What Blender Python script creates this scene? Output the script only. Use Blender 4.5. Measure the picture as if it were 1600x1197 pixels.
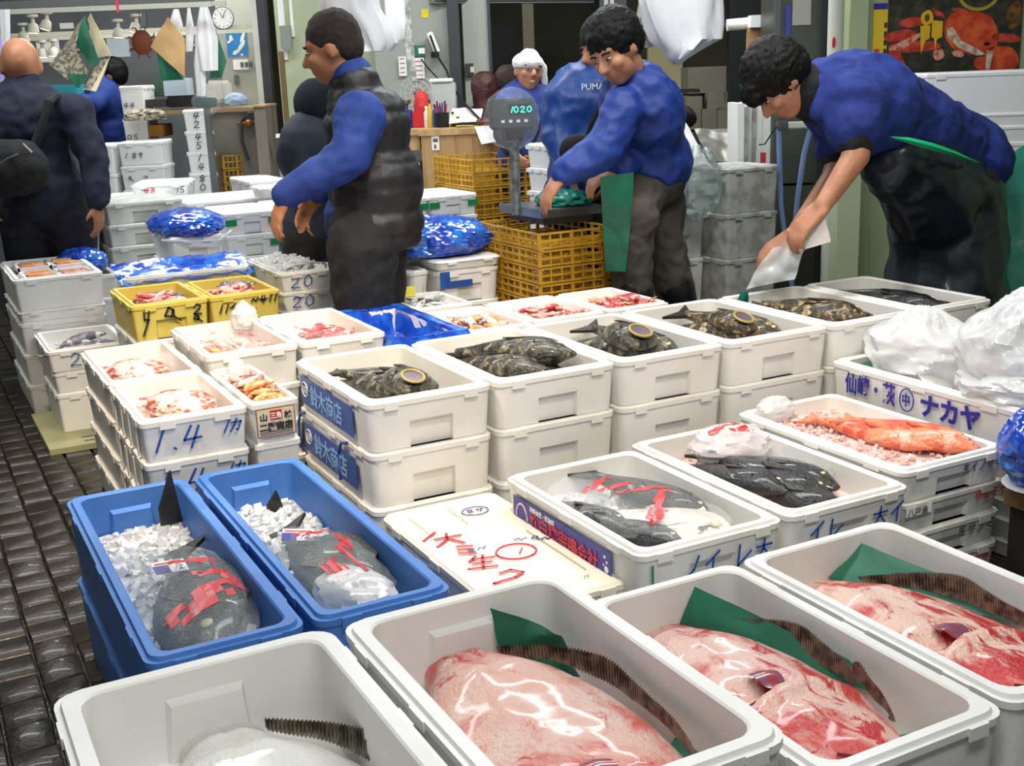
import bpy, bmesh, math, random
from math import sin, cos, pi, radians, hypot, sqrt
from mathutils import Vector, Matrix, noise, Euler

for o in list(bpy.data.objects): bpy.data.objects.remove(o)
SC = bpy.context.scene
COL = SC.collection
V = Vector
YAW = radians(27.3)          # the stall rows run 27.3 degrees off the building

# ------------------------------------------------------------------ camera, world, lights
def make_camera():
    t, r = radians(14.667), radians(2.232)
    c, s = cos(t), sin(t)
    right, fwd, down = V((1, 0, 0)), V((0, c, -s)), V((0, -s, -c))
    cr, sr = cos(r), sin(r)
    X = right*cr + down*sr
    D = -sr*right + cr*down
    rot = Matrix.Rotation(-YAW, 3, 'Z')
    X, D, F = rot @ X, rot @ D, rot @ fwd
    m = Matrix((X, -D, -F)).transposed().to_4x4()
    m.translation = V((0, 0, 1.5))
    cd = bpy.data.cameras.new('camera'); co = bpy.data.objects.new('camera', cd)
    COL.objects.link(co); co.matrix_world = m
    cd.sensor_width = 36; cd.lens = 41.56; cd.clip_start = .02; cd.clip_end = 60
    SC.camera = co
make_camera()

W = bpy.data.worlds.new('hall_air'); SC.world = W; W.use_nodes = True
W.node_tree.nodes['Background'].inputs[0].default_value = (.82, .86, .9, 1)
W.node_tree.nodes['Background'].inputs[1].default_value = .42
SC.view_settings.view_transform = 'Standard'; SC.view_settings.look = 'None'
SC.view_settings.gamma = 1; SC.view_settings.exposure = .12
SC.view_settings.use_curve_mapping = False

def area(name, loc, size, sizey, power, color, target=None):
    l = bpy.data.lights.new(name, 'AREA'); l.shape = 'RECTANGLE'; l.size = size; l.size_y = sizey
    l.energy = power; l.color = color
    o = bpy.data.objects.new(name, l); COL.objects.link(o); o.location = loc
    if target is not None:
        o.rotation_euler = (V(target)-V(loc)).to_track_quat('-Z', 'Y').to_euler()
    return o
def spot(name, loc, target, power, color, ang, blend=.6, rad=.08):
    l = bpy.data.lights.new(name, 'SPOT'); l.energy = power; l.color = color
    l.spot_size = radians(ang); l.spot_blend = blend; l.shadow_soft_size = rad
    o = bpy.data.objects.new(name, l); COL.objects.link(o); o.location = loc
    o.rotation_euler = (V(target)-V(loc)).to_track_quat('-Z', 'Y').to_euler()
    return o
# fluorescent rows over the hall and warm lamps over the sales rows
area('ceiling_tube_light_front', (0.6, 0.4, 3.1), 2.6, .35, 60, (.97, .98, 1))
area('ceiling_tube_light_middle', (2.2, 3.4, 3.15), 2.8, .35, 75, (.97, .99, 1))
area('ceiling_tube_light_left', (0.6, 6.2, 3.15), 2.4, .35, 60, (.95, .98, 1))
area('ceiling_tube_light_back', (3.6, 5.9, 3.15), 2.4, .35, 75, (.95, .98, 1))
area('ceiling_tube_light_stall', (2.4, 8.6, 2.9), 2.4, .35, 75, (1, .98, .92))
spot('sales_lamp_left', (0.2, 2.9, 2.7), (.85, 3.9, .6), 210, (1, .8, .58), 62)
spot('sales_lamp_row', (1.3, 1.9, 2.8), (1.7, 3.3, .5), 125, (1, .86, .68), 70)
spot('sales_lamp_right', (3.0, 1.6, 2.8), (2.9, 2.9, .5), 80, (1, .88, .74), 75)

# ------------------------------------------------------------------ materials
def rgb(h):
    h = h.lstrip('#'); o = []
    for i in (0, 2, 4):
        c = int(h[i:i+2], 16)/255
        o.append(c/12.92 if c <= .04045 else ((c+.055)/1.055)**2.4)
    return (*o, 1)
MC = {}
def mat(name, col, rough=.5, metal=0, col2=None, scale=20, bump=0, bscale=60, alpha=1, emit=None, es=1,
        trans=0, spec=.5, stretch=None, lo=.4, hi=.6, detail=4, coat=0, sss=0):
    if name in MC: return MC[name]
    m = bpy.data.materials.new(name); m.use_nodes = True; MC[name] = m
    n = m.node_tree.nodes; L = m.node_tree.links; b = n['Principled BSDF']
    b.inputs['Base Color'].default_value = rgb(col); b.inputs['Roughness'].default_value = rough
    b.inputs['Metallic'].default_value = metal; b.inputs['Alpha'].default_value = alpha
    b.inputs['Transmission Weight'].default_value = trans
    b.inputs['Specular IOR Level'].default_value = spec
    b.inputs['Coat Weight'].default_value = coat; b.inputs['Coat Roughness'].default_value = .08
    if sss:
        b.inputs['Subsurface Weight'].default_value = sss; b.inputs['Subsurface Radius'].default_value = (.02, .008, .005)
    tc = n.new('ShaderNodeTexCoord'); vec = tc.outputs['Object']
    if stretch:
        mp = n.new('ShaderNodeMapping'); L.new(vec, mp.inputs[0]); mp.inputs['Scale'].default_value = stretch; vec = mp.outputs[0]
    if col2:
        t = n.new('ShaderNodeTexNoise'); t.inputs['Scale'].default_value = scale; t.inputs['Detail'].default_value = detail
        L.new(vec, t.inputs['Vector'])
        r = n.new('ShaderNodeValToRGB'); r.color_ramp.elements[0].position = lo; r.color_ramp.elements[1].position = hi
        r.color_ramp.elements[0].color = rgb(col); r.color_ramp.elements[1].color = rgb(col2)
        L.new(t.outputs['Fac'], r.inputs[0]); L.new(r.outputs[0], b.inputs['Base Color'])
    if bump:
        t2 = n.new('ShaderNodeTexNoise'); t2.inputs['Scale'].default_value = bscale; t2.inputs['Detail'].default_value = 5
        L.new(vec, t2.inputs['Vector'])
        bm_ = n.new('ShaderNodeBump'); bm_.inputs['Strength'].default_value = min(1, bump); bm_.inputs['Distance'].default_value = .01
        L.new(t2.outputs['Fac'], bm_.inputs['Height']); L.new(bm_.outputs[0], b.inputs['Normal'])
    if emit:
        b.inputs['Emission Color'].default_value = rgb(emit); b.inputs['Emission Strength'].default_value = es
    return m
FOAM = mat('white_foam', '#efeeea', .55, col2='#e4e2db', scale=3, bump=.12, bscale=400)
FOAM_FAR = mat('white_foam_smooth', '#f0f1f1', .5)
FOAM_GREY = mat('grey_dirty_foam', '#b9bab4', .65, col2='#96968c', scale=14, bump=.3, bscale=60)
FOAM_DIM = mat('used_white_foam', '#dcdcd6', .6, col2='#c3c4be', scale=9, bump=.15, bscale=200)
BLUEFOAM = mat('blue_foam', '#4a7fc6', .5, col2='#3f74bd', scale=4, bump=.12, bscale=350)
YELFOAM = mat('yellow_foam', '#e2cd66', .55, col2='#d8c156', scale=6, bump=.12, bscale=300)
INK_BLUE = mat('blue_marker_ink', '#2250a0', .6)
INK_NAVY = mat('navy_print', '#2a2a8c', .5)
INK_BLACK = mat('black_ink', '#26262a', .6)
INK_GREY = mat('grey_ink', '#55585a', .6)
INK_RED = mat('red_ink', '#cf3545', .6)
PRINT_BLUE = mat('blue_printed_label', '#2a55a4', .4, col2='#254a96', scale=20)
PRINT_WHITE = mat('white_print', '#f4f4f0', .5)
LIGHTBLUE = mat('pale_blue_print', '#8fb6e6', .5)
CARD = mat('white_card', '#eeeeea', .5)
ICE = mat('crushed_ice', '#f2f3f2', .08, alpha=.66, spec=.8, col2='#dde2e4', scale=60)
ICEP = mat('pinkish_ice', '#f3dcd4', .15, alpha=.85, spec=.8, col2='#e8c2ba', scale=30)
CLEAR = mat('clear_plastic_film', '#e6eaec', .05, alpha=.13, spec=.9, bump=.6, bscale=30)
MILKY = mat('milky_plastic_bag', '#eef0f1', .22, alpha=.62, spec=.7, bump=.5, bscale=14)
WHITEBAG = mat('white_plastic_bag', '#eff0f1', .3, bump=.4, bscale=12, spec=.6)
BLUEFILM = mat('blue_plastic_film', '#1746b4', .14, col2='#2f78de', scale=9, lo=.45, hi=.62, bump=.5, bscale=20, spec=.8, coat=.6)
GREENFILM = mat('green_plastic_sheet', '#14705a', .3, col2='#0d5a47', scale=8, bump=.25, bscale=25)
GREENPAPER = mat('green_paper', '#155e44', .6, col2='#1a6c50', scale=7)
GREENTAPE = mat('green_tape', '#0f8a4c', .3)
STEEL = mat('stainless_steel', '#9b9d9c', .32, metal=.9, col2='#8a8c8b', scale=5)
STEEL_D = mat('dull_steel', '#6d706f', .45, metal=.6)
SKIN = mat('skin', '#b98567', .5, col2='#ab7558', scale=12, spec=.4)
SKIN2 = mat('ruddy_skin', '#b67f5d', .5, col2='#a56f50', scale=12, spec=.4)
HAIR = mat('black_hair', '#0b0a0a', .6, spec=.25, bump=.6, bscale=120, stretch=(1, 1, .25))
HAIRBR = mat('dark_brown_hair', '#3a2822', .6, bump=.8, bscale=160)
NAVY = mat('navy_cloth', '#141a2e', .85, bump=.3, bscale=40)
BLACKC = mat('black_cloth', '#121315', .85, bump=.3, bscale=60)
ROYAL = mat('royal_blue_cloth', '#173784', .75, col2='#133078', scale=5, bump=.35, bscale=30)
ROYAL2 = mat('bright_blue_nylon', '#17458f', .5, col2='#143c82', scale=5, bump=.4, bscale=22)
POLO = mat('royal_blue_polo_knit', '#1b3280', .85, col2='#182c74', scale=5, bump=.3, bscale=50)

# ------------------------------------------------------------------ object helpers
def link(name, me, m=None, parent=None, loc=None, rotz=0):
    o = bpy.data.objects.new(name, me); COL.objects.link(o)
    if m is not None and me is not None and not me.materials: me.materials.append(m)
    if loc is not None: o.location = loc
    if rotz: o.rotation_euler = (0, 0, rotz)
    if parent is not None: o.parent = parent
    return o
def fin(bm, smooth=True, ang=35):
    me = bpy.data.meshes.new('mesh')
    bmesh.ops.recalc_face_normals(bm, faces=bm.faces)
    bm.to_mesh(me); bm.free()
    if smooth:
        me.polygons.foreach_set('use_smooth', [True]*len(me.polygons))
        me.set_sharp_from_angle(angle=radians(ang))
    return me
def tag(o, label=None, cat=None, group=None, kind=None):
    if label: o['label'] = label
    if cat: o['category'] = cat
    if group: o['group'] = group
    if kind: o['kind'] = kind
    return o
def empty(name, loc, rotz, label, cat, group=None):
    o = bpy.data.objects.new(name, None); COL.objects.link(o); o.location = loc; o.rotation_euler = (0, 0, rotz)
    o.empty_display_size = .05
    return tag(o, label, cat, group)
def bbox(bm, x0, x1, y0, y1, z0, z1, mtx=None):
    vs = [bm.verts.new((x, y, z)) for x in (x0, x1) for y in (y0, y1) for z in (z0, z1)]
    for f in ((0, 1, 3, 2), (4, 6, 7, 5), (0, 4, 5, 1), (2, 3, 7, 6), (0, 2, 6, 4), (1, 5, 7, 3)):
        bm.faces.new([vs[i] for i in f])
    if mtx is not None:
        for v in vs: v.co = mtx @ v.co
    return vs
def boxmesh(x0, x1, y0, y1, z0, z1, bev=0):
    bm = bmesh.new(); bbox(bm, x0, x1, y0, y1, z0, z1)
    if bev: bmesh.ops.bevel(bm, geom=bm.edges[:], offset=bev, segments=2, affect='EDGES')
    return fin(bm)
def ring(bm, pts): return [bm.verts.new(p) for p in pts]
def bridge(bm, a, b):
    n = len(a)
    for i in range(n): bm.faces.new((a[i], a[(i+1) % n], b[(i+1) % n], b[i]))
def tube(bm, pts, r, seg=8, cap=True, r1=None):
    pts = [V(p) for p in pts]; rs = []
    up = V((0, 0, 1))
    for i, p in enumerate(pts):
        d = (pts[min(i+1, len(pts)-1)]-pts[max(i-1, 0)]).normalized()
        a = d.cross(up if abs(d.z) < .95 else V((1, 0, 0))).normalized(); b = d.cross(a)
        rr = r if r1 is None else r+(r1-r)*i/(len(pts)-1)
        rs.append(ring(bm, [p+(a*cos(2*pi*k/seg)+b*sin(2*pi*k/seg))*rr for k in range(seg)]))
    for a, b in zip(rs, rs[1:]): bridge(bm, a, b)
    if cap: bm.faces.new(rs[0]); bm.faces.new(rs[-1][::-1])
def tubemesh(pts, r, seg=8, r1=None):
    bm = bmesh.new(); tube(bm, pts, r, seg, True, r1); return fin(bm, ang=50)
def lathe(bm, prof, seg=20, c=(0, 0), cap=True):
    rs = [ring(bm, [(c[0]+r*cos(2*pi*k/seg), c[1]+r*sin(2*pi*k/seg), z) for k in range(seg)]) for r, z in prof]
    for a, b in zip(rs, rs[1:]): bridge(bm, a, b)
    if cap: bm.faces.new(rs[0]); bm.faces.new(rs[-1][::-1])
def dup(root, loc, rot=None, label=None, group=None, scale=None):
    r = root.copy(); COL.objects.link(r); r.location = loc
    if rot is not None: r.rotation_euler = rot
    if scale is not None: r.scale = scale
    if label: r['label'] = label
    if group: r['group'] = group
    for ch in root.children:
        c = ch.copy(); COL.objects.link(c); c.parent = r
        for g in ch.children:
            d = g.copy(); COL.objects.link(d); d.parent = c
    return r
def al(r, a, z=0):      # building coordinates (right, away, up) -> world
    return V((r*cos(YAW)+a*sin(YAW), -r*sin(YAW)+a*cos(YAW), z))
def abox(name, r0, r1, a0, a1, z0, z1, m, parent=None, bev=0):   # box square to the building
    c = al((r0+r1)/2, (a0+a1)/2, z0)
    me = boxmesh(-(r1-r0)/2, (r1-r0)/2, -(a1-a0)/2, (a1-a0)/2, 0, z1-z0, bev)
    o = link(name, me, m)
    if parent is not None:
        o.parent = parent; pm = Matrix.Translation(parent.location) @ parent.rotation_euler.to_matrix().to_4x4()
        o.matrix_local = pm.inverted() @ (Matrix.Translation(c) @ Matrix.Rotation(-YAW, 4, 'Z'))
    else:
        o.location = c; o.rotation_euler = (0, 0, -YAW)
    return o
def aempty(name, r, a, z, label, cat, group=None, rot=0):
    return empty(name, al(r, a, z), -YAW+rot, label, cat, group)
def part(name, bm_or_me, m, parent, label=None):
    me = fin(bm_or_me) if isinstance(bm_or_me, bmesh.types.BMesh) else bm_or_me
    o = link(name, me, m, parent)
    if label: o['label'] = label
    return o
def world_part(name, me, m, parent):   # mesh given in world space, put under a parent that stands elsewhere
    o = link(name, me, m); pm = Matrix.Translation(parent.location) @ parent.rotation_euler.to_matrix().to_4x4()
    me.transform(pm.inverted()); o.parent = parent
    return o
# ------------------------------------------------------------------ writing
STROKES = {
 '0': [[(.5, 1), (.15, .8), (.1, .3), (.4, 0), (.75, .2), (.8, .7), (.5, 1)]],
 '1': [[(.6, 1), (.3, 0)]],
 '2': [[(.1, .75), (.35, 1), (.75, .85), (.6, .5), (.1, .05), (.9, 0)]],
 '4': [[(.45, 1), (.15, .35), (.95, .4)], [(.8, .95), (.5, -.05)]],
 '5': [[(.85, 1), (.3, .95), (.25, .6), (.7, .5), (.7, .1), (.2, 0)]],
 '7': [[(.1, .9), (.85, .95), (.4, 0)]],
 '8': [[(.5, .5), (.15, .75), (.5, 1), (.8, .75), (.2, .25), (.5, 0), (.8, .25), (.5, .5)]],
 '9': [[(.8, .8), (.45, 1), (.2, .7), (.5, .5), (.8, .8), (.6, 0)]],
 '.': [[(.4, .08), (.5, 0)]], ' ': [],
 '入': [[(.35, .95), (.5, .9), (.05, .05)], [(.48, .75), (.95, 0)]],
 '八': [[(.35, .8), (.1, .1)], [(.55, .9), (.95, .1)]],
 'イ': [[(.8, 1), (.1, .45)], [(.5, .7), (.5, 0)]],
 'カ': [[(.05, .7), (.85, .75), (.7, .05), (.55, .15)], [(.45, 1), (.35, .5), (.1, 0)]],
 'ノ': [[(.8, 1), (.6, .4), (.1, 0)]],
 'レ': [[(.2, 1), (.2, 0), (.9, .6)]],
 'ア': [[(.1, .95), (.9, .9), (.6, .6)], [(.5, .7), (.45, .3), (.2, 0)]],
 'ミ': [[(.2, .95), (.8, .8)], [(.2, .6), (.8, .45)], [(.2, .25), (.85, .05)]],
 'サ': [[(.05, .65), (.95, .65)], [(.3, .95), (.3, .35)], [(.7, 1), (.7, .4), (.4, 0)]],
 '生': [[(.3, .95), (.1, .6)], [(.2, .75), (.9, .78)], [(.2, .42), (.8, .44)], [(.05, .05), (.95, .07)], [(.52, 1), (.52, .05)]],
 '大': [[(.05, .65), (.95, .68)], [(.5, 1), (.45, .5), (.05, 0)], [(.5, .55), (.95, 0)]],
 '~': [[(0, .3), (.3, .7), (.6, .3), (1, .8)]],
 '/': [[(.9, 1), (.1, 0)]],
 'y': [[(.15, 1), (.2, .5), (.5, .45)], [(.45, 1), (.4, .3), (.15, -.5)]],
 'a': [[(.8, .9), (.5, 1.1), (.3, .6), (.7, .5), (.8, .95), (.85, .5), (1.3, .2)]],
 'o': [[(.5, 1), (0, .6), (.4, 0), (1, .4), (.5, 1)]],
}
def write_strokes(name, text, size, m, parent, org, ux, uy, w=None, slant=.12, gap=.25):
    """handwriting as thin raised ribbons of ink; org/ux/uy in the parent's coordinates"""
    org, ux, uy = V(org), V(ux).normalized(), V(uy).normalized(); n = ux.cross(uy)
    w = w or size*.05; bm = bmesh.new(); x = 0
    for ch in text:
        for st in STROKES.get(ch, []):
            pts = [org+ux*((x+px+slant*py)*size)+uy*(py*size)+n*.0012 for px, py in st]
            for a, b in zip(pts, pts[1:]):
                d = (b-a).normalized(); s = d.cross(n)*w
                q = [a-d*w*.5+s, a-d*w*.5-s, b+d*w*.5-s, b+d*w*.5+s]
                lo = ring(bm, q); hi = ring(bm, [p+n*.0012 for p in q])
                bm.faces.new(hi); bridge(bm, lo, hi)
        x += (.45 if ch in '1. ' else .9)+gap
    return part(name, fin(bm, False), m, parent)
def write_font(name, text, size, m, parent, org, ux, uy, bold=0, xs=1, depth=.0006):
    org, ux, uy = V(org), V(ux).normalized(), V(uy).normalized(); n = ux.cross(uy)
    cu = bpy.data.curves.new('text', 'FONT'); cu.body = text; cu.size = size; cu.extrude = depth; cu.offset = bold
    cu.resolution_u = 2; cu.space_character = 1.0
    to = bpy.data.objects.new('text', cu); COL.objects.link(to)
    dg = bpy.context.evaluated_depsgraph_get(); me = bpy.data.meshes.new_from_object(to.evaluated_get(dg))
    bpy.data.objects.remove(to); me.materials.clear()
    mt = Matrix.Identity(4)
    for i, a in enumerate((ux*xs, uy, n)):
        for k in range(3): mt[k][i] = a[k]
    mt.translation = org+n*(depth+.0008)
    me.transform(mt)
    return part(name, me, m, parent)
def plate(name, org, ux, uy, w, h, m, parent, t=.0012, off=.0004):
    org, ux, uy = V(org), V(ux).normalized(), V(uy).normalized(); n = ux.cross(uy)
    q = [org, org+ux*w, org+ux*w+uy*h, org+uy*h]; bm = bmesh.new()
    lo = ring(bm, [p+n*off for p in q]); hi = ring(bm, [p+n*(off+t) for p in q])
    bm.faces.new(hi); bm.faces.new(lo[::-1]); bridge(bm, lo, hi)
    return part(name, fin(bm, False), m, parent)
def polyplate(name, pts, z, t, m, parent):
    bm = bmesh.new(); lo = ring(bm, [(x, y, z) for x, y in pts]); hi = ring(bm, [(x, y, z+t) for x, y in pts])
    bm.faces.new(hi); bm.faces.new(lo[::-1]); bridge(bm, lo, hi); return part(name, fin(bm, False), m, parent)

# ------------------------------------------------------------------ foam fish boxes
BOXC = {}
def foam_mesh(w, l, h, depth, wall, handle, closed, bulge, rad=.03, long_handle=False):
    key = (round(w, 3), round(l, 3), round(h, 3), depth, wall, handle, closed, bulge, rad)
    if key in BOXC: return BOXC[key]
    bm = bmesh.new(); seg = 4
    hw = .07 if w > .3 else .045
    hw = min(hw, w*.2)
    def loop(z, ins, r):
        X, Y = w/2-ins, l/2-ins; r = max(.004, r); pts = []
        cs = [(X-r, -Y+r, -90), (X-r, Y-r, 0), (-X+r, Y-r, 90), (-X+r, -Y+r, 180)]
        for i, (cx, cy, a0) in enumerate(cs):
            if i == 0: pts += [(-hw, -Y, z), (hw, -Y, z)]
            for k in range(seg+1):
                a = radians(a0+90*k/seg); pts.append((cx+r*cos(a), cy+r*sin(a), z))
            if i == 1: pts += [(hw, Y, z), (-hw, Y, z)]
        return pts
    hz = h*.52; lip = min(.022, h*.2)
    zs = [(0, .012, rad), (hz, .007, rad), (h-lip, .004, rad), (h-lip, 0, rad+.003), (h-.008, 0, rad+.003)]
    if closed: zs += [(h-.006, .003, rad), (h, .008, rad), (h, .05, rad), (h-.003, .056, rad)]
    else: zs += [(h-.008, .009, rad), (h, .012, rad), (h, wall, rad*.8+.01), (h-.004, wall+.004, rad*.8+.01), (h-depth, wall+.012, rad*.8+.01)]
    rings = [ring(bm, loop(*q)) for q in zs]
    n = len(rings[0]); fhs = []
    for a, b in zip(rings, rings[1:]): bridge(bm, a, b)
    bm.faces.new(rings[-1]); bm.faces.new(rings[0][::-1])
    bm.faces.ensure_lookup_table()
    if handle:
        for idx, sgn in ((0, 1), (2+seg+1+seg+1, -1)):
            a0, a1 = rings[0][idx], rings[0][idx+1]; b0, b1 = rings[1][idx], rings[1][idx+1]
            f = [f for f in a0.link_faces if b0 in f.verts and b1 in f.verts and a1 in f.verts]
            if not f: continue
            bmesh.ops.delete(bm, geom=f, context='FACES_ONLY')
            d = V((0, .014*sgn, 0))
            c = [bm.verts.new(v.co+d+V(((.006 if i in (0, 3) else -.006)*sgn, 0, 0))) for i, v in enumerate((a0, a1, b1, b0))]
            o4 = [a0, a1, b1, b0]
            bm.faces.new(c)
            for i in range(4): bm.faces.new((o4[i], o4[(i+1) % 4], c[(i+1) % 4], c[i]))
    if not closed or True:   # little clip tabs under the rim and the notches between them
        for sy in (-1, 1):
            for sx in (-1, 1):
                x = sx*(w/2-.075); y = sy*(l/2)
                if w > .2: bbox(bm, x-.022, x+.022, min(y, y+sy*.004), max(y, y+sy*.004), h-lip-.010, h-.008)
        for sx in (-1, 1):
            for yy in (-l*.34, 0, l*.34):
                x = sx*w/2; bbox(bm, min(x, x+sx*.003), max(x, x+sx*.003), yy-.03, yy+.03, h-lip-.006, h-.008)
    if bulge:
        for sy in (-1, 1):
            y = sy*(l/2-wall-.006); b = [(-bulge/2, h-depth), (bulge/2, h-depth), (bulge/2-.012, h-.055), (-bulge/2+.012, h-.055)]
            y2 = y-sy*.03
            o4 = ring(bm, [(x, y+sy*.01, z+(.012 if z > h-depth else 0)) for x, z in b])
            i4 = ring(bm, [(x*.86, y2+sy*.012, z) for x, z in b]); bm.faces.new(i4); bridge(bm, o4, i4)
    me = fin(bm, ang=28); BOXC[key] = me
    return me
ORD = ['', 'second', 'third', 'fourth', 'fifth', 'sixth', 'seventh', 'eighth']
def foam_box(label, x0, x1, y0, y1, z1, h, m=None, depth=None, wall=.026, handle=True, closed=False, bulge=0,
             cat='box', name='foam_box', group=None, rad=.03, rot=0):
    depth = depth or max(.04, h-.03)
    me = foam_mesh(x1-x0, y1-y0, h, round(depth, 3), wall, handle, closed, bulge, rad)
    o = bpy.data.objects.new(name, me); COL.objects.link(o)
    m = m or FOAM
    if not me.materials: me.materials.append(None)
    o.material_slots[0].link = 'OBJECT'; o.material_slots[0].material = m
    o.location = ((x0+x1)/2, (y0+y1)/2, z1-h); o.rotation_euler = (0, 0, rot)
    return tag(o, label, cat, group)
def stack_under(desc, x0, x1, y0, y1, levels, m=None, **kw):
    """closed-off boxes below the top one: levels = rim heights from the second box down, ends at the last value"""
    out = []
    for i in range(len(levels)-1):
        h = levels[i]-levels[i+1]
        out.append(foam_box('%s box, %s level down %s' % (kw.get('adj', 'white foam'), ORD[min(i+1, 7)], desc),
                            x0, x1, y0, y1, levels[i], h-.001, m, depth=.03, **{k: v for k, v in kw.items() if k not in ('adj',)}))
    return out
def crumple(o, amp, scale, seed=0, axis=None):
    me = o.data; s = V((seed*3.1, seed*1.7, seed*.9))
    nm = [v.normal.copy() for v in me.vertices]
    for v, n in zip(me.vertices, nm):
        k = noise.noise(v.co*scale+s)
        k = (1-abs(k)*2.2)*.6+.4*noise.noise(v.co*scale*2.7+s)
        v.co += (axis or n)*amp*k
    me.update()
def sheet(name, corners, nx, ny, amp, m, parent=None, seed=0, scale=14, thick=.0015, sag=0, droop=0):
    a, b, c, d = [V(p) for p in corners]; bm = bmesh.new(); g = []
    n = (b-a).cross(d-a).normalized(); s = V((seed*2.3, seed, seed*.7))
    for j in range(ny+1):
        row = []
        for i in range(nx+1):
            u, v = i/nx, j/ny
            p = (a*(1-u)+b*u)*(1-v)+(d*(1-u)+c*u)*v
            k = noise.noise(p*scale+s); k = 1-abs(k)*2.5+.5*noise.noise(p*scale*2.5+s)
            e = 16*u*(1-u)*v*(1-v)
            row.append(bm.verts.new(p+n*(amp*k-sag*e)+V((noise.noise(p*scale*.7-s), noise.noise(p*scale*.7+s*2), 0))*amp*.8))
        g.append(row)
    for j in range(ny):
        for i in range(nx): bm.faces.new((g[j][i], g[j][i+1], g[j+1][i+1], g[j+1][i]))
    if thick:
        r = bmesh.ops.extrude_face_region(bm, geom=bm.faces[:])
        for v in r['geom']:
            if isinstance(v, bmesh.types.BMVert): v.co += n*thick
    me = fin(bm, ang=50)
    return link(name, me, m, parent)
def bagmesh(sx, sy, sz, amp, scale, seed, seg=28, rings_=18, neck=0, flat=0, fine=0, ang=30):
    bm = bmesh.new(); bmesh.ops.create_uvsphere(bm, u_segments=seg, v_segments=rings_, radius=1)
    s = V((seed*3.3, seed*1.1, seed*2.2))
    for v in bm.verts:
        p = v.co.copy()
        k = noise.noise(p*scale+s); k = 1-sqrt(k*k+.008)*2.4+.4*noise.noise(p*scale*1.9+s)
        if fine: f = noise.noise(p*scale*4+s); k += fine*(.5-sqrt(f*f+.003)*2)
        q = p*(1+amp*k)
        if neck and p.z > .35: f = 1-(p.z-.35)/.65*neck; q.x *= f; q.y *= f
        if flat and q.z < -flat: q.z = -flat
        v.co = (q.x*sx, q.y*sy, q.z*sz)
    return fin(bm, ang=ang)
# ------------------------------------------------------------------ fish
def wet(name, base, c2, c3=None, scale=30, rough=.3, lo=.45, hi=.55, stretch=(1, 1, 1), s3=9, lo3=.55, hi3=.62, bump=.7, bscale=130):
    """wet skin of two mottled colours, with a third in larger patches"""
    if name in MC: return MC[name]
    m = mat(name, base, rough, col2=c2, scale=scale, lo=lo, hi=hi, bump=bump, bscale=bscale, spec=.5, coat=.25, detail=6)
    if c3:
        n = m.node_tree.nodes; L = m.node_tree.links; b = n['Principled BSDF']
        src = b.inputs['Base Color'].links[0].from_socket
        tc = [q for q in n if q.type == 'TEX_COORD'][0]
        mp = n.new('ShaderNodeMapping'); mp.inputs['Scale'].default_value = stretch; L.new(tc.outputs['Object'], mp.inputs[0])
        t = n.new('ShaderNodeTexNoise'); t.inputs['Scale'].default_value = s3; t.inputs['Detail'].default_value = 7
        t.inputs['Roughness'].default_value = .62; t.inputs['Distortion'].default_value = .6
        L.new(mp.outputs[0], t.inputs['Vector'])
        r = n.new('ShaderNodeValToRGB'); r.color_ramp.elements[0].position = lo3; r.color_ramp.elements[1].position = hi3
        r.color_ramp.elements[0].color = (0, 0, 0, 1); r.color_ramp.elements[1].color = (1, 1, 1, 1)
        L.new(t.outputs['Fac'], r.inputs[0])
        mx = n.new('ShaderNodeMix'); mx.data_type = 'RGBA'; L.new(r.outputs[0], mx.inputs['Factor'])
        L.new(src, mx.inputs['A']); mx.inputs['B'].default_value = rgb(c3); L.new(mx.outputs['Result'], b.inputs['Base Color'])
    return m
DARKFISH = wet('dark_mottled_fish_skin', '#1c1b18', '#4a473b', '#9a9276', scale=48, s3=32, lo3=.53, hi3=.66)
STRIPEFISH = wet('brown_speckled_fish_skin', '#2b251c', '#5b4c36', '#c0a877', scale=50, s3=40, lo3=.55, hi3=.62)
BLACKFISH = wet('black_fish_skin', '#101113', '#24262a', '#5b5f64', scale=30, s3=30, lo3=.62, hi3=.72)
GREENFISH = wet('dark_olive_fish_skin', '#26332c', '#33443a', '#69786c', scale=12, s3=8, lo3=.55, hi3=.75)
SILVER = wet('silver_white_fish_belly', '#c8ccca', '#e4e4e0', '#98a09e', scale=14, s3=22)
REDFISH = wet('red_orange_fish_skin', '#d8543a', '#f08a62', '#f3c3a8', scale=22, s3=14, lo3=.56, hi3=.66)
PINKFISH = wet('pink_fish_skin', '#e8a494', '#f4cfc2', '#c23a3c', scale=26, s3=26, lo3=.58, hi3=.64)
REDBIT = wet('deep_red_fish_skin', '#b9343a', '#d9605e', '#efc9c0', scale=26, s3=30, lo3=.55, hi3=.62)
ORANGEBIT = wet('orange_shellfish_skin', '#e07c35', '#f0b076', '#f6dcc0', scale=30, s3=30, lo3=.56, hi3=.64)
FILLET = wet('orange_fish_flesh', '#e69a63', '#f2bc8c', '#f8dcc4', scale=14, s3=16, stretch=(1, 4, 1))
SQUID = wet('grey_purple_squid_skin', '#8f8894', '#5d5360', '#d8d4c8', scale=26, s3=18)
FINDARK = mat('dark_fin', '#2a2722', .35, bump=.5, bscale=80)
YLIP = mat('yellow_lip', '#a8924c', .4)
MOUTHIN = mat('fish_mouth_inside', '#5d4f5a', .4)
EYE_W = mat('fish_eye_ring', '#d6cfa0', .2); EYE_B = mat('eye_black', '#0a0a0b', .1)

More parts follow.
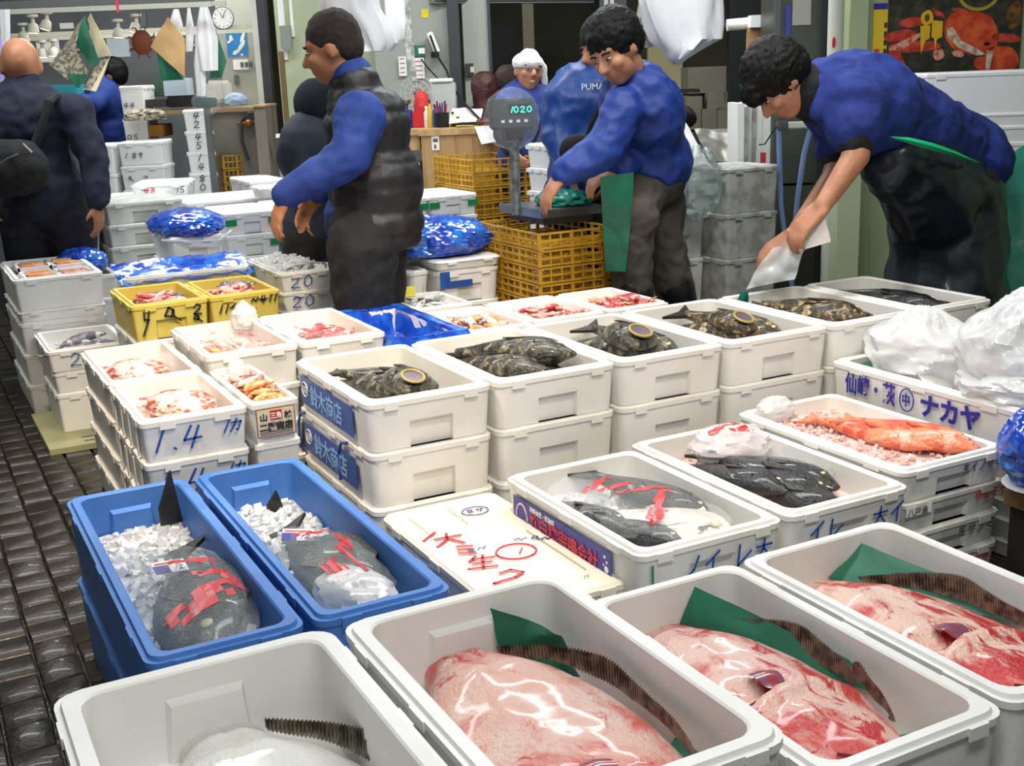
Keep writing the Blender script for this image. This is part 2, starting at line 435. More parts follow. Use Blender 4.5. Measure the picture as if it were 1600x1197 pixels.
def fishbody(L, H, T, tail=.16, bend=0, seg=12, n=12, snout=.25):
    """side-lying fish: x = length (head at +x), y = depth of the body, z = thickness"""
    bm = bmesh.new(); rs = []
    for i in range(n+1):
        s = i/n; x = -L/2+L*s
        if s < .12: w = tail+(.28-tail)*(s/.12)
        else:
            q = (s-.12)/.88; w = .28+.72*sin(min(1, q/.62)*pi/2) if q < .62 else 1-(1-snout)*((q-.62)/.38)**2
        hh, tt = H/2*w, T/2*(.25+.75*w) if s < .9 else T/2*w*.8
        yo = bend*sin(s*pi)
        rs.append(ring(bm, [(x, yo+hh*cos(2*pi*k/seg), tt*sin(2*pi*k/seg)*(1 if sin(2*pi*k/seg) > 0 else .7)) for k in range(seg)]))
    for a, b in zip(rs, rs[1:]): bridge(bm, a, b)
    bm.faces.new(rs[0][::-1]); bm.faces.new(rs[-1])
    return fin(bm, ang=60)
def finmesh(pts, th=.0025, rays=0):
    bm = bmesh.new(); lo = ring(bm, [(x, y, -th) for x, y in pts]); hi = ring(bm, [(x, y, th) for x, y in pts])
    bm.faces.new(hi); bm.faces.new(lo[::-1]); bridge(bm, lo, hi); return fin(bm, False)
def make_fish(name, label, L, H, T, m, fm=None, bend=0, mouth=False, cat='fish', detail=True):
    fm = fm or m
    o = link(name, fishbody(L, H, T, bend=bend), m); tag(o, label, cat)
    t = H*.42
    part('tail_fin', finmesh([(-L/2+.01, -H*.08), (-L/2-.14*L, -t), (-L/2-.09*L, 0), (-L/2-.14*L, t), (-L/2+.01, H*.08)], T*.05), fm, o)
    if detail:
        part('dorsal_fin', finmesh([(-L*.3, H*.28+bend*.5), (-L*.25, H*.5+bend*.6), (-L*.05, H*.62+bend), (L*.12, H*.6+bend), (L*.22, H*.4+bend*.6)], T*.04), fm, o)
        bm = bmesh.new(); bmesh.ops.create_uvsphere(bm, u_segments=10, v_segments=6, radius=H*.07)
        for v in bm.verts: v.co = V((v.co.x+L*.36, v.co.y+H*.1, v.co.z*.6+T*.3))
        e = part('eye', bm, EYE_W, o)
        bm = bmesh.new(); bmesh.ops.create_uvsphere(bm, u_segments=8, v_segments=5, radius=H*.042)
        for v in bm.verts: v.co = V((v.co.x+L*.36, v.co.y+H*.1, v.co.z*.5+T*.335))
        part('pupil', bm, EYE_B, e)
        bm = bmesh.new(); tube(bm, [(L*.26, -H*.3, T*.36), (L*.215, -H*.12, T*.43), (L*.21, H*.1, T*.43), (L*.25, H*.3, T*.36)], T*.03, 5)
        part('gill_edge', bm, EYE_B if m in (DARKFISH, BLACKFISH) else REDBIT, o)
        part('pectoral_fin', finmesh2([(L*.17, -H*.05), (L*.02, -H*.26), (-L*.06, -H*.1), (L*.0, 0)], T*.46), fm, o)
    if mouth:
        bm = bmesh.new(); k = 18; R1, R2 = L*.085, H*.26
        rs = []
        for q in range(k):
            a = 2*pi*q/k; c = V((L*.41+R1*cos(a), -H*.02+R2*sin(a)*.8, T*.36-.42*R1*cos(a))); d = V((cos(a), sin(a), 0))
            rs.append(ring(bm, [c+d*.0045*cos(b)+V((0, 0, .0045*sin(b))) for b in [2*pi*j/6 for j in range(6)]]))
        for a, b in zip(rs, rs[1:]+rs[:1]): bridge(bm, a, b)
        part('open_lip', bm, YLIP, o, 'yellow-edged gaping lip')
        bm = bmesh.new(); lathe(bm, [(.001, T*.31), (1, T*.335), (1.0, T*.30)], 16)
        for v in bm.verts: v.co.z += -.42*R1*v.co.x+T*.02; v.co.x = v.co.x*R1*.95+L*.41; v.co.y = v.co.y*R2*.76-H*.02
        part('mouth', bm, MOUTHIN, o)
    return o
def finmesh2(pts, z, th=.002):
    me = finmesh(pts, th); me.transform(Matrix.Translation((0, 0, z))); return me
def bank(proto):      # keep a prototype out of the picture until its first use
    proto['_used'] = False; return proto
def place(proto, loc, rot=(0, 0, 0), label=None, group=None, scale=None):
    if not proto.get('_used', True):
        proto['_used'] = True
        proto.location = loc; proto.rotation_euler = rot
        if label: proto['label'] = label
        if group: proto['group'] = group
        if scale is not None: proto.scale = scale
        return proto
    return dup(proto, loc, rot, label, group, scale)
def ice_heap(name, label, x0, x1, y0, y1, z, amp, m, n=260, size=.016, seed=1, mound=0):
    """a bed of ice: lumpy base plus loose cubes, one uncountable mass"""
    rnd = random.Random(seed); bm = bmesh.new(); nx, ny = 14, 20; g = []
    for j in range(ny+1):
        row = []
        for i in range(nx+1):
            u, v = i/nx, j/ny; p = V((x0+(x1-x0)*u, y0+(y1-y0)*v, z))
            p.z += amp*noise.noise(p*22)+mound*sin(pi*u)*sin(pi*v); row.append(bm.verts.new(p))
        g.append(row)
    for j in range(ny):
        for i in range(nx): bm.faces.new((g[j][i], g[j][i+1], g[j+1][i+1], g[j+1][i]))
    for k in range(n):
        u, v = rnd.random(), rnd.random(); x, y = x0+(x1-x0)*(.03+.94*u), y0+(y1-y0)*(.03+.94*v)
        s = size*rnd.uniform(.5, 1.25)
        mt = Matrix.Translation((x, y, z+mound*sin(pi*u)*sin(pi*v)+amp*.3+s*.25)) @ Euler((rnd.random()*3, rnd.random()*3, rnd.random()*3)).to_matrix().to_4x4()
        vs = bbox(bm, -s*.5, s*.5, -s*.42, s*.42, -s*.35, s*.35, mt)
    o = link(name, fin(bm, ang=30), m); return tag(o, label, 'ice', kind='stuff')

# ------------------------------------------------------------------ halibut with fringed fins
def flesh_material(name, base, base2, blood, lo, hi, s3=5, stretch=(1.2, .8, 1), band=.03, bandw=0):
    m = wet(name, base, base2, blood, scale=7, rough=.2, lo=.35, hi=.7, s3=s3, lo3=lo, hi3=hi, stretch=stretch, bump=.8, bscale=110)
    n = m.node_tree.nodes; L = m.node_tree.links; b = n['Principled BSDF']
    src = b.inputs['Base Color'].links[0].from_socket; tc = [q for q in n if q.type == 'TEX_COORD'][0]
    # thin darker blood veins
    t = n.new('ShaderNodeTexNoise'); t.inputs['Scale'].default_value = s3*1.6; t.inputs['Detail'].default_value = 9; t.inputs['Roughness'].default_value = .7; t.inputs['Distortion'].default_value = 1.6
    mp = n.new('ShaderNodeMapping'); mp.inputs['Scale'].default_value = (.7, 1.5, 1); L.new(tc.outputs['Object'], mp.inputs[0]); L.new(mp.outputs[0], t.inputs['Vector'])
    r = n.new('ShaderNodeValToRGB'); e = r.color_ramp.elements; e[0].position = hi-.005; e[0].color = (0, 0, 0, 1); e[1].position = hi+.06; e[1].color = (1, 1, 1, 1)
    sep = n.new('ShaderNodeSeparateXYZ'); L.new(tc.outputs['Object'], sep.inputs[0])
    q1 = n.new('ShaderNodeMath'); q1.operation = 'ABSOLUTE'; q0 = n.new('ShaderNodeMath'); q0.operation = 'ADD'; q0.inputs[1].default_value = -band; L.new(sep.outputs['Y'], q0.inputs[0]); L.new(q0.outputs[0], q1.inputs[0])
    q2 = n.new('ShaderNodeMapRange'); q2.inputs['From Min'].default_value = 0; q2.inputs['From Max'].default_value = .11; q2.inputs['To Min'].default_value = bandw; q2.inputs['To Max'].default_value = 0; L.new(q1.outputs[0], q2.inputs['Value'])
    q3 = n.new('ShaderNodeMath'); q3.operation = 'ADD'; L.new(q2.outputs[0], q3.inputs[0]); L.new(t.outputs['Fac'], q3.inputs[1])
    L.new(q3.outputs[0], r.inputs[0])
    mx = n.new('ShaderNodeMix'); mx.data_type = 'RGBA'; L.new(r.outputs[0], mx.inputs['Factor']); L.new(src, mx.inputs['A'])
    mx.inputs['B'].default_value = rgb('#bb2a2e'); L.new(mx.outputs['Result'], b.inputs['Base Color'])
    b.inputs['Coat Weight'].default_value = .35; b.inputs['Coat Roughness'].default_value = .10; b.inputs['Roughness'].default_value = .46
    bp = [q for q in n if q.type == 'BUMP'][0]; bp.inputs['Strength'].default_value = .8; bp.inputs['Distance'].default_value = .006
    return m
def halibut(label, loc, rot, L, Wd, T, m, bend=0, fin_w=(.03, .03), finm=None, stump=.3, head=.78, details=True, lift=0, foldside=1):
    """flatfish lying blind side up; x runs tail to snout"""
    NX, NY = 44, 22; bm = bmesh.new(); g = []
    def half(s):
        if s < .12: return stump*(.75+.25*sin(s/.12*pi/2))
        if s < .5: return stump+(1-stump)*sin((s-.12)/.38*pi/2)
        return 1-(.62)*((s-.5)/.5)**2.6
    def cy(s): return bend*(4*s*(1-s))
    def top(s, t):
        e = max(0, 1-abs(t)**2.4)**.6
        z = T*e*(.35+.65*min(1, s/.25))*(1-.35*max(0, (s-.85)/.15)**2)
        z += -T*.12*math.exp(-((t-.05)/.06)**2)*(1 if .1 < s < .7 else 0)               # line along the backbone
        gx = head+.09*(1-t*t)*-1
        z += T*.30*math.exp(-((s-(gx+.04))/.03)**2)*e - T*.25*math.exp(-((s-gx)/.012)**2)*e   # gill cover edge
        z += T*.16*math.exp(-((s-head-.06)/.06)**2-((t+.1)/.35)**2)                        # cheek
        z -= T*.25*math.exp(-((s-head+.12)/.05)**2-((t+.35)/.18)**2)                       # hollow behind the fin
        z += T*.05*noise.noise(V((s*9, t*4, 1)))+T*.02*noise.noise(V((s*30, t*12, 3)))
        return z+lift*(1-s)
    for i in range(NX+1):
        s = i/NX; row = []
        for j in range(NY+1):
            t = -1+2*j/NY; tt = sin(t*pi/2)
            row.append(bm.verts.new((-L/2+L*s+(.02*(1-tt*tt) if i == NX else 0), cy(s)+Wd/2*half(s)*tt, top(s, tt))))
        g.append(row)
    for i in range(NX):
        for j in range(NY): bm.faces.new((g[i][j], g[i+1][j], g[i+1][j+1], g[i][j+1]))
    r = bmesh.ops.extrude_edge_only(bm, edges=[e for e in bm.edges if e.is_boundary])
    for v in r['geom']:
        if isinstance(v, bmesh.types.BMVert): v.co.z = min(v.co.z, 0)-.02
    bmesh.ops.recalc_face_normals(bm, faces=bm.faces)
    body = link('halibut', fin(bm, ang=70), m); body.location = loc; body.rotation_euler = rot; tag(body, label, 'fish')
    for side, fw in zip((1, -1), fin_w):
        if not fw: continue
        bm = bmesh.new(); N = 150; prev = None
        for i in range(N+1):
            s = .10+.72*i/N; w = fw*(sin(min(1, max(0, (s-.08)/.74))*pi)**.55)*(.85+.15*sin(s*17+1))
            base = V((-L/2+L*s, cy(s)+side*Wd/2*half(s)*.93, top(s, side*.74)-.004))
            zz = .006 if i % 2 else -.004
            tip = base+V((.006*(i % 2)-.018, side*w*.10, w*.72*foldside+(.004 if i % 2 else -.004)))
            cur = ring(bm, [base+V((0, 0, zz*.5)), base.lerp(tip, .5)+V((0, 0, zz)), tip])
            if prev:
                for k in range(2): bm.faces.new((prev[k], cur[k], cur[k+1], prev[k+1]))
            prev = cur
        part('fringe_fin', fin(bm, False), finm, body)
    if details:
        bm = bmesh.new(); arc = []
        for k in range(15):
            t = -.85+1.5*k/14; gx = head-.09*(1-t*t)
            arc.append((-L/2+L*gx, cy(gx)+Wd/2*half(gx)*t, top(gx, t)+.008))
        tube(bm, arc, .005, 6); part('gill_slit', bm, mat('dark_blood', '#6e1a20', .2, coat=.6), body)
        x0 = -L/2+L*(head-.17); y0 = cy(.6)-Wd*.06; z0 = top(head-.17, -.12)
        bm = bmesh.new(); rows = []
        for i in range(9):
            u = i/8; rows.append(ring(bm, [V((x0+.07*u+.004*q, y0+(q-1)*(.016+.02*u*(1-u)*4*.5)*(1 if u < .95 else .5), z0+.004+.014*sin(u*pi)+(.004 if q == 1 else 0))) for q in range(3)]))
        for a, b in zip(rows, rows[1:]):
            for q in range(2): bm.faces.new((a[q], b[q], b[q+1], a[q+1]))
        part('pectoral_fin', fin(bm), mat('bloody_fin', '#a8333a', .25, col2='#7d5a6c', scale=30, coat=.5, stretch=(.3, 3, 1)), body)
        bm = bmesh.new(); sn = .975
        tube(bm, [(-L/2+L*(sn-.02*k), cy(sn)-Wd*.06-Wd*.035*k, top(sn-.02*k, -.2-.1*k)+.006) for k in range(5)], .003, 6)
        part('mouth_line', bm, mat('dark_blood', '#6e1a20'), body)
    return body

# ------------------------------------------------------------------ mesh crate
CRC = {}
def crate(label, x0, x1, y0, y1, z0, h, group=None, m=None, cat='crate'):
    w, l = x1-x0, y1-y0; key = (round(w, 3), round(l, 3), round(h, 3))
    m = m or mat('yellow_crate_plastic', '#cfa02b', .4, col2='#b98a22', scale=12)
    o = empty('mesh_crate', ((x0+x1)/2, (y0+y1)/2, z0), 0, label, cat, group)
    if key not in CRC:
        def side(bm, horizontal_z, vert):
            t = .006
            for z in horizontal_z:
                for s in (-1, 1):
                    bbox(bm, -w/2, w/2, s*l/2-t, s*l/2+t, z-.004, z+.004); bbox(bm, s*w/2-t, s*w/2+t, -l/2, l/2, z-.004, z+.004)
            if vert:
                for s in (-1, 1):
                    for n_, W_ in ((7, w), (10, l)):
                        for k in range(n_+1):
                            p = -W_/2+W_*k/n_; q = .003 if k % 3 else .008
                            if W_ == w: bbox(bm, p-q, p+q, s*l/2-t*.7, s*l/2+t*.7, 0, h-.006)
                            else: bbox(bm, s*w/2-t*.7, s*w/2+t*.7, p-q, p+q, 0, h-.006)
        a = bmesh.new(); side(a, (h-.006,), False); side(a, (.006,), False)
        b = bmesh.new(); side(b, (h*.5,), True)
        c = bmesh.new()
        for k in range(12): p = -l/2+l*k/11; bbox(c, -w/2, w/2, p-.004, p+.004, .003, .008)
        for k in range(8): p = -w/2+w*k/7; bbox(c, p-.004, p+.004, -l/2, l/2, .003, .008)
        CRC[key] = [fin(q, False) for q in (a, b, c)]
    for nme, me in zip(('rim', 'side_lattice', 'base_grid'), CRC[key]): link(nme, me, m, o)
    return o

# ------------------------------------------------------------------ people
def capsule(bm, p0, p1, r0, r1, seg=12, flat=None):
    p0, p1 = V(p0), V(p1); d = p1-p0; L = d.length
    if L < 1e-5: d = V((0, 0, 1)); L = 1e-4
    d.normalize(); a = d.orthogonal().normalized(); b = d.cross(a)
    prof = [(-r0*cos(q), r0*sin(q)) for q in (.25, .6, 1.05, pi/2)]+[(L+r1*cos(q), r1*sin(q)) for q in (pi/2, 1.05, .6, .25)]
    rs = []
    for t, r in prof: rs.append(ring(bm, [p0+d*t+(a*cos(2*pi*k/seg)+b*sin(2*pi*k/seg))*r for k in range(seg)]))
    for x, y in zip(rs, rs[1:]): bridge(bm, x, y)
    bm.faces.new(rs[0][::-1]); bm.faces.new(rs[-1])
def ellipsoid(bm, c, rad, ax=None, seg=16):
    """rad = (along F, along R, along U) with ax = (F, R, U) unit vectors"""
    F, R_, U = ax or (V((1, 0, 0)), V((0, 1, 0)), V((0, 0, 1)))
    c = V(c); rs = []
    for i in range(1, seg//2+1):
        th = pi*i/(seg//2+1)
        rs.append(ring(bm, [c+U*rad[2]*cos(th)+(F*rad[0]*cos(2*pi*k/seg)+R_*rad[1]*sin(2*pi*k/seg))*sin(th) for k in range(seg)]))
    for x, y in zip(rs, rs[1:]): bridge(bm, x, y)
    bm.faces.new(rs[0]); bm.faces.new(rs[-1][::-1])
def blob(name, prims, voxel, m, parent=None, smooth=3, amp=0, scale=12, seed=0, ridged=False, cuts=()):
    """one continuous skin grown over tapered limbs and rounded masses"""
    bm = bmesh.new()
    for p in prims:
        if p[0] == 'c': capsule(bm, *p[1:])
        else: ellipsoid(bm, *p[1:])
    me0 = fin(bm, False); o = bpy.data.objects.new('tmp', me0); COL.objects.link(o)
    md = o.modifiers.new('r', 'REMESH'); md.mode = 'VOXEL'; md.voxel_size = voxel; md.use_smooth_shade = True
    if smooth:
        ms = o.modifiers.new('s', 'SMOOTH'); ms.factor = .5; ms.iterations = smooth
    dg = bpy.context.evaluated_depsgraph_get(); me = bpy.data.meshes.new_from_object(o.evaluated_get(dg))
    bpy.data.objects.remove(o); bpy.data.meshes.remove(me0)
    if amp:
        s = V((seed*1.3, seed*2.1, seed*.7)); nm = [v.normal.copy() for v in me.vertices]
        for v, n in zip(me.vertices, nm):
            k = noise.noise(v.co*scale+s)+.5*noise.noise(v.co*scale*2.2+s)
            if ridged: k = .5-abs(k)*1.6
            v.co += n*amp*k
    if cuts:
        bm = bmesh.new(); bm.from_mesh(me)
        for co, no in cuts:
            r = bmesh.ops.bisect_plane(bm, geom=bm.verts[:]+bm.edges[:]+bm.faces[:], plane_co=co, plane_no=no, clear_outer=True)
            bmesh.ops.holes_fill(bm, edges=[e for e in bm.edges if e.is_boundary])
        bm.to_mesh(me); bm.free()
    me.polygons.foreach_set('use_smooth', [True]*len(me.polygons))
    return link(name, me, m, parent)
def frame(F, U):
    F = V(F).normalized(); U = V(U); U = (U-F*U.dot(F)).normalized(); R_ = F.cross(U); return F, R_, U
def head_prims(c, F, U, k=1.0):
    """c = centre of the skull; F = where the face points"""
    F, R_, U = frame(F, U); c = V(c); P = []
    at = lambda f, r, u: c+(F*f+R_*r+U*u)*k
    ax = (F, R_, U)
    P.append(('e', at(-.012, 0, .02), (.096*k, .077*k, .094*k), ax))
    P.append(('e', at(.022, 0, -.03), (.066*k, .062*k, .078*k), ax))
    P.append(('e', at(.046, 0, -.078), (.034*k, .036*k, .030*k), ax))
    P.append(('e', at(.062, 0, .028), (.022*k, .055*k, .016*k), ax))
    P.append(('c', at(.08, 0, .012), at(.103, 0, -.022), .009*k, .0145*k))
    for s in (-1, 1):
        P.append(('e', at(-.008, s*.076, -.008), (.018*k, .009*k, .030*k), ax))
        P.append(('e', at(.056, s*.04, -.02), (.028*k, .024*k, .022*k), ax))
        P.append(('c', at(.096, s*.009, -.028), at(.09, s*.012, -.028), .008*k, .008*k))
    P.append(('c', at(.079, -.02, -.052), at(.079, .02, -.052), .0095*k, .0095*k))
    P.append(('c', at(.077, -.015, -.063), at(.077, .015, -.063), .009*k, .009*k))
    return P
def face_parts(c, F, U, parent, k=1.0, smile=False, browm=None, glasses=False, closed=True):
    F, R_, U = frame(F, U); c = V(c); at = lambda f, r, u: c+(F*f+R_*r+U*u)*k
    wp = lambda n, bm, m: world_part(n, fin(bm, ang=60), m, parent)
    for s in (-1, 1):
        bm = bmesh.new(); ellipsoid(bm, at(.076, s*.031, .008), (.008*k, .012*k, (.003 if closed else .007)*k), (F, R_, U), 10)
        wp('eye', bm, mat('eye_white', '#cfc6bc', .3))
        bm = bmesh.new(); ellipsoid(bm, at(.082, s*.031, .007), (.006*k, .007*k, (.004 if closed else .007)*k), (F, R_, U), 8)
        wp('pupil', bm, EYE_B)
        bm = bmesh.new(); tube(bm, [at(.082, s*.016, .026), at(.084, s*.032, .031), at(.074, s*.05, .026)], .004*k, 6)
        wp('eyebrow', bm, browm or HAIR)
    bm = bmesh.new(); pts = [at(.084-.012*abs(q)**2, q*.026, -.0575+(.010*q*q if smile else .001)) for q in (-1, -.5, 0, .5, 1)]
    tube(bm, pts, (.006 if smile else .0028)*k, 6); wp('mouth', bm, mat('teeth', '#ece6dc', .3) if smile else mat('lip_line', '#7c3f38', .5))
    if glasses:
        bm = bmesh.new()
        for s in (-1, 1):
            tube(bm, [at(.094, s*.031+.021*cos(a), .006+.016*sin(a)) for a in [2*pi*i/14 for i in range(15)]], .0016*k, 5)
            tube(bm, [at(.09, s*.052, .008), at(0, s*.084, .012)], .0016*k, 5)
        wp('glasses', bm, mat('metal_rim', '#6b6258', .3, metal=.8))
def hand_prims(w, d, n, side, s=1.0, curl=.5, thumb=.5, spread=.16):
    """w wrist, d direction of the palm, n back-of-hand normal, side = +1/-1 thumb side along d x n"""
    w, d, n = V(w), V(d).normalized(), V(n); n = (n-d*n.dot(d)).normalized(); t = d.cross(n)*side; P = []
    palm = .088*s
    for q in (-.026, -.009, .009, .026): P.append(('c', w+d*.012*s+t*q*.8*s, w+d*palm*.93+t*q*s, .0155*s, .0125*s))
    lens = (.036, .043, .040, .031)
    for i, q in enumerate((.029, .0098, -.0098, -.028)):
        b = w+d*palm*(1 if i < 3 else .94)+t*q*s
        dd = (d+t*q*spread*20*.3).normalized(); p = b; a = curl*.5
        for seg_ in range(3):
            dir_ = (dd*cos(a)-n*sin(a)).normalized(); ln = lens[i]*(1, .68, .55)[seg_]*s
            P.append(('c', p, p+dir_*ln, (.0098-.0009*seg_)*s, (.0090-.0010*seg_)*s)); p = p+dir_*ln; a += curl*.75
    b = w+d*.022*s+t*.024*s; td = (d*.72+t*.7-n*thumb*.6).normalized()
    P.append(('c', b, b+td*.045*s, .0135*s, .0115*s)); p = b+td*.045*s; td = (d*.9+t*.25-n*thumb*.8).normalized()
    P.append(('c', p, p+td*.034*s, .0108*s, .0085*s))
    return P
def limb(a, b, c, r): return [('c', V(a), V(b), r[0], r[1]), ('c', V(b), V(c), r[1], r[2])]
# ================================================================== THE SETTING
def struct(o): o['kind'] = 'structure'; return o
# floor: dark wet stone setts
GROUT = mat('wet_dark_mortar', '#15130f', .35, bump=.5, bscale=30)
SETT = mat('wet_dark_stone_sett', '#221d16', .4, col2='#30271c', scale=7, bump=.35, bscale=45, coat=.15, spec=.4)
bm = bmesh.new(); bbox(bm, -5, 9, -3, 16, -.1, -.012)
floor = struct(link('floor', fin(bm, False), GROUT))
rnd = random.Random(5); BR = []
for k in range(6):
    bm = bmesh.new(); bbox(bm, -.0535, .0535, -.0635, .0635, -.02, 0)
    bmesh.ops.bevel(bm, geom=[e for e in bm.edges if abs(e.verts[0].co.z)+abs(e.verts[1].co.z) < .001], offset=.005, segments=1, affect='EDGES')
    for v in bm.verts:
        if v.co.z > -.015: v.co.z += rnd.uniform(-.0012, .0012); v.co.x += rnd.uniform(-.002, .002)
    BR.append(fin(bm, ang=50)); BR[-1].materials.append(SETT)
extra = []
for i in range(-23, 50):
    for j in range(0, 62):
        x, y = i*.112, .9+j*.132+(.066 if i % 2 else 0)
        vis = 2.4 < y < 6.9 and .088*(y-2.73)-.14 < x < .62 and (x < .36 or y > 3.3) and (x < .48 or y > 4.3)
        extra.append((y, x, vis))
near = sorted([e for e in extra if e[2]])[:299]; far_ = [e for e in extra if not e[2]]
for y, x, _ in near:
    o = link('stone_sett', BR[rnd.randrange(6)], None, floor, (x, y, rnd.uniform(-.0015, .001)), rnd.uniform(-.02, .02))
bm = bmesh.new()
for y, x, _ in far_: bbox(bm, x-.05, x+.05, y-.06, y+.06, -.02, rnd.uniform(-.003, .002))
o = link('stone_sett_field', fin(bm, False), SETT, floor); o['kind'] = 'stuff'

# building shell (square to the camera side of the hall)
WALLG = mat('grey_green_wall_paint', '#a3a79e', .6, col2='#9b9f95', scale=2, bump=.05)
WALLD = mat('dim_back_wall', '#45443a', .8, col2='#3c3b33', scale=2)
PALEG = mat('pale_green_panel', '#a9b791', .45, col2='#a2b089', scale=2)
PALEG2 = mat('light_green_door_paint', '#b9c3a2', .45, col2='#b0ba98', scale=2)
DARKF = mat('dark_frame_metal', '#35363a', .5)
CREAMPILLAR = mat('painted_column', '#6d6654', .6)
WHITEFRAME = mat('white_steel_frame', '#c9cbc4', .45)
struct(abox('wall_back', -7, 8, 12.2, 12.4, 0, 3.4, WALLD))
struct(abox('wall_left', -6.2, -6, -3, 12.3, 0, 3.4, WALLG))
struct(abox('ceiling', -7, 8, -3, 12.3, 3.4, 3.5, mat('ceiling_grey', '#8b8c88', .8)))
struct(abox('wall_right', 4.2, 4.4, -3, 12.3, 0, 3.4, PALEG))
# clock wall and its end post
struct(abox('wall_stall', -2.02, -1.70, 8.9, 9.1, 0, 3.4, WALLG))
struct(abox('trim_1', -1.66, -1.60, 8.55, 8.65, 0, 3.4, DARKF)); struct(abox('trim_2', -1.70, -1.66, 8.55, 8.68, 0, 3.4, WHITEFRAME))
# pale green door panels behind the man in the vest
struct(abox('door_1', -1.53, -.86, 8.5, 8.56, 0, 3.2, PALEG2))
d1 = bpy.data.objects['door_1']
for r in (-1.18,):
    abox('panel_seam', r-.004, r+.004, 8.494, 8.5, .1, 3.1, DARKF, d1)
abox('door_rail', -1.5, -1.46, 8.47, 8.5, 1.65, 3.1, PRINT_WHITE, d1); abox('door_rail', -1.42, -1.40, 8.47, 8.5, 1.8, 3.1, PRINT_WHITE, d1)
struct(abox('wall_office', -.84, -.33, 8.3, 8.5, 0, 3.4, WALLG))
struct(abox('trim_3', -.335, -.26, 8.2, 8.32, 0, 3.4, DARKF))
struct(abox('trim_4', -.24, -.07, 8.35, 8.5, 0, 3.4, WALLG))
abox('door_edge', -.07, -.05, 8.33, 8.5, 0, 3.4, DARKF, bpy.data.objects['trim_4'])
# roller shutter bar over the doorway
sb = link('shutter_bar', boxmesh(-.65, .65, -.04, .04, -.03, .16), mat('shutter_metal', '#8f9189', .4, metal=.3)); sb.location = al(.12, 8.6, 2.0); sb.rotation_euler = (0, -.0, -YAW+.55)
tag(sb, 'grey roller shutter bar across the top of the dark doorway', 'shutter')
bm = bmesh.new()
for k in range(6): bbox(bm, -.65, .65, -.046, -.04, -.02+k*.028, -.012+k*.028)
part('shutter_slat_edge', bm, DARKF, sb)
struct(abox('trim_5', (0.199, 1.819)[0], (0.287, 1.816)[0], 9.9, 10.05, 0, 3.4, CREAMPILLAR))
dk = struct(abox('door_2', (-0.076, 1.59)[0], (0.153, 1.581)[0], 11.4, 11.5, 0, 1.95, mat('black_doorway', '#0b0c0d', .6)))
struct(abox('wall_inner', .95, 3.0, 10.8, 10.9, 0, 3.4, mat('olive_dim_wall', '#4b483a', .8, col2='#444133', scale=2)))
struct(abox('door_3', (1.21, 1.53)[0], (1.488, 1.52)[0], 9.95, 10.05, 0, (1.211, 1.671)[1], mat('pale_yellow_panel', '#b5ab7c', .6)))
struct(abox('door_4', (1.669, 1.505)[0], (1.882, 1.497)[0], 8.9, 9.0, 0, 2.2, mat('black_cabinet', '#141516', .6)))
# right-hand green posts and the wall with the poster
struct(abox('trim_6', (1.864, 1.81)[0], (1.953, 1.806)[0], 6.5, 6.7, 0, 3.4, PALEG))
struct(abox('trim_7', (1.982, 1.811)[0], (1.996, 1.811)[0], 6.66, 6.72, 0, 3.4, DARKF))
struct(abox('wall_poster', (1.963, 1.806)[0], 4.2, 6.6, 6.8, 0, 3.4, PALEG))
struct(abox('trim_8', (1.769, 0.816)[0], (1.886, 0.811)[0], 6.3, 6.45, 0, 1.3, PALEG2))
# overhead lighting frame of the left stall
rail = aempty('light_rail', -3.2, 8.0, 2.0, 'white overhead rail frame above the stall at the left', 'rail')
RAILM = mat('cream_painted_rail', '#c3c2b2', .5)
for z, a in (((-2.788, 2.008)[1], 8.0), ((-2.792, 1.98)[1], 7.6), ((-3.019, 1.885)[1], 8.6), ((-3.276, 1.866)[1], 8.8)):
    abox('rail_bar', -4.2, -1.75, a, a+.03, z-.014, z+.014, RAILM, rail)
abox('rail_bar', -4.2, -1.6, 7.0, 7.04, (-2.076, 1.969)[1]-.01, (-2.076, 1.969)[1]+.03, STEEL_D, rail)
back = aempty('wall_panel_board', -3.6, 10.4, 0, 'grey panelled board at the back of the left stall', 'panel')
abox('board', -5.6, -2.2, 10.4, 10.5, 0, 2.5, mat('slate_panel', '#6b6f74', .6, col2='#7c8084', scale=1.5), back)
abox('board_seam', -5.6, -2.2, 10.38, 10.4, 1.82, 1.84, WHITEFRAME, back)
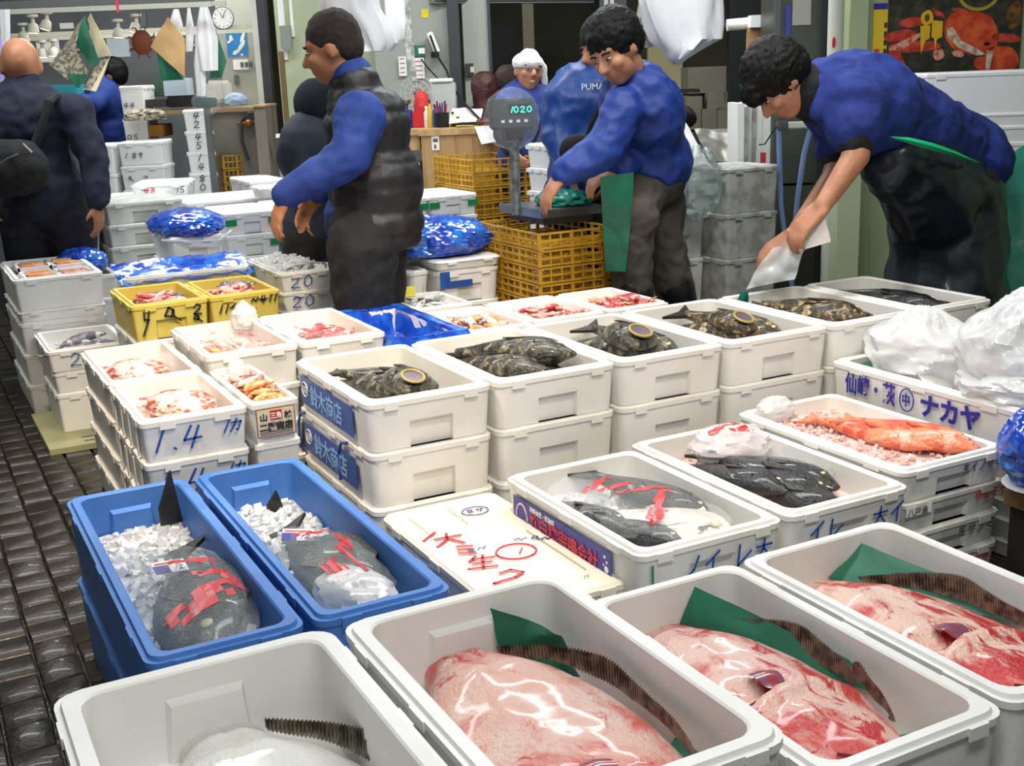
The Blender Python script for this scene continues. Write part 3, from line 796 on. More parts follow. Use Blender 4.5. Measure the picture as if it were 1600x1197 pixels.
for px, py, w in ((35, 48, 7), (50, 35, 8), (72, 30, 8), (183, 42, 9), (212, 34, 9), (75, 78, 6), (63, 79, 6)):
    r, z = {35: (-3.036, 1.879), 50: (-2.968, 1.928), 72: (-2.876, 1.944), 183: (-2.43, 1.88), 212: (-2.309, 1.907), 75: (-3.105, 1.801), 63: (-3.181, 1.795)}[px]
    s = aempty('spotlight', r, 7.92 if px not in (75, 63) else 8.6, z, 'small cream spotlight %s on the overhead rail' % {35: 'furthest left', 50: 'second from the left', 72: 'third from the left, tilted', 183: 'right of the red hanging tag', 212: 'nearest the brown crab ornament', 75: 'small, above the bald man on the right side', 63: 'small, just above the bald man'}[px], 'lamp', 'stall spotlights')
    bm = bmesh.new(); lathe(bm, [(.02, .05), (.035, .05), (.035, .035), (.012, .03), (.012, -.01)], 12); part('mount', bm, RAILM, s)
    bm = bmesh.new(); lathe(bm, [(.014, 0), (.03, -.012), (.038, -.06), (.034, -.062)], 12)
    ms = fin(bm, ang=50); ms.transform(Matrix.Rotation(.35 if px in (72, 212) else .1, 4, 'Y')); part('lamp_head', ms, RAILM, s)
    bm = bmesh.new(); lathe(bm, [(.001, -.062), (.03, -.063), (.03, -.066)], 12); m2 = fin(bm); m2.transform(Matrix.Rotation(.35 if px in (72, 212) else .1, 4, 'Y'))
    part('bulb', m2, mat('lamp_glow', '#fff4dc', .4, emit='#fff4dc', es=2.2), s)
# ================================================================== SALES ROWS OF FISH BOXES
# ---- four big boxes in front with one halibut each
F1 = foam_box('large white foam box in the front left corner holding the pale halibut', .119, .62, 1.25, 2.005, .50, .19, depth=.165, wall=.035, bulge=.17, rad=.04)
F2 = foam_box('large white foam box front centre holding the pink halibut with the upright fin', .64, 1.112, 1.25, 2.0, .50, .19, depth=.165, wall=.035, bulge=.17, rad=.04)
F3 = foam_box('white foam box right of the front centre box, halibut with the cut gill inside', 1.132, 1.535, 1.20, 1.94, .44, .165, depth=.14, wall=.03, rad=.035)
F4 = foam_box('white foam box at the lower right edge with a bloodied halibut', 1.55, 1.995, 1.21, 1.945, .44, .165, depth=.14, wall=.03, rad=.035)
stack_under('under the front left halibut box', .13, .61, 1.26, 1.995, (.309, .15, 0))
stack_under('under the front centre halibut box', .65, 1.10, 1.26, 1.99, (.309, .15, 0))
stack_under('under the box of the halibut with the cut gill', 1.14, 1.528, 1.205, 1.935, (.274, .137, 0))
stack_under('under the halibut box at the lower right edge', 1.56, 1.99, 1.215, 1.94, (.274, .137, 0))
FIN1 = mat('brown_ribbed_fin', '#7d6a58', .35, col2='#3e322a', scale=40, lo=.4, hi=.6, coat=.2)
FIN2 = mat('grey_brown_ribbed_fin', '#7c7460', .35, col2='#4a4436', scale=40, coat=.2)
FL1 = flesh_material('pale_halibut_skin', '#dcdcd2', '#d3cdc2', '#e3b1a4', .66, .74, 7)
FL2 = flesh_material('pink_halibut_skin', '#dca796', '#dcc7b8', '#cc5a50', .48, .64, 6.5, (1.1, .9, 1), .0, .10)
FL3 = flesh_material('blood_streaked_halibut_skin', '#e6c2b4', '#dfab9c', '#c8443f', .49, .60, 6, (.8, 1.3, 1), .03, .09)
FL4 = flesh_material('bright_blood_streaked_halibut_skin', '#edccba', '#e8b8a6', '#cf3a38', .49, .58, 5.5, (.7, 1.5, 1), .03, .11)
R90 = -pi/2
halibut('pale white halibut with a brown fringe fin in the front left box', (.365, 1.60, .352), (.0, .0, R90-.05), .80, .44, .062, FL1, fin_w=(.07, .0), finm=FIN2, stump=.36, details=False, head=.8, bend=.02)
halibut('pink halibut with a small upright red fin in the front centre box', (.862, 1.59, .362), (0, 0, R90), .80, .38, .085, FL2, fin_w=(.06, .0), finm=FIN1, stump=.42, head=.88, bend=.0)
halibut('halibut with a dark cut gill edge right of the front centre box', (1.318, 1.575, .325), (0, .0, R90), .68, .32, .07, FL3, fin_w=(.075, .0), finm=FIN1, stump=.5, head=.66, bend=.0)
halibut('bloodied halibut with a dark pectoral fin at the lower right edge', (1.752, 1.575, .325), (0, 0, R90), .67, .355, .07, FL4, fin_w=(.07, .0), finm=FIN1, stump=.38, head=.72, bend=.0)
def gsheet(label, corners, seed, amp=.01, m=None, nx=10, ny=8):
    o = sheet('paper_sheet', corners, nx, ny, amp, m or GREENPAPER, None, seed, 10); return tag(o, label, 'paper')
gsheet('green paper corner sticking up beside the pink halibut', [(.95, 1.93, .37), (1.06, 1.80, .36), (1.045, 1.84, .435), (.945, 1.955, .475)], 3, .016, None, 14, 12)
gsheet('green paper strip by the near wall of the front centre box', [(1.0, 1.27, .37), (1.07, 1.27, .37), (1.075, 1.5, .385), (1.05, 1.5, .36)], 4, .004)
gsheet('green paper rising along the far wall behind the halibut with the cut gill', [(1.36, 1.895, .35), (1.503, 1.45, .35), (1.505, 1.54, .385), (1.40, 1.90, .425)], 5, .006)
gsheet('green paper under the head of the halibut with the cut gill', [(1.17, 1.235, .33), (1.48, 1.235, .345), (1.49, 1.34, .335), (1.20, 1.40, .33)], 6, .006)
gsheet('green paper behind the fin of the halibut at the lower right edge', [(1.78, 1.9, .35), (1.958, 1.50, .35), (1.958, 1.62, .385), (1.88, 1.90, .41)], 7, .006)
gsheet('wet green paper under the halibut head at the lower right edge', [(1.60, 1.25, .33), (1.93, 1.25, .34), (1.90, 1.36, .335), (1.60, 1.52, .335)], 8, .007)

# ---- two long blue boxes of ice
Bl = foam_box('long blue foam box of ice, the left one', .302, .622, 2.15, 3.235, .44, .22, BLUEFOAM, depth=.20, wall=.028, handle=False, bulge=.14, rad=.03)
Br = foam_box('long blue foam box of ice, the right one beside the writing-covered lid', .642, .95, 2.15, 3.235, .44, .22, BLUEFOAM, depth=.20, wall=.028, handle=False, bulge=.14, rad=.03)
foam_box('blue foam box under the left blue box', .302, .622, 2.15, 3.235, .219, .218, BLUEFOAM, depth=.03, handle=False)
foam_box('blue foam box under the right blue box', .642, .95, 2.15, 3.235, .219, .218, BLUEFOAM, depth=.03, handle=False)
ice_heap('ice_heap', 'crushed ice filling the left blue box', .34, .585, 2.2, 3.19, .325, .012, ICE, 420, .022, 1, .02)
ice_heap('ice_heap', 'crushed ice filling the right blue box', .68, .912, 2.2, 3.19, .325, .012, ICE, 420, .022, 2, .02)
salmon = make_fish('whole_fish', 'big dark olive fish in a clear bag on the ice of the left blue box', .56, .22, .10, GREENFISH, FINDARK, bend=.01)
salmon.location = (.475, 2.56, .36); salmon.rotation_euler = (.25, 0, R90-.12)
s2 = dup(salmon, (.80, 2.58, .358), (.3, 0, R90+.05), 'big dark olive fish in a clear bag on the ice of the right blue box'); s2.scale = (.9, .9, .95)
tag(link('tail_of_fish', finmesh([(0, -.035), (.15, .0), (.05, .035), (0, .03)], .004), FINDARK, None, (.55, 3.12, .35)), 'black fish tail sticking upright out of the ice in the left blue box', 'fish').rotation_euler = (pi/2, -pi/2+.1, .3)
tag(link('tail_of_fish', finmesh([(0, -.03), (.07, .0), (.03, .03), (0, .025)], .004), FINDARK, None, (.83, 3.08, .33)), 'black fish tail tip showing in the ice of the right blue box', 'fish').rotation_euler = (pi/2, -pi/2+.1, .3)
def bagcard(label, x, y, z, rz, k=1):
    o = empty('price_card', (x, y, z), rz, label, 'card')
    part('card', boxmesh(-.035*k, .035*k, -.022*k, .022*k, 0, .0015), CARD, o)
    part('blue_corner', boxmesh(-.035*k, -.003*k, -.022*k, .006*k, .0015, .0025), INK_NAVY, o)
    write_strokes('print', '12', .014*k, INK_BLUE, o, (.004*k, -.015*k, .0016), (1, 0, 0), (0, 1, 0))
    part('red_line', boxmesh(-.03*k, .03*k, .010*k, .016*k, .0015, .002), INK_RED, o); o.rotation_euler = (.25, .1, rz); return o
bagcard('white and blue card on the bagged fish in the left blue box', .455, 2.66, .415, .1, 1.1)
bagcard('white and blue card on the bagged fish in the right blue box', .775, 2.69, .413, -.35, 1.1)
def clearbag(label, loc, sx, sy, sz, seed, prints=(), rz=0, m=None, amp=.12, neck=0, cat='bag', flat=.6, scale=2.4):
    o = link('plastic_bag', bagmesh(sx, sy, sz, amp, scale, seed, 32, 20, neck, flat), m or CLEAR, None, loc, rz); tag(o, label, cat)
    from mathutils.bvhtree import BVHTree
    bm = bmesh.new(); bm.from_mesh(o.data); t = BVHTree.FromBMesh(bm)
    for i, (u, v, w, h, a) in enumerate(prints):      # red print that lies on the film
        b2 = bmesh.new(); g = []
        for jj in range(4):
            row = []
            for ii in range(8):
                x = (u+w*(ii/7-.5)*cos(a)-h*(jj/3-.5)*sin(a)); y = (v+w*(ii/7-.5)*sin(a)+h*(jj/3-.5)*cos(a))
                hit = t.ray_cast(V((x*sx, y*sy, 2)), V((0, 0, -1)))
                row.append(b2.verts.new((hit[0] if hit[0] is not None else V((x*sx, y*sy, 0)))+V((0, 0, .0015))))
            g.append(row)
        for jj in range(3):
            for ii in range(7):
                if (ii*7+jj*3+i*5) % 5: b2.faces.new((g[jj][ii], g[jj][ii+1], g[jj+1][ii+1], g[jj+1][ii]))
        part('red_print', fin(b2, False), mat('red_bag_print', '#c01f28', .35), o)
    bm.free(); return o
clearbag('clear bag with red print around the fish in the left blue box', (.475, 2.50, .375), .118, .31, .062, 3, ((.1, .42, .9, .12, 0), (.35, .1, .7, .13, .1), (.0, -.35, 1.3, .3, .3), (.7, -.05, .25, .4, 1.2)), R90*0-.1)
clearbag('clear bag with red print around the fish in the right blue box', (.80, 2.52, .372), .105, .27, .06, 4, ((.1, .5, .9, .12, 0), (.45, .1, .5, .25, 1.0), (-.3, -.4, .4, .35, .3), (.2, -.3, .15, .6, .2)), .05)
clearbag('milky plastic wrapped end of the fish in the right blue box', (.80, 2.36, .378), .075, .11, .05, 8, (), .3, MILKY)

# ---- closed box with hand-written lid
lid = foam_box('closed white foam box with red handwriting on its lid', 1.13, 1.50, 2.29, 3.06, .272, .13, mat('warm_foam_lid', '#f2ead8', .5, col2='#ece2cc', scale=4, bump=.1, bscale=200), closed=True)
foam_box('white foam box under the closed box with the written lid', 1.13, 1.50, 2.29, 3.06, .14, .138, depth=.03)
lx, ly = lid.location.x, lid.location.y; LH = .1305
def on_lid(n, t, s, m, x, y, rz, w=None): return write_strokes(n, t, s, m, lid, (x-lx, y-ly, LH), (cos(rz), sin(rz), 0), (-sin(rz), cos(rz), 0), w)
on_lid('red_writing', '大', .085, INK_RED, 1.165, 2.74, -.15, .004); on_lid('red_writing', 'ミ', .07, INK_RED, 1.18, 2.655, -.2, .004)
on_lid('red_writing', '生', .085, INK_RED, 1.17, 2.56, -.3, .004); on_lid('red_writing', '2', .09, INK_RED, 1.18, 2.45, -.6, .004)
on_lid('red_writing', '/', .05, INK_RED, 1.15, 2.80, -.15, .004)
on_lid('blue_writing', 'ミ~', .028, INK_BLUE, 1.22, 2.655, 0); on_lid('blue_writing', '~a~/', .032, INK_BLUE, 1.36, 2.66, -.45)
bm = bmesh.new(); tube(bm, [(1.335-lx+.055*cos(a), 2.60-ly+.05*sin(a), LH+.001) for a in [2*pi*k/24 for k in range(25)]], .0025, 5, False); part('red_circle', bm, INK_RED, lid)
on_lid('red_writing', '1', .035, INK_RED, 1.325, 2.585, -.3, .002)
bm = bmesh.new(); tube(bm, [(1.375-lx+.04*cos(a), 2.93-ly+.032*sin(a), LH+.001) for a in [2*pi*k/24 for k in range(25)]], .0018, 5, False); part('blue_circle', bm, INK_BLUE, lid)
on_lid('blue_writing', '8サ', .026, INK_NAVY, 1.345, 2.922, -.1); on_lid('green_mark', '~', .02, mat('green_ink', '#3c9a4c', .5), 1.40, 2.35, .2)
bm = bmesh.new()
for x, y0, y1 in ((1.19, 2.83, 2.99), (1.315, 2.85, 3.0), (1.43, 2.40, 2.72)): bbox(bm, x-lx-.0012, x-lx+.0012, y0-ly, y1-ly, LH, LH+.0008)
part('score_line', bm, mat('lid_score', '#b3a57c', .6), lid)

# ---- row of dark fish boxes
XR = [1.125, 1.545, 1.99, 2.42, 2.88, 3.325, 3.70]
names = ['near left corner, blue print on its side', 'second from the left', 'third from the left', 'fourth from the left, brown speckled fish', 'fifth from the left with green plastic', 'at the far right end with black fish']
short = ['at the near left corner', 'second from the left', 'third from the left', 'fourth from the left', 'fifth from the left', 'at the far right end']
RB = []
for i in range(6):
    x0, x1 = XR[i], XR[i+1]-.012
    RB.append(foam_box('white foam box of the dark fish row, '+names[i], x0, x1, 3.095, 3.775, .60, .156, depth=.125, wall=.03))
    stack_under('in the dark fish row, '+short[i], x0+.003, x1-.003, 3.098, 3.772, (.443, .27, .135, 0), handle=(True))
r1 = RB[0]; hx = -(XR[1]-.012-XR[0])/2
r1b = bpy.data.objects.get('foam_box')
def side_label(box, h, z0, z1, text, y0=.30, y1=-.16):   # printed strip on the left (-x) side of a box
    w2 = box.dimensions.x/2 if False else hx
    plate('printed_label', (w2-.001, y0, z0), (0, -1, 0), (0, 0, 1), y0-y1, z1-z0, PRINT_BLUE, box)
    bm = bmesh.new(); tube(bm, [(w2-.004, y0-.045+.03*cos(a), (z0+z1)/2+.006+.024*sin(a)) for a in [2*pi*k/18 for k in range(19)]], .002, 5, False); part('printed_ring', bm, PRINT_WHITE, box)
    for k in range(3): plate('printed_line', (w2-.0028, y0-.02-.0*k, (z0+z1)/2-.004+.008*k), (0, -1, 0), (0, 0, 1), .045, .003, PRINT_WHITE, box)
    write_font('printed_text', text, (z1-z0)*.78, LIGHTBLUE, box, (w2-.0025, y0-.10, z0+.018), (0, -1, 0), (0, 0, 1), .0008)
side_label(r1, .156, .022, .118, '鈴木商店', .27, -.22)
u = [o for o in COL.objects if o.name.startswith('foam_box') and o.get('label', '').startswith('white foam box, second level down in the dark fish row, at the near left')][0]
side_label(u, .172, .03, .13, '鈴木商店', .27, -.22)
for yy in (.30, -.10):
    bm = bmesh.new(); tube(bm, [(hx-.001, yy-.05, .162), (hx-.003, yy, .150), (hx-.003, yy+.03, .11), (hx-.003, yy+.032, .02)], .005, 6); part('blue_strap', bm, PRINT_BLUE, u)

# prototypes of the catch
rk = bank(make_fish('rockfish', 'x', .40, .17, .11, DARKFISH, FINDARK, mouth=True))
rk2 = bank(make_fish('rockfish', 'x', .38, .15, .10, DARKFISH, FINDARK))
sp = bank(make_fish('speckled_fish', 'x', .38, .15, .10, STRIPEFISH, FINDARK))
spm = bank(make_fish('speckled_fish', 'x', .40, .16, .10, STRIPEFISH, FINDARK, mouth=True))
bk = bank(make_fish('black_fish', 'x', .40, .13, .09, BLACKFISH, FINDARK))
RANK = {1: [''], 2: [', farther back', ', nearer'], 3: [', farthest back', ', middle', ', nearest'], 4: [', farthest back', ', second from the back', ', third from the back', ', nearest']}
def lay(proto, items, label, group, z):
    if isinstance(label, str):
        order = sorted(range(len(items)), key=lambda i: -items[i][1]); lab = [None]*len(items)
        for r_, i in enumerate(order): lab[i] = label+RANK[len(items)][r_]
        label = lab
    for i, (x, y, dz, rz, sc) in enumerate(items):
        if y > 3.1:      # keep nose and tail inside the box walls
            k = max(j for j in range(6) if XR[j] < x); bx0, bx1, by0, by1 = XR[k]+.045, XR[k+1]-.057, 3.14, 3.73
            L = {'rockfish': .40, 'speckled_fish': .40, 'black_fish': .40}.get(proto.name.split('.')[0], .4)
            for _ in range(12):
                dx, dy = cos(rz)*L*sc, sin(rz)*L*sc
                xs = (x+dx*.5, x-dx*.64); ys = (y+dy*.5, y-dy*.64)
                if max(xs)-min(xs) > bx1-bx0-.05 or max(ys)-min(ys) > by1-by0: sc *= .96; continue
                break
            x += max(0, bx0+.025-min(xs))-max(0, max(xs)-bx1+.025); y += max(0, by0-min(ys))-max(0, max(ys)-by1)
        place(proto, (x, y, z+dz), ((i*37 % 7-3)*.06, (i*53 % 5-2)*.05, rz), label if isinstance(label, str) else label[i], group, (sc, sc, sc))
A1 = R90+.5; ZF = .522
LK, L2_, L3_, L4_, L5_, L6_ = [l+' dark fish box' for l in ('first', 'second', 'third', 'fourth', 'fifth', 'sixth')]
lay(rk2, [(1.29, 3.56, .012, R90+.45, 1.15), (1.41, 3.50, .03, R90+.7, 1.1), (1.27, 3.28, .0, R90+1.1, .95)], 'closed-mouth dark rockfish in the near left corner box', 'closed-mouth rockfish in the near left corner box', ZF)
lay(rk, [(1.36, 3.37, .05, R90-.25, .98)], ['dark rockfish with yellow-lipped open mouth in the near left corner box'], None, ZF)
lay(rk2, [(1.72, 3.56, .02, R90+.35, 1.2), (1.86, 3.40, .02, R90+.8, 1.1), (1.68, 3.27, .0, R90+1.1, 1.0)], 'closed-mouth rockfish in the second dark fish box', 'closed-mouth rockfish in the second box', ZF)
lay(rk2, [(1.80, 3.48, .06, R90+.5, 1.25)], ['largest dark rockfish on top in the second dark fish box'], None, ZF)
lay(rk2, [(2.13, 3.58, .02, R90+.4, 1.2), (2.30, 3.36, .015, R90+.9, 1.05), (2.12, 3.29, .0, R90+.9, 1.0), (2.28, 3.58, .03, R90+.2, 1.1)], 'closed-mouth rockfish in the third dark fish box', 'closed-mouth rockfish in the third box', ZF)
lay(rk, [(2.22, 3.42, .065, R90-.30, 1.1)], ['rockfish with purple-lined gaping mouth on top in the third box'], None, ZF)
lay(sp, [(2.57, 3.58, .015, R90+.4, 1.2), (2.74, 3.36, .01, R90+1.0, 1.05), (2.56, 3.30, .0, R90+.8, 1.0), (2.72, 3.57, .03, R90+.3, 1.15)], 'brown speckled fish in the fourth box of the dark fish row', 'speckled fish in the fourth box', ZF)
lay(spm, [(2.66, 3.42, .06, R90-.30, 1.05)], ['brown speckled fish with open mouth on top in the fourth box'], None, ZF)
lay(sp, [(3.05, 3.58, .02, R90+.45, 1.25), (3.17, 3.46, .04, R90+.6, 1.2), (3.02, 3.32, .0, R90+.7, 1.1)], 'brown speckled fish in the box with green plastic', 'speckled fish in the fifth box', ZF)
lay(bk, [(3.45, 3.60, .02, R90+.3, 1.2), (3.56, 3.48, .035, R90+.5, 1.2), (3.45, 3.34, .01, R90+.5, 1.1), (3.57, 3.28, .0, R90+.8, .95)], 'black fish in the far right box of the row', 'black fish in the far right box', ZF)
gsheet('green plastic sheet in the corner of the near left dark fish box', [(1.30, 3.73, .52), (1.50, 3.70, .52), (1.505, 3.42, .545), (1.44, 3.44, .50)], 11, .012, GREENFILM)
gsheet('green plastic scrap in the corner of the fifth dark fish box', [(2.92, 3.72, .55), (3.0, 3.72, .55), (2.99, 3.70, .62), (2.97, 3.71, .625)], 12, .01, GREENFILM)
for i, (x0, x1) in enumerate(zip(XR, XR[1:])):
    ice_heap('ice_bed', 'thin bed of ice under the fish in dark fish box %s of the row' % ['one', 'two', 'three', 'four', 'five', 'six'][i], x0+.045, x1-.057, 3.14, 3.73, .482, .004, FOAM_DIM, 40, .012, 20+i)

# ---- middle right row: bagged flatfish, dark fish, red fish
M1 = foam_box('white foam box with dark blue lettered label, bagged flatfish inside', 1.462, 1.912, 2.205, 2.91, .372, .125, depth=.095, wall=.03)
M2 = foam_box('white foam box of long dark fish beside the flatfish box', 1.93, 2.36, 2.212, 2.965, .372, .125, depth=.095, wall=.03)
M3 = foam_box('white foam box holding two red-orange fish on ice', 2.375, 2.80, 2.26, 3.0, .39, .098, depth=.08, wall=.028)
stack_under('under the bagged flatfish box', 1.466, 1.908, 2.21, 2.905, (.246, .123, 0))
stack_under('under the box of long dark fish', 1.934, 2.356, 2.216, 2.96, (.246, .123, 0))
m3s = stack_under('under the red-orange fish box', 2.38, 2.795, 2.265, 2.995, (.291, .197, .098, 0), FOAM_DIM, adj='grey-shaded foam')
a = M1; ax_ = -.225; 
plate('printed_label', (ax_-.001, .29, .018), (0, -1, 0), (0, 0, 1), .52, .068, mat('deep_blue_label', '#2b2f94', .4), a)
write_font('printed_text', '竹白穂宗鳴会社', .052, INK_RED, a, (ax_-.003, .19, .022), (0, -1, 0), (0, 0, 1), .0012)
write_font('printed_text', '有限会社・鮮魚卸', .017, PRINT_WHITE, a, (ax_-.0025, .19, .066), (0, -1, 0), (0, 0, 1), .0004)
bm = bmesh.new(); tube(bm, [(ax_-.003, .24+.032*cos(t), .03+.042*sin(t)) for t in [pi*k/12 for k in range(13)]], .003, 5, False); part('printed_ring', bm, mat('pale_pink_print', '#e8c6cc', .5), a)
for y, z, r in ((-.20, .068, .005), (-.21, .056, .004), (-.195, .045, .003), (-.208, .036, .010)):
    bm = bmesh.new(); ellipsoid(bm, (ax_-.003, y, z), (.001, r, r), None, 10); part('printed_drop', bm, PRINT_WHITE, a)
for b, t, x in ((M1, 'ノイ', -.10), (M1, 'レ大', .06), (M2, 'イレ', -.15), (M2, '大イ', .07)):
    write_strokes('blue_writing', t, .055, INK_BLUE, b, (x, -.3525 if b is M1 else -.3765, .03), (1, 0, 0), (0, 0, 1), .003)
plate('green_tape', (-.19, -.3527, .0), (1, 0, 0), (0, 0, 1), .006, .09, GREENTAPE, M1)
write_strokes('black_writing', '生イノサミ', .028, INK_GREY, M3, (.02, -.371, .048), (1, 0, 0), (0, 0, 1), .0018)
for q, t, mm, sz, x in ((m3s[0], 'サ生ミサ', INK_RED, .03, .08), (m3s[1], '生サノミ', INK_GREY, .034, .02), (m3s[2], '生ミサ', INK_RED, .03, .06)):
    write_strokes('writing', t, sz, mm, q, (x, -.366, .045), (1, 0, 0), (0, 0, 1), .0018)
plate('printed_stamp', (-.19, -.366, .05), (1, 0, 0), (0, 0, 1), .10, .03, CARD, m3s[0]); write_font('printed_text', '八戸漁', .026, INK_GREY, m3s[0], (-.185, -.3676, .053), (1, 0, 0), (0, 0, 1))
ZM = .33
lay(bk, [(1.55, 2.62, .0, R90+.15, .95), (1.78, 2.62, .008, R90+.25, 1.1), (1.60, 2.44, .0, R90+.3, .85)], ['dark fish along the left wall of the bagged flatfish box', 'large curved dark fish at the back of the bagged flatfish box', 'dark fish at the near end of the bagged flatfish box'], None, ZM-.012)
fl = make_fish('flatfish', 'spotted pale flatfish inside the clear bag', .34, .22, .03, wet('spotted_flatfish_skin', '#e4e2dc', '#cfcabf', '#55534e', scale=12, s3=14, lo3=.6, hi3=.64), SILVER); fl.location = (1.70, 2.42, .335); fl.rotation_euler = (.05, 0, R90+.5)
clearbag('clear bag with red lettering over the flatfish', (1.68, 2.54, .342), .155, .29, .040, 5, ((-.1, .5, .9, .1, .2), (.0, .28, .7, .10, -.1), (.15, .05, .8, .08, -.2), (.0, -.28, 1.3, .11, .35), (.5, .0, .5, .07, -.2), (-.4, -.5, .5, .08, .2)), .18, amp=.16)
lay(bk, [(2.07, 2.62, .0, R90+.12, 1.1), (2.15, 2.55, .012, R90+.2, 1.1), (2.22, 2.60, .0, R90+.12, 1.1), (2.12, 2.42, .005, R90+.3, .9)], 'long dark fish in the box beside the bagged flatfish', 'long dark fish in a row', ZM-.01)
ice_heap('ice_bed', 'ice under the long dark fish', 1.965, 2.325, 2.25, 2.93, .293, .006, ICEP, 160, .013, 31)
ice_heap('ice_bed', 'ice under the bagged flatfish', 1.50, 1.875, 2.25, 2.87, .29, .006, ICE, 160, .014, 32)
clearbag('milky bag with red lettering at the back of the long dark fish box', (2.20, 2.80, .36), .13, .10, .055, 6, ((-.4, .1, .3, .4, 1.0), (.0, .15, .8, .18, -.1), (.1, -.35, .6, .35, .1), (.5, .5, .3, .3, .1)), .1, mat('thin_milky_film', '#f3ecec', .15, alpha=.5, spec=.8, bump=.4, bscale=20), .18)
clearbag('clear loose bag edge over the long dark fish', (2.27, 2.62, .345), .07, .16, .04, 7, (), .15)
rf = bank(make_fish('red_fish', 'x', .36, .11, .08, REDFISH, REDFISH))
place(rf, (2.60, 2.60, .375), (.1, 0, R90+.22), 'red-orange fish nearer the left wall of its box', None, (1.15, 1.1, 1)); place(rf, (2.665, 2.50, .385), (0, .05, R90+.35), 'red-orange fish with its head at the near right', None, (1.1, 1.25, 1.1))
ice_heap('ice_bed', 'pinkish ice around the red-orange fish', 2.41, 2.765, 2.3, 2.99, .345, .008, ICEP, 420, .014, 33, .01)
clearbag('clear wrap with ice at the far left end of the red-orange fish box', (2.50, 2.95, .385), .07, .05, .045, 9, (), .1, MILKY)
clearbag('crumpled clear wrap with red print by the red-orange fish heads', (2.735, 2.36, .375), .05, .05, .02, 10, ((0, 0, .9, .5, .2),), .1)

# ---- big lettered box on the right with plastic bags on it
N = foam_box('large white foam box with purple lettering on its long side', 2.86, 3.36, 2.26, 3.088, .48, .17, depth=.12, wall=.035, handle=False)
for i, (zt, zb) in enumerate(((.309, .25), (.249, .19), (.189, .13), (.129, .06), (.059, 0))):
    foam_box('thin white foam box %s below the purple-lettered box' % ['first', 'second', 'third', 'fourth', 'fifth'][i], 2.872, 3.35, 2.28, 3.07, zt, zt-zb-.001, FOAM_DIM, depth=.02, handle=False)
PUR = mat('purple_blue_print', '#2c2494', .5); nx_ = -.25
write_font('purple_lettering', '仙崎・萩', .078, PUR, N, (nx_-.001, .330, .078), (0, -1, 0), (0, 0, 1), .0018, .75)
write_font('purple_lettering', '中', .048, PUR, N, (nx_-.001, .068, .086), (0, -1, 0), (0, 0, 1), .0010, .8)
bm = bmesh.new(); tube(bm, [(nx_-.002, .046+.030*cos(t), .104+.038*sin(t)) for t in [2*pi*k/24 for k in range(25)]], .0022, 5, False); part('purple_ring', bm, PUR, N)
write_font('purple_lettering', 'ナカヤ', .082, PUR, N, (nx_-.001, -.01, .074), (0, -1, 0), (0, 0, 1), .0032, 1.0)
gsheet('dark green sheet showing at the far end of the purple-lettered box', [(2.90, 2.9, .455), (3.1, 2.95, .455), (3.1, 3.03, .46), (2.90, 3.03, .46)], 13, .004, GREENFILM)
gsheet('beige card between the bags in the purple-lettered box', [(2.91, 2.66, .44), (3.0, 2.66, .44), (3.0, 2.74, .50), (2.91, 2.74, .50)], 14, .004, CARD)
def bigbag(label, loc, sx, sy, sz, seed, neck, amp=.16, rz=0, m=None, scale=1.8, fine=.32, ang=42, flat=0):
    o = link('plastic_bag', bagmesh(sx, sy, sz, amp, scale, seed, 96, 64, neck, flat, fine, ang), m or MILKY, None, loc, rz); return tag(o, label, 'bag')
bigbag('milky plastic bag, the left of two heaped on the purple-lettered box', (3.06, 2.84, .535), .165, .20, .135, 1, .55)
bigbag('milky plastic bag, the larger right one on the purple-lettered box', (3.12, 2.46, .58), .20, .21, .19, 6, .35)
bigbag('flat milky plastic bag in front on the purple-lettered box', (3.03, 2.42, .50), .16, .19, .07, 3, 0)
bb = bigbag('glossy blue plastic bag on a wooden stand at the right edge', (2.765, 2.095, .437), .15, .125, .125, 5, 0, .07, 0, BLUEFILM, 2.6, .35, 28)
bm = bmesh.new(); bmesh.ops.create_uvsphere(bm, u_segments=20, v_segments=8, radius=1)
for v in bm.verts: v.co = V((v.co.x*.135, v.co.y*.115, v.co.z*.012+(-.105)))
part('clear_base_wrap', bm, MILKY, bb)
ws = empty('wooden_stand', (2.86, 2.03, 0), 0, 'dark wooden stand under the blue plastic bag at the right edge', 'stand')
WOODD = mat('dark_brown_wood', '#5b4228', .6, col2='#473320', scale=6, stretch=(1, 1, 8)); 
part('top_board', boxmesh(-.16, .2, -.14, .16, .25, .30, .004), mat('brown_wood', '#7d6038', .55, col2='#6a4f2c', scale=5, stretch=(8, 1, 1)), ws)
part('body', boxmesh(-.145, .18, -.12, .145, 0, .25), mat('dark_stand_side', '#231c16', .7), ws)
# ================================================================== LEFT COLUMN AND BACK STACKS
WARMFOAM = FOAM
L1 = foam_box('white foam box marked 1.4 in front of the left column, round pink fish inside', .527, .832, 3.29, 3.805, .60, .125, depth=.10, wall=.022, rad=.015, handle=False)
L2 = foam_box('white foam box behind the one marked 1.4, pinkish fish on ice', .527, .832, 3.815, 4.38, .60, .125, depth=.10, wall=.022, rad=.015, handle=False)
L3 = foam_box('white foam box of orange shrimp with a square red and black label', .846, .990, 3.30, 3.805, .60, .125, depth=.06, wall=.012, rad=.012, handle=False)
ss = stack_under('below the 1.4 box', .529, .830, 3.292, 3.803, (.475, .345, .215, .09), rad=.015, handle=False)
stack_under('behind the 1.4 stack', .529, .830, 3.817, 4.378, (.475, .345, .215, .09), rad=.015, handle=False)
s3 = stack_under('below the shrimp box', .848, .988, 3.302, 3.803, (.475, .345, .215, .09), rad=.012, handle=False)
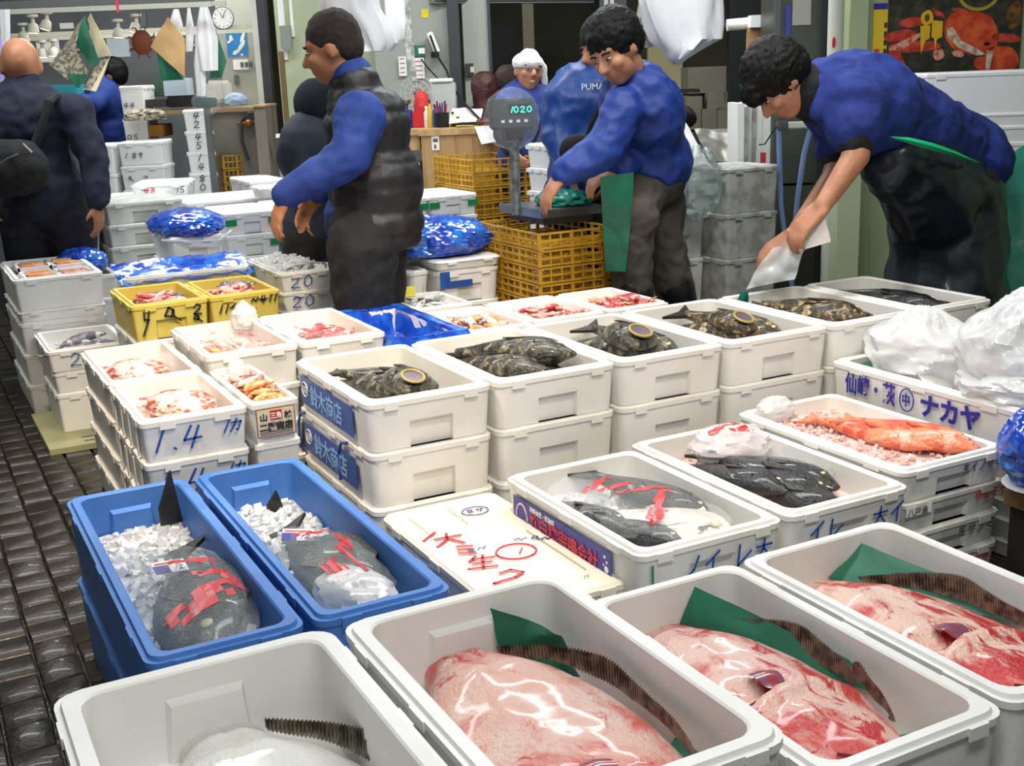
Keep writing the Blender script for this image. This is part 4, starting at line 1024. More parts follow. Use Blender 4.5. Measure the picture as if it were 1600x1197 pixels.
def side_seams(b):    # ribs on the long side
    w, l, h = b.dimensions if False else (.302, .51, .12)
    bm = bmesh.new()
    bm.free()
    for y in (-.17, -.06, .06, .17): part('side_rib', boxmesh(-.1525, -.149, y-.008, y+.008, .004, .10), FOAM, b)
for b in [L1]+ss: side_seams(b)
for i, b in enumerate((L1, ss[0])):
    write_strokes('blue_writing', '1.4', .062, INK_BLUE, b, (-.135, -.2562, .030), (1, 0, 0), (0, 0, 1), .0034, .12)
    write_strokes('blue_writing', '1カ', .036, INK_BLUE, b, (.068, -.2562, .055), (1, 0, 0), (0, 0, 1), .0026, .25)
LX = -.062
plate('label_print', (LX, -.2535, .016), (1, 0, 0), (0, 0, 1), .118, .086, mat('brown_label_border', '#8c6a52', .5), L3)
plate('label_print', (LX+.004, -.2548, .0195), (1, 0, 0), (0, 0, 1), .110, .079, mat('beige_label', '#d6c9b0', .5), L3)
plate('label_print', (-.020, -.256, .066), (1, 0, 0), (0, 0, 1), .036, .029, mat('red_label_square', '#b32a26', .5), L3)
write_font('label_text', '三角', .020, PRINT_WHITE, L3, (-.0195, -.2575, .072), (1, 0, 0), (0, 0, 1), .0004, .85)
write_font('label_text', '山', .024, INK_BLACK, L3, (-.052, -.2562, .068), (1, 0, 0), (0, 0, 1), .0008)
write_font('label_text', '林', .024, INK_BLACK, L3, (.022, -.2562, .068), (1, 0, 0), (0, 0, 1), .0008)
write_font('label_text', '二階商店', .0255, INK_BLACK, L3, (-.055, -.2562, .037), (1, 0, 0), (0, 0, 1), .0012)
for k in range(2): plate('label_line', (-.054, -.2562, .024+.006*k), (1, 0, 0), (0, 0, 1), .10, .002, INK_BLACK, L3)
pal = empty('pallet', (.70, 3.83, 0), 0, 'dark plastic pallet under the left column of boxes', 'pallet')
part('deck', boxmesh(-.16, .41, -.53, .54, .06, .088), BLACKC, pal)
for x in (-.12, .12, .36): part('runner', boxmesh(x-.03, x+.03, -.53, .54, 0, .06), BLACKC, pal)
L4 = foam_box('white foam box of pink fish under thin plastic, behind the shrimp box', .85, 1.165, 3.83, 4.385, .64, .13, depth=.09, wall=.022, rad=.015, handle=False)
L5 = foam_box('white foam box of red fish in a clear bag, left of the blue-lined box', 1.175, 1.485, 3.83, 4.385, .64, .13, depth=.10, wall=.022, rad=.015, handle=False)
stack_under('below the pink fish box', .852, 1.163, 3.832, 4.383, (.509, .38, .25, .125, 0), rad=.015)
stack_under('below the red fish box', 1.177, 1.483, 3.832, 4.383, (.509, .38, .25, .125, 0), rad=.015)
S1 = foam_box('white foam box with trays of orange fillets, top of the far left stack', .46, .862, 5.90, 6.61, .66, .155, FOAM, depth=.10, wall=.025, rad=.015, handle=False)
stack_under('under the fillet box', .462, .86, 5.902, 6.608, (.504, .45, .30, .15, 0), rad=.015, handle=False)
S2 = foam_box('white foam box marked 2.0 with grey-purple squid, low at the left', .515, .865, 5.40, 5.89, .405, .10, FOAM, depth=.07, wall=.022, rad=.015, handle=False)
s2s = stack_under('under the low squid box', .53, .85, 5.41, 5.87, (.304, .205, .025), rad=.015, handle=False)
write_strokes('blue_writing', '2.0', .055, INK_BLUE, S2, (-.09, -.2465, .022), (1, 0, 0), (0, 0, 1), .0022)
o = empty('floor_board', (.62, 5.5, 0), 0, 'pale yellow-green board on the floor under the squid box stack', 'board')
part('board', boxmesh(-.17, .2, -.32, .35, .0, .025), mat('pale_olive_board', '#a9a77c', .5, col2='#9c9a70', scale=6), o)
for k in range(2): part('slot', boxmesh(-.02, .03, -.27+.06*k, -.255+.06*k, .025, .0258), DARKF, o)
Y1 = foam_box('yellow foam box heaped with red fish, the left one', .795, 1.105, 4.83, 5.33, .66, .15, YELFOAM, depth=.10, wall=.022, rad=.012)
Y2 = foam_box('yellow foam box heaped with red and purple fish, the right one', 1.11, 1.41, 4.83, 5.29, .66, .15, YELFOAM, depth=.10, wall=.022, rad=.012)
stack_under('under the left yellow box', .797, 1.103, 4.832, 5.328, (.509, .34, .17, 0), rad=.015)
stack_under('under the right yellow box', 1.112, 1.408, 4.832, 5.288, (.509, .34, .17, 0), rad=.015)
write_strokes('black_writing', 'ya', .065, INK_BLACK, Y1, (-.125, -.252, .055), (1, 0, 0), (0, 0, 1), .004)
write_strokes('black_writing', '2', .04, INK_BLACK, Y1, (.085, -.252, .085), (1, 0, 0), (0, 0, 1), .0035); write_strokes('black_writing', 'a', .035, INK_BLACK, Y1, (.075, -.252, .045), (1, 0, 0), (0, 0, 1), .0035)
write_strokes('black_writing', '11イ', .035, INK_BLACK, Y2, (-.125, -.232, .075), (1, 0, 0), (0, 0, 1), .003); write_strokes('black_writing', '~411', .03, INK_BLACK, Y2, (.02, -.232, .10), (1, 0, 0), (0, 0, 1), .003)
T = foam_box('white foam box marked 20 with squid on ice beside the man in the vest', 1.456, 1.72, 4.965, 5.52, .70, .085, FOAM_DIM, depth=.04, wall=.02, rad=.012, handle=False)
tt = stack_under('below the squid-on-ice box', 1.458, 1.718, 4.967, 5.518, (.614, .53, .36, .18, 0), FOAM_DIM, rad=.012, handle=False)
for b, z in ((T, .015), (tt[0], .012)): write_strokes('blue_writing', '20', .05, INK_BLUE, b, (-.095, -.2785, z), (1, 0, 0), (0, 0, 1), .0024)
# blue-lined box, shrimp boxes
BL = foam_box('foam box lined with blue plastic in front of the man in the vest', 1.497, 1.772, 3.80, 4.42, .60, .16, depth=.13, wall=.02, rad=.012)
def liner(label, x0, x1, y0, y1, z, depth, out, seed):
    o = empty('plastic_liner', ((x0+x1)/2, (y0+y1)/2, z), 0, label, 'liner'); P_ = []
    cs = [(x0, y0), (x1, y0), (x1, y1), (x0, y1)]; cx, cy_ = (x0+x1)/2, (y0+y1)/2
    for i in range(4):
        (ax, ay), (bx, by) = cs[i], cs[(i+1) % 4]
        inn = lambda x, y, d, zz: (x+(d if x < cx else -d), y+(d if y < cy_ else -d), zz)
        ou = lambda x, y: (x+(.012 if x > cx else -.012), y+(.012 if y > cy_ else -.012))
        a2, b2 = ou(ax, ay), ou(bx, by)
        for nme, q in (('inner_wall', [inn(ax, ay, .038, z-depth), inn(bx, by, .038, z-depth), inn(bx, by, .024, z+.008), inn(ax, ay, .024, z+.008)]), ('rim_fold', [inn(ax, ay, .026, z+.007), inn(bx, by, .026, z+.007), (*b2, z+.009), (*a2, z+.009)]), ('outer_fold', [(*a2, z+.009), (*b2, z+.009), (*ou(*b2), z-out), (*ou(*a2), z-out)])):
            s = sheet(nme, q, 14, 5, .004, BLUEFILM, None, seed+i, 22, .001); s.data.transform(Matrix.Translation((-cx, -cy_, -z))); s.parent = o
    s = sheet('floor_of_liner', [inn(*c, .036, z-depth+.002) for c in cs], 10, 10, .008, BLUEFILM, None, seed+9, 18, .001); s.data.transform(Matrix.Translation((-cx, -cy_, -z))); s.parent = o
    return o
liner('blue plastic film lining the box in front of the man in the vest', 1.497, 1.772, 3.80, 4.42, .603, .10, .035, 40)
stack_under('under the blue-lined box', 1.499, 1.77, 3.802, 4.418, (.439, .29, .145, 0), rad=.012)
U1 = foam_box('white foam box of small orange and yellow shellfish right of the blue liner', 1.79, 2.062, 3.80, 4.235, .60, .13, depth=.055, wall=.02, rad=.012)
U2 = foam_box('white foam box of pink shrimp on ice near the yellow crates', 2.075, 2.385, 3.81, 4.25, .602, .13, depth=.04, wall=.02, rad=.012)
U3 = foam_box('white foam box of red and orange shellfish before the booted worker', 2.40, 2.685, 3.81, 4.24, .602, .13, depth=.055, wall=.02, rad=.012)
for t, x0, x1 in (('under the orange and yellow shellfish box', 1.792, 2.06), ('under the pink shrimp box', 2.077, 2.383), ('under the red and orange shellfish box', 2.402, 2.683)):
    stack_under(t, x0, x1, 3.812, 4.232, (.468, .31, .155, 0), rad=.012)
Vb = foam_box('white foam box of small striped fish with a yellow card', 1.86, 2.13, 4.45, 4.80, .572, .12, depth=.04, wall=.02, rad=.012)
stack_under('under the small striped fish box', 1.862, 2.128, 4.452, 4.798, (.45, .30, .15, 0), rad=.012)
T12 = foam_box('white foam box marked 12 with two characters behind the striped fish', 1.75, 1.985, 4.95, 5.35, .62, .10, FOAM_DIM, depth=.03, wall=.02, rad=.012, handle=False)
t12 = stack_under('below the box marked 12', 1.752, 1.983, 4.952, 5.348, (.518, .42, .28, .14, 0), FOAM_DIM, rad=.012, handle=False)
for b in (T12, t12[0]): write_strokes('blue_writing', '12入', .05, INK_NAVY, b, (.0, -.2015, .03), (1, 0, 0), (0, 0, 1), .0024)
K1 = foam_box('white foam box under the right half of the blue bag by the crates', 2.13, 2.44, 4.80, 5.25, .655, .15)
stack_under('under the right half of the blue bag', 2.132, 2.438, 4.802, 5.248, (.504, .33, .16, 0))
K2 = foam_box('white foam box under the left half of the blue bag', 2.0, 2.118, 4.86, 5.30, .66, .10, handle=False)
stack_under('under the left half of the blue bag', 2.0, 2.118, 4.86, 5.30, (.559, .40, .20, 0), handle=False)
foam_box('flat white foam lid peeking out under the blue bag by the crates', 2.12, 2.45, 4.79, 5.26, .70, .042, closed=True, handle=False, cat='lid', name='foam_slab')
plate('blue_tape', (-.15, -.2265, .07), (1, 0, 0), (0, 0, 1), .05, .075, PRINT_BLUE, K1); plate('blue_tape', (-.10, -.2265, .07), (1, 0, 0), (0, 0, 1), .11, .03, PRINT_BLUE, K1)
o = link('plastic_bag', bagmesh(.27, .22, .105, .08, 1.8, 12, 80, 44, 0, .55, .8, 24), BLUEFILM, None, (2.23, 5.06, .765)); tag(o, 'big glossy blue bag lying on the boxes beside the yellow crates', 'bag')
# blue strip box
BS = foam_box('low foam box covered in blue film behind the yellow boxes', .88, 1.44, 5.40, 5.66, .685, .12, FOAM_DIM, depth=.03, handle=False)
stack_under('under the blue film covered low box', .882, 1.438, 5.402, 5.658, (.564, .38, .19, 0), FOAM_DIM, handle=False)
o = sheet('plastic_film', [(.86, 5.385, .655), (1.46, 5.385, .66), (1.46, 5.68, .72), (.86, 5.68, .71)], 26, 10, .010, BLUEFILM, None, 51, 14); tag(o, 'blue plastic film draped over the low box behind the yellow boxes', 'film')
# white wall of stacked boxes with green tape
def tape(b, side, y0, w, z, h=.032):
    W_, D_ = b['w'], b['d']
    if side == 'front': plate('green_tape', (y0, -D_/2-.001, z), (1, 0, 0), (0, 0, 1), w, h, GREENTAPE, b)
    else: plate('green_tape', (-W_/2-.001, y0, z), (0, -1, 0), (0, 0, 1), w, h, GREENTAPE, b)
def column(desc, x0, x1, y0, y1, top, h, n, m=FOAM_FAR, tapes=True, handle=True, grp=None):
    out = []
    for i in range(n):
        zt = top-i*h
        b = foam_box('%s, %s' % (desc, 'top box' if i == 0 else ORD[min(i, 7)]+' box down') , x0, x1, y0, y1, zt, h-.002, m, depth=.02, closed=(i == 0), handle=handle, rad=.012)
        b['w'] = x1-x0; b['d'] = y1-y0; out.append(b)
    return out
for d, x0, x1, y0, top, tp in (('white box stack with green tape, left of the pair', 1.52, 1.808, 6.09, .86, 1), ('white box stack with green tape, right of the pair', 1.815, 2.10, 6.09, .865, 1), ('taped white box stack right of the man in the vest', 2.32, 2.62, 5.99, .865, 1), ('taped white box stack next to the yellow crates', 2.628, 2.92, 5.99, .865, 1)):
    c = column(d, x0, x1, y0, y0+.45, top, .116, 7)
    for i, b in enumerate(c[:4]):
        w = x1-x0
        if i != 1 or 'right of the man' in d: tape(b, 'front', -w/2-.001, .06, .045); 
        if i != 2: tape(b, 'front', w/2-.06, .06, .045)
WB = column('taped white box stack under the blue film cap', 1.17, 1.42, 5.76, 6.25, .80, .13, 6)
for b in WB[1:3]: tape(b, 'front', -.125, .055, .06, .035); tape(b, 'left', .24, .48, .06, .035)
o = link('plastic_film', bagmesh(.175, .28, .075, .07, 2.0, 21, 80, 40, 0, .5, .8, 24), BLUEFILM, None, (1.30, 6.0, .835)); tag(o, 'crinkled blue film cap over the taped white stack', 'film')
bm = bmesh.new(); tube(bm, [(-.17, -.22, -.042), (-.05, -.265, -.055), (.09, -.275, -.062), (.175, -.2, -.03)], .005, 6); part('film_edge', bm, MILKY, o)
column('smooth white box stack just right of the bald man', 1.04, 1.46, 6.75, 7.2, .90, .12, 7, FOAM_DIM)
column('white box stack seen past the bald man\'s hand', .80, 1.03, 6.95, 7.4, .86, .12, 7)
o = link('plastic_film', bagmesh(.12, .16, .08, .12, 2.2, 23, 60, 30, 0, .4, .8, 24), BLUEFILM, None, (.86, 6.56, .62)); tag(o, 'blue film bundle by the thigh of the bald man', 'film')
foam_box('white foam box under the blue film bundle by the bald man', .88, 1.02, 6.45, 6.85, .56, .12, handle=False); 
foam_box('lower white foam box beside the legs of the bald man', .88, 1.02, 6.45, 6.85, .439, .43, handle=False)
# back layer
for d, x0, x1, y0, top, n in (('flat pale lids layer behind the bald man', 1.05, 1.50, 7.25, .872, 7), ('white boxes layer behind the green taped pair', 1.50, 2.25, 6.85, .86, 7), ('white boxes layer left of the crate tower', 2.05, 2.30, 7.5, .90, 7)):
    column(d, x0, x1, y0, y0+.5, top, .12, n, handle=False)
ob = foam_box('open white foam box with a red stamp in front of the tall white tower', 1.37, 1.71, 7.40, 7.80, .935, .09, FOAM_FAR, depth=.06, handle=False, rot=-.35)
write_strokes('red_stamp', 'サミ', .035, INK_RED, ob, (-.1, -.201, .03), (1, 0, 0), (0, 0, 1), .003); write_strokes('black_writing', '15', .035, INK_BLACK, ob, (.09, -.201, .03), (1, 0, 0), (0, 0, 1), .002)
tw = []
for i in range(9):
    b = foam_box('tall white box tower behind the open box, %s' % ('top box' if i == 0 else ORD[min(i, 7)]+' box down') if i < 8 else 'bottom white box of the tall tower behind the open box', -.0925, .0925, -.13, .13, 0, .139, FOAM_FAR, depth=.02, closed=(i == 0), handle=False, rad=.01)
    b.location = V((1.94, 8.36, 1.345-.14*(i+1))) + V((.02, -.03, 0)); b.rotation_euler = (0, 0, -.22)
    if i < 7:
        write_strokes('black_writing', ('42', '45', '14', '80', '12', '18', '15')[i][0], .045, INK_GREY, b, (-.035, -.1305, .08), (1, 0, 0), (0, 0, 1), .003)
        write_strokes('black_writing', ('42', '45', '14', '80', '12', '18', '15')[i][1], .045, INK_GREY, b, (-.035, -.1305, .02), (1, 0, 0), (0, 0, 1), .003)
def tower(desc, px, w, n, h, y, x, top, text, d=.35):
    for i in range(n):
        b = foam_box('%s, %s' % (desc, 'top box' if i == 0 else ORD[min(i, 7)]+' box down'), -w/2, w/2, -d/2, d/2, 0, h-.003, FOAM_FAR, depth=.02, closed=(i == 0), handle=False, rad=.01)
        b.location = (x, y, top-h*(i+1)); b.rotation_euler = (0, 0, -.42)
        if i < len(text) and text[i]: write_strokes('black_writing', text[i], .035, INK_GREY, b, (-w*.38, -d/2-.0008, h*.3), (1, 0, 0), (0, 0, 1), .0025)
tower('white stack with handwritten weights left of the tall tower', 0, .29, 7, .155, 8.35, 1.60, 1.16, ('1 89', 'a 37', 'a 9', 'o', '', ''))
tower('narrow white stack behind the arm of the bald man', 0, .13, 6, .19, 8.42, 1.375, 1.15, ('', 'レ5', '72', ''))
tower('small high white stack behind the handwritten stack', 0, .17, 7, .215, 8.75, 1.66, 1.52, ('44', '05', ''))
# yellow crates
for i in range(11): crate('yellow mesh crate %s' % ('directly under the scale' if i == 0 else '%s below the scale' % ['', 'second', 'third', 'fourth', 'fifth', 'sixth', 'seventh', 'eighth', 'ninth', 'tenth', 'eleventh'][i]), 2.46, 2.84, 4.46, 5.06, .83-.0755*(i+1), .074, 'crates stacked under the scale')
for i in range(13): crate('yellow mesh crate %s of the stack behind the scale' % ('at the top' if i == 0 else '%s from the top' % ['', 'second', 'third', 'fourth', 'fifth', 'sixth', 'seventh', 'eighth', 'ninth', 'tenth', 'eleventh', 'twelfth', 'thirteenth'][i]), 2.92, 3.30, 6.02, 6.55, 1.045-.0800*(i+1), .078, 'crates stacked behind the scale')
for i in range(10): crate('yellow mesh crate %s of the far stack beside the white tower' % ('at the top' if i == 0 else '%s from the top' % ['', 'second', 'third', 'fourth', 'fifth', 'sixth', 'seventh', 'eighth', 'ninth', 'tenth'][i]), 2.10, 2.32, 8.30, 8.62, 1.03-.10*(i+1), .098, 'crates in the far stack')
foam_box('white foam box with red scribble beside the far yellow crates', 2.42, 2.62, 8.2, 8.5, .96, .19, FOAM_DIM, handle=False); foam_box('white foam box under the one with red scribble', 2.42, 2.62, 8.2, 8.5, .769, .76, FOAM_DIM, handle=False)
gb = foam_box('white foam box with a green side strip before the vest man\'s hand', 1.87, 2.12, 6.62, 6.84, .93, .06, FOAM_FAR, closed=True, handle=False)
# grey used boxes at the right and beside
for i in range(4):
    foam_box('large grey worn foam box, %s of the tall grey stack' % ('top' if i == 0 else ORD[i]+' from the top'), 3.80, 4.14, 4.88, 5.25, .99-.235*i, .233, FOAM_GREY, depth=.03, closed=(i == 0), handle=False, rad=.02)
for i in range(3):
    foam_box('pale used foam box, %s of the stack left of the grey one' % ('top' if i == 0 else ORD[i]+' from the top'), 3.50, 3.775, 5.03, 5.35, .765-.24*i, .238, FOAM_DIM, depth=.03, closed=(i == 0), handle=(i < 2), rad=.02)
rb = foam_box('small white box with a red flower mark behind the boots', 2.95, 3.25, 4.55, 4.9, .50, .16, FOAM_DIM, handle=False); write_strokes('red_flower', '大ミ', .06, INK_RED, rb, (.0, -.176, .05), (1, 0, 0), (0, 0, 1), .005)
foam_box('white box under the one with the red flower mark', 2.95, 3.25, 4.55, 4.9, .339, .335, FOAM_DIM, handle=False)
crate('yellow crate low beside the foot of the grey stack', 3.50, 3.72, 4.75, 5.0, 0, .30)
for i in range(3): foam_box('white foam box left of the first worker\'s elbow, %s' % ['top', 'middle', 'bottom'][i], 3.02, 3.20, 5.33, 5.6, 1.14-.12*i, .118, FOAM_FAR, handle=False, closed=(i == 0))
foam_box('plain white support box beneath the elbow-side stack', 3.02, 3.20, 5.33, 5.6, .778, .77, FOAM_FAR, handle=False)

# ================================================================== THE CATCH in the smaller boxes
rnd = random.Random(11); LEN = dict(small_red_fish=.15, small_pink_fish=.15, small_purple_fish=.14, shellfish_piece=.09, pink_shrimp=.085, small_striped_fish=.13, small_dark_fish=.13)
def heap(proto, n, x0, x1, y0, y1, z, label, group, mound=.02, sc=(.8, 1.15), rz=None, tilt=.5):
    for i in range(n):
        u, v = rnd.random(), rnd.random()
        s = rnd.uniform(*sc); a = rnd.uniform(0, 6.28) if rz is None else rz+rnd.uniform(-.5, .5)
        hl = LEN.get(proto.name.split('.')[0], .1)*.66*s; mx, my = min((x1-x0)/2, max(0, hl*abs(cos(a))-.02)), min((y1-y0)/2, max(0, hl*abs(sin(a))-.02))
        x, y = x0+mx+(x1-x0-2*mx)*u, y0+my+(y1-y0-2*my)*v
        place(proto, (x, y, z+mound*sin(pi*u)*sin(pi*v)+rnd.uniform(0, .012)), (rnd.uniform(-tilt, tilt), rnd.uniform(-.25, .25), a), label, group, (s, s, s))
sm = lambda n, m, L, H, T, b=0: bank(make_fish(n, 'x', L, H, T, m, None, b, detail=False))
redf = sm('small_red_fish', REDBIT, .15, .05, .03, .01); pinkf = sm('small_pink_fish', PINKFISH, .15, .05, .03, .01); purp = sm('small_purple_fish', SQUID, .14, .045, .03, .012)
orf = sm('shellfish_piece', ORANGEBIT, .09, .035, .025, .012); shr = sm('pink_shrimp', PINKFISH, .085, .02, .018, .016); silv = sm('small_striped_fish', SILVER, .13, .04, .025); darkb = sm('small_dark_fish', DARKFISH, .13, .04, .025)
for (x0, x1, y0, y1, nm) in ((.83, 1.07, 4.88, 5.26, 'left'), (1.15, 1.37, 4.88, 5.22, 'right')):
    heap(redf, 16, x0, x1, y0, y1, .60, 'small red fish heaped in the %s yellow box' % nm, 'red fish in the %s yellow box' % nm, .035)
    heap(pinkf, 12, x0, x1, y0, y1, .602, 'small pink fish heaped in the %s yellow box' % nm, 'pink fish in the %s yellow box' % nm, .035)
    heap(purp, 6 if nm == 'left' else 12, x0+.05, x1, y0+.1, y1, .607, 'small purple fish heaped in the %s yellow box' % nm, 'purple fish in the %s yellow box' % nm, .035)
SQB = sm('squid', SQUID, .26, .06, .04, .03)
place(SQB, (.69, 5.66, .375), (.2, -.1, .5), 'purple-grey squid lying on top in the 2.0 box', None, (1.1, 1.1, 1.2)); place(SQB, (.66, 5.56, .36), (0, 0, .2), 'purple-grey squid in front in the 2.0 box'); place(SQB, (.78, 5.62, .36), (0, 0, -1.0), 'purple-grey squid to the right in the 2.0 box', None, (.8, .8, 1))
ice_heap('ice_bed', 'ice in the box of grey-purple squid', .54, .84, 5.43, 5.86, .345, .006, ICE, 120, .018, 61)
heap(silv, 4, .58, .8, 5.5, 5.8, .36, 'small pale fish between the squid in the 2.0 box', 'pale fish in the 2.0 box', .01)
ice_heap('ice_bed', 'heaped ice on the box marked 20', 1.48, 1.70, 5.0, 5.49, .685, .01, ICE, 260, .02, 62, .05)
for i, (x, y, r) in enumerate(((1.56, 5.03, .2), (1.61, 5.06, -.1), (1.66, 5.04, .3), (1.58, 5.10, .1))):
    place(SQB, (x, y, .705), (0, 0, r), 'squid at the near edge of the ice, %s from the left' % ['first', 'third', 'fourth', 'second'][i], 'squid on the box marked 20', (.45, .6, .6))
# fillet trays
for i, (x, y) in enumerate(((.60, 6.42), (.60, 6.12), (.755, 6.12), (.76, 6.40))):
    t = empty('fillet_tray', (x, y, .615), .03*i, 'orange fillets on a foam tray, %s of the four in the top left box' % ['far left', 'near left', 'near right', 'far right'][i], 'tray')
    bm = bmesh.new(); bbox(bm, -.075, .075, -.12, .12, 0, .006); bbox(bm, -.08, -.07, -.125, .125, 0, .022); bbox(bm, .07, .08, -.125, .125, 0, .022); bbox(bm, -.08, .08, -.125, -.115, 0, .022); bbox(bm, -.08, .08, .115, .125, 0, .022)
    part('tray', fin(bm, False), FOAM_FAR, t)
    for k in range(3): me = boxmesh(-.06, .06, -.10+.07*k, -.04+.07*k, .006, .022+.006*((k+i) % 2), .008); part('fillet', me, FILLET if i != 2 else PINKFISH, t)
    t.location.z = .635 if i in (0, 3) else .625
ice_heap('ice_bed', 'ice around the fillet trays', .49, .83, 5.94, 6.57, .60, .008, ICEP, 200, .02, 63)
# round pinkish fish of the column
def moundfish(label, x, y, z, s, seed):
    o = link('round_fish', bagmesh(.085*s, .11*s, .035*s, .10, 3.2, seed, 26, 16, 0, .5), wet('white_red_speckled_fish', '#ead6c8', '#e0bfae', '#b04a38', scale=18, s3=22, lo3=.52, hi3=.58), None, (x, y, z), .4); tag(o, label, 'fish')
    part('tail_fin', finmesh([(0, 0), (-.06, .04), (-.045, 0), (-.06, -.04)], .004), REDBIT, o).location = (.03, .12*s, 0)
    part('dorsal_fin', finmesh([(-.05, -.06), (-.08, 0), (-.05, .07), (.0, .08)], .003), REDBIT, o).location = (-.02, 0, .01); return o
moundfish('round pink and white fish in the 1.4 box', .69, 3.52, .572, 1.1, 3); moundfish('round pink and white fish in the box behind the 1.4 box', .66, 4.03, .572, 1.1, 4)
for nm, a in (('1.4 box', (.55, .81, 3.32, 3.78)), ('box behind the 1.4 box', (.55, .81, 3.84, 4.35))): ice_heap('ice_bed', 'pinkish ice in the '+nm, *a, .517, .006, ICEP, 200, .013, 64)
clearbag('clear film crumpled at the right of the 1.4 box', (.775, 3.66, .56), .05, .09, .035, 31, (), .2); clearbag('clear film crumpled in the box behind the 1.4 box', (.77, 4.18, .56), .05, .1, .035, 32, (), .2)
# shrimp box
ice_heap('ice_bed', 'ice in the box of orange shrimp', .862, .975, 3.45, 3.78, .545, .006, ICEP, 110, .013, 65)
gsheet('green paper at the near end of the orange shrimp box', [(.862, 3.32, .548), (.975, 3.32, .548), (.975, 3.48, .555), (.862, 3.48, .555)], 66, .004)
heap(orf, 14, .885, .955, 3.36, 3.60, .575, 'orange shrimp on the green paper of the labelled box', 'orange shrimp in the labelled box', .02, (.8, 1.2))
heap(pinkf, 7, .89, .95, 3.5, 3.72, .570, 'small pink fish at the back of the orange shrimp box', 'pink fish behind the orange shrimp', .02, (.7, .9)); heap(redf, 3, .89, .95, 3.55, 3.7, .575, 'small red fish at the back of the orange shrimp box', 'red fish behind the orange shrimp', .01, (.6, .8)); heap(darkb, 3, .89, .95, 3.5, 3.7, .58, 'small dark fish among the orange shrimp', 'dark fish among the orange shrimp', .01, (.5, .6))
clearbag('milky film tip standing up in the orange shrimp box', (.92, 3.73, .59), .03, .03, .05, 33, (), .2, MILKY)
# pink fish box and red fish box
for nm, x0, x1, n1, n2 in (('pink fish box', .89, 1.13, 15, 4), ('red fish box', 1.21, 1.45, 3, 12)):
    heap(pinkf, n1, x0+.01, x1, 3.89, 4.32, .572, 'small pink fish in the '+nm+' of the second row', 'pink fish in the '+nm, .02)
    heap(redf, n2, x0+.02, x1, 3.9, 4.25, .58, 'small red fish in the '+nm+' of the second row', 'red fish in the '+nm, .02)
    ice_heap('ice_bed', 'pink-tinged ice in the '+nm, x0-.015, x1+.015, 3.86, 4.36, .553, .008, ICEP, 150, .013, 67)
heap(orf, 5, .90, 1.0, 3.9, 4.1, .585, 'orange bits along the left side of the pink fish box', 'orange bits in the pink fish box', .01)
clearbag('thin plastic with red printing over the pink fish box', (1.02, 4.14, .60), .12, .2, .03, 34, ((.3, .1, .35, .12, .1), (-.3, .5, .3, .1, 0), (.5, -.1, .3, .25, .3)), .1); clearbag('peaked thin plastic at the corner of the pink fish box', (1.12, 4.34, .65), .045, .05, .06, 35, (), 0, MILKY, .2, .5)
clearbag('clear bag with red print over the red fish box', (1.33, 4.08, .60), .11, .16, .032, 36, ((-.1, -.3, 1.2, .12, .1), (.4, -.1, .3, .12, 0)), .1)
# shellfish boxes
for nm, x0, x1, mix in (('orange and yellow shellfish', 1.82, 2.03, ((orf, 16, 'shellfish piece'), (silv, 6, 'pale slim fish'), (pinkf, 3, 'pink fish'))), ('pink shrimp near the crates', 2.10, 2.36, ((shr, 34, 'pink shrimp'), (redf, 6, 'red shrimp piece'))), ('red and orange shellfish', 2.43, 2.65, ((orf, 12, 'shellfish piece'), (redf, 9, 'red piece'), (shr, 8, 'pink shrimp')))):
    for pr, n, w in mix: heap(pr, n, x0, x1, 3.86, 4.12, .572, w+' in the box of '+nm, w+' in the box of '+nm, .025, (.7, 1.0))
    ice_heap('ice_bed', 'ice in the box of '+nm, x0-.01, x1+.01, 3.84, 4.2, .560, .006, ICEP, 160, .013, 68, .012 if 'near' not in nm else .03)
heap(silv, 9, 1.89, 2.10, 4.48, 4.76, .545, 'small pale fish in the box with the yellow card', 'pale fish in the box with the yellow card', .012, (.6, .9)); heap(darkb, 5, 1.9, 2.08, 4.5, 4.75, .548, 'small dark fish in the box with the yellow card', 'dark fish in the box with the yellow card', .012, (.5, .7))
ice_heap('ice_bed', 'ice in the small striped fish box', 1.885, 2.105, 4.47, 4.78, .535, .006, ICE, 100, .014, 69)
c = empty('yellow_card', (1.93, 4.72, .575), -.3, 'yellow and violet price card on the small striped fish', 'card'); part('card', boxmesh(-.045, .045, -.002, .002, 0, .05), mat('yellow_card_face', '#e0cf3e', .5), c); part('violet_half', boxmesh(-.044, -.005, -.0035, -.002, .002, .048), mat('violet_print', '#4b3b86', .5), c); c.rotation_euler = (-.6, 0, -.35)
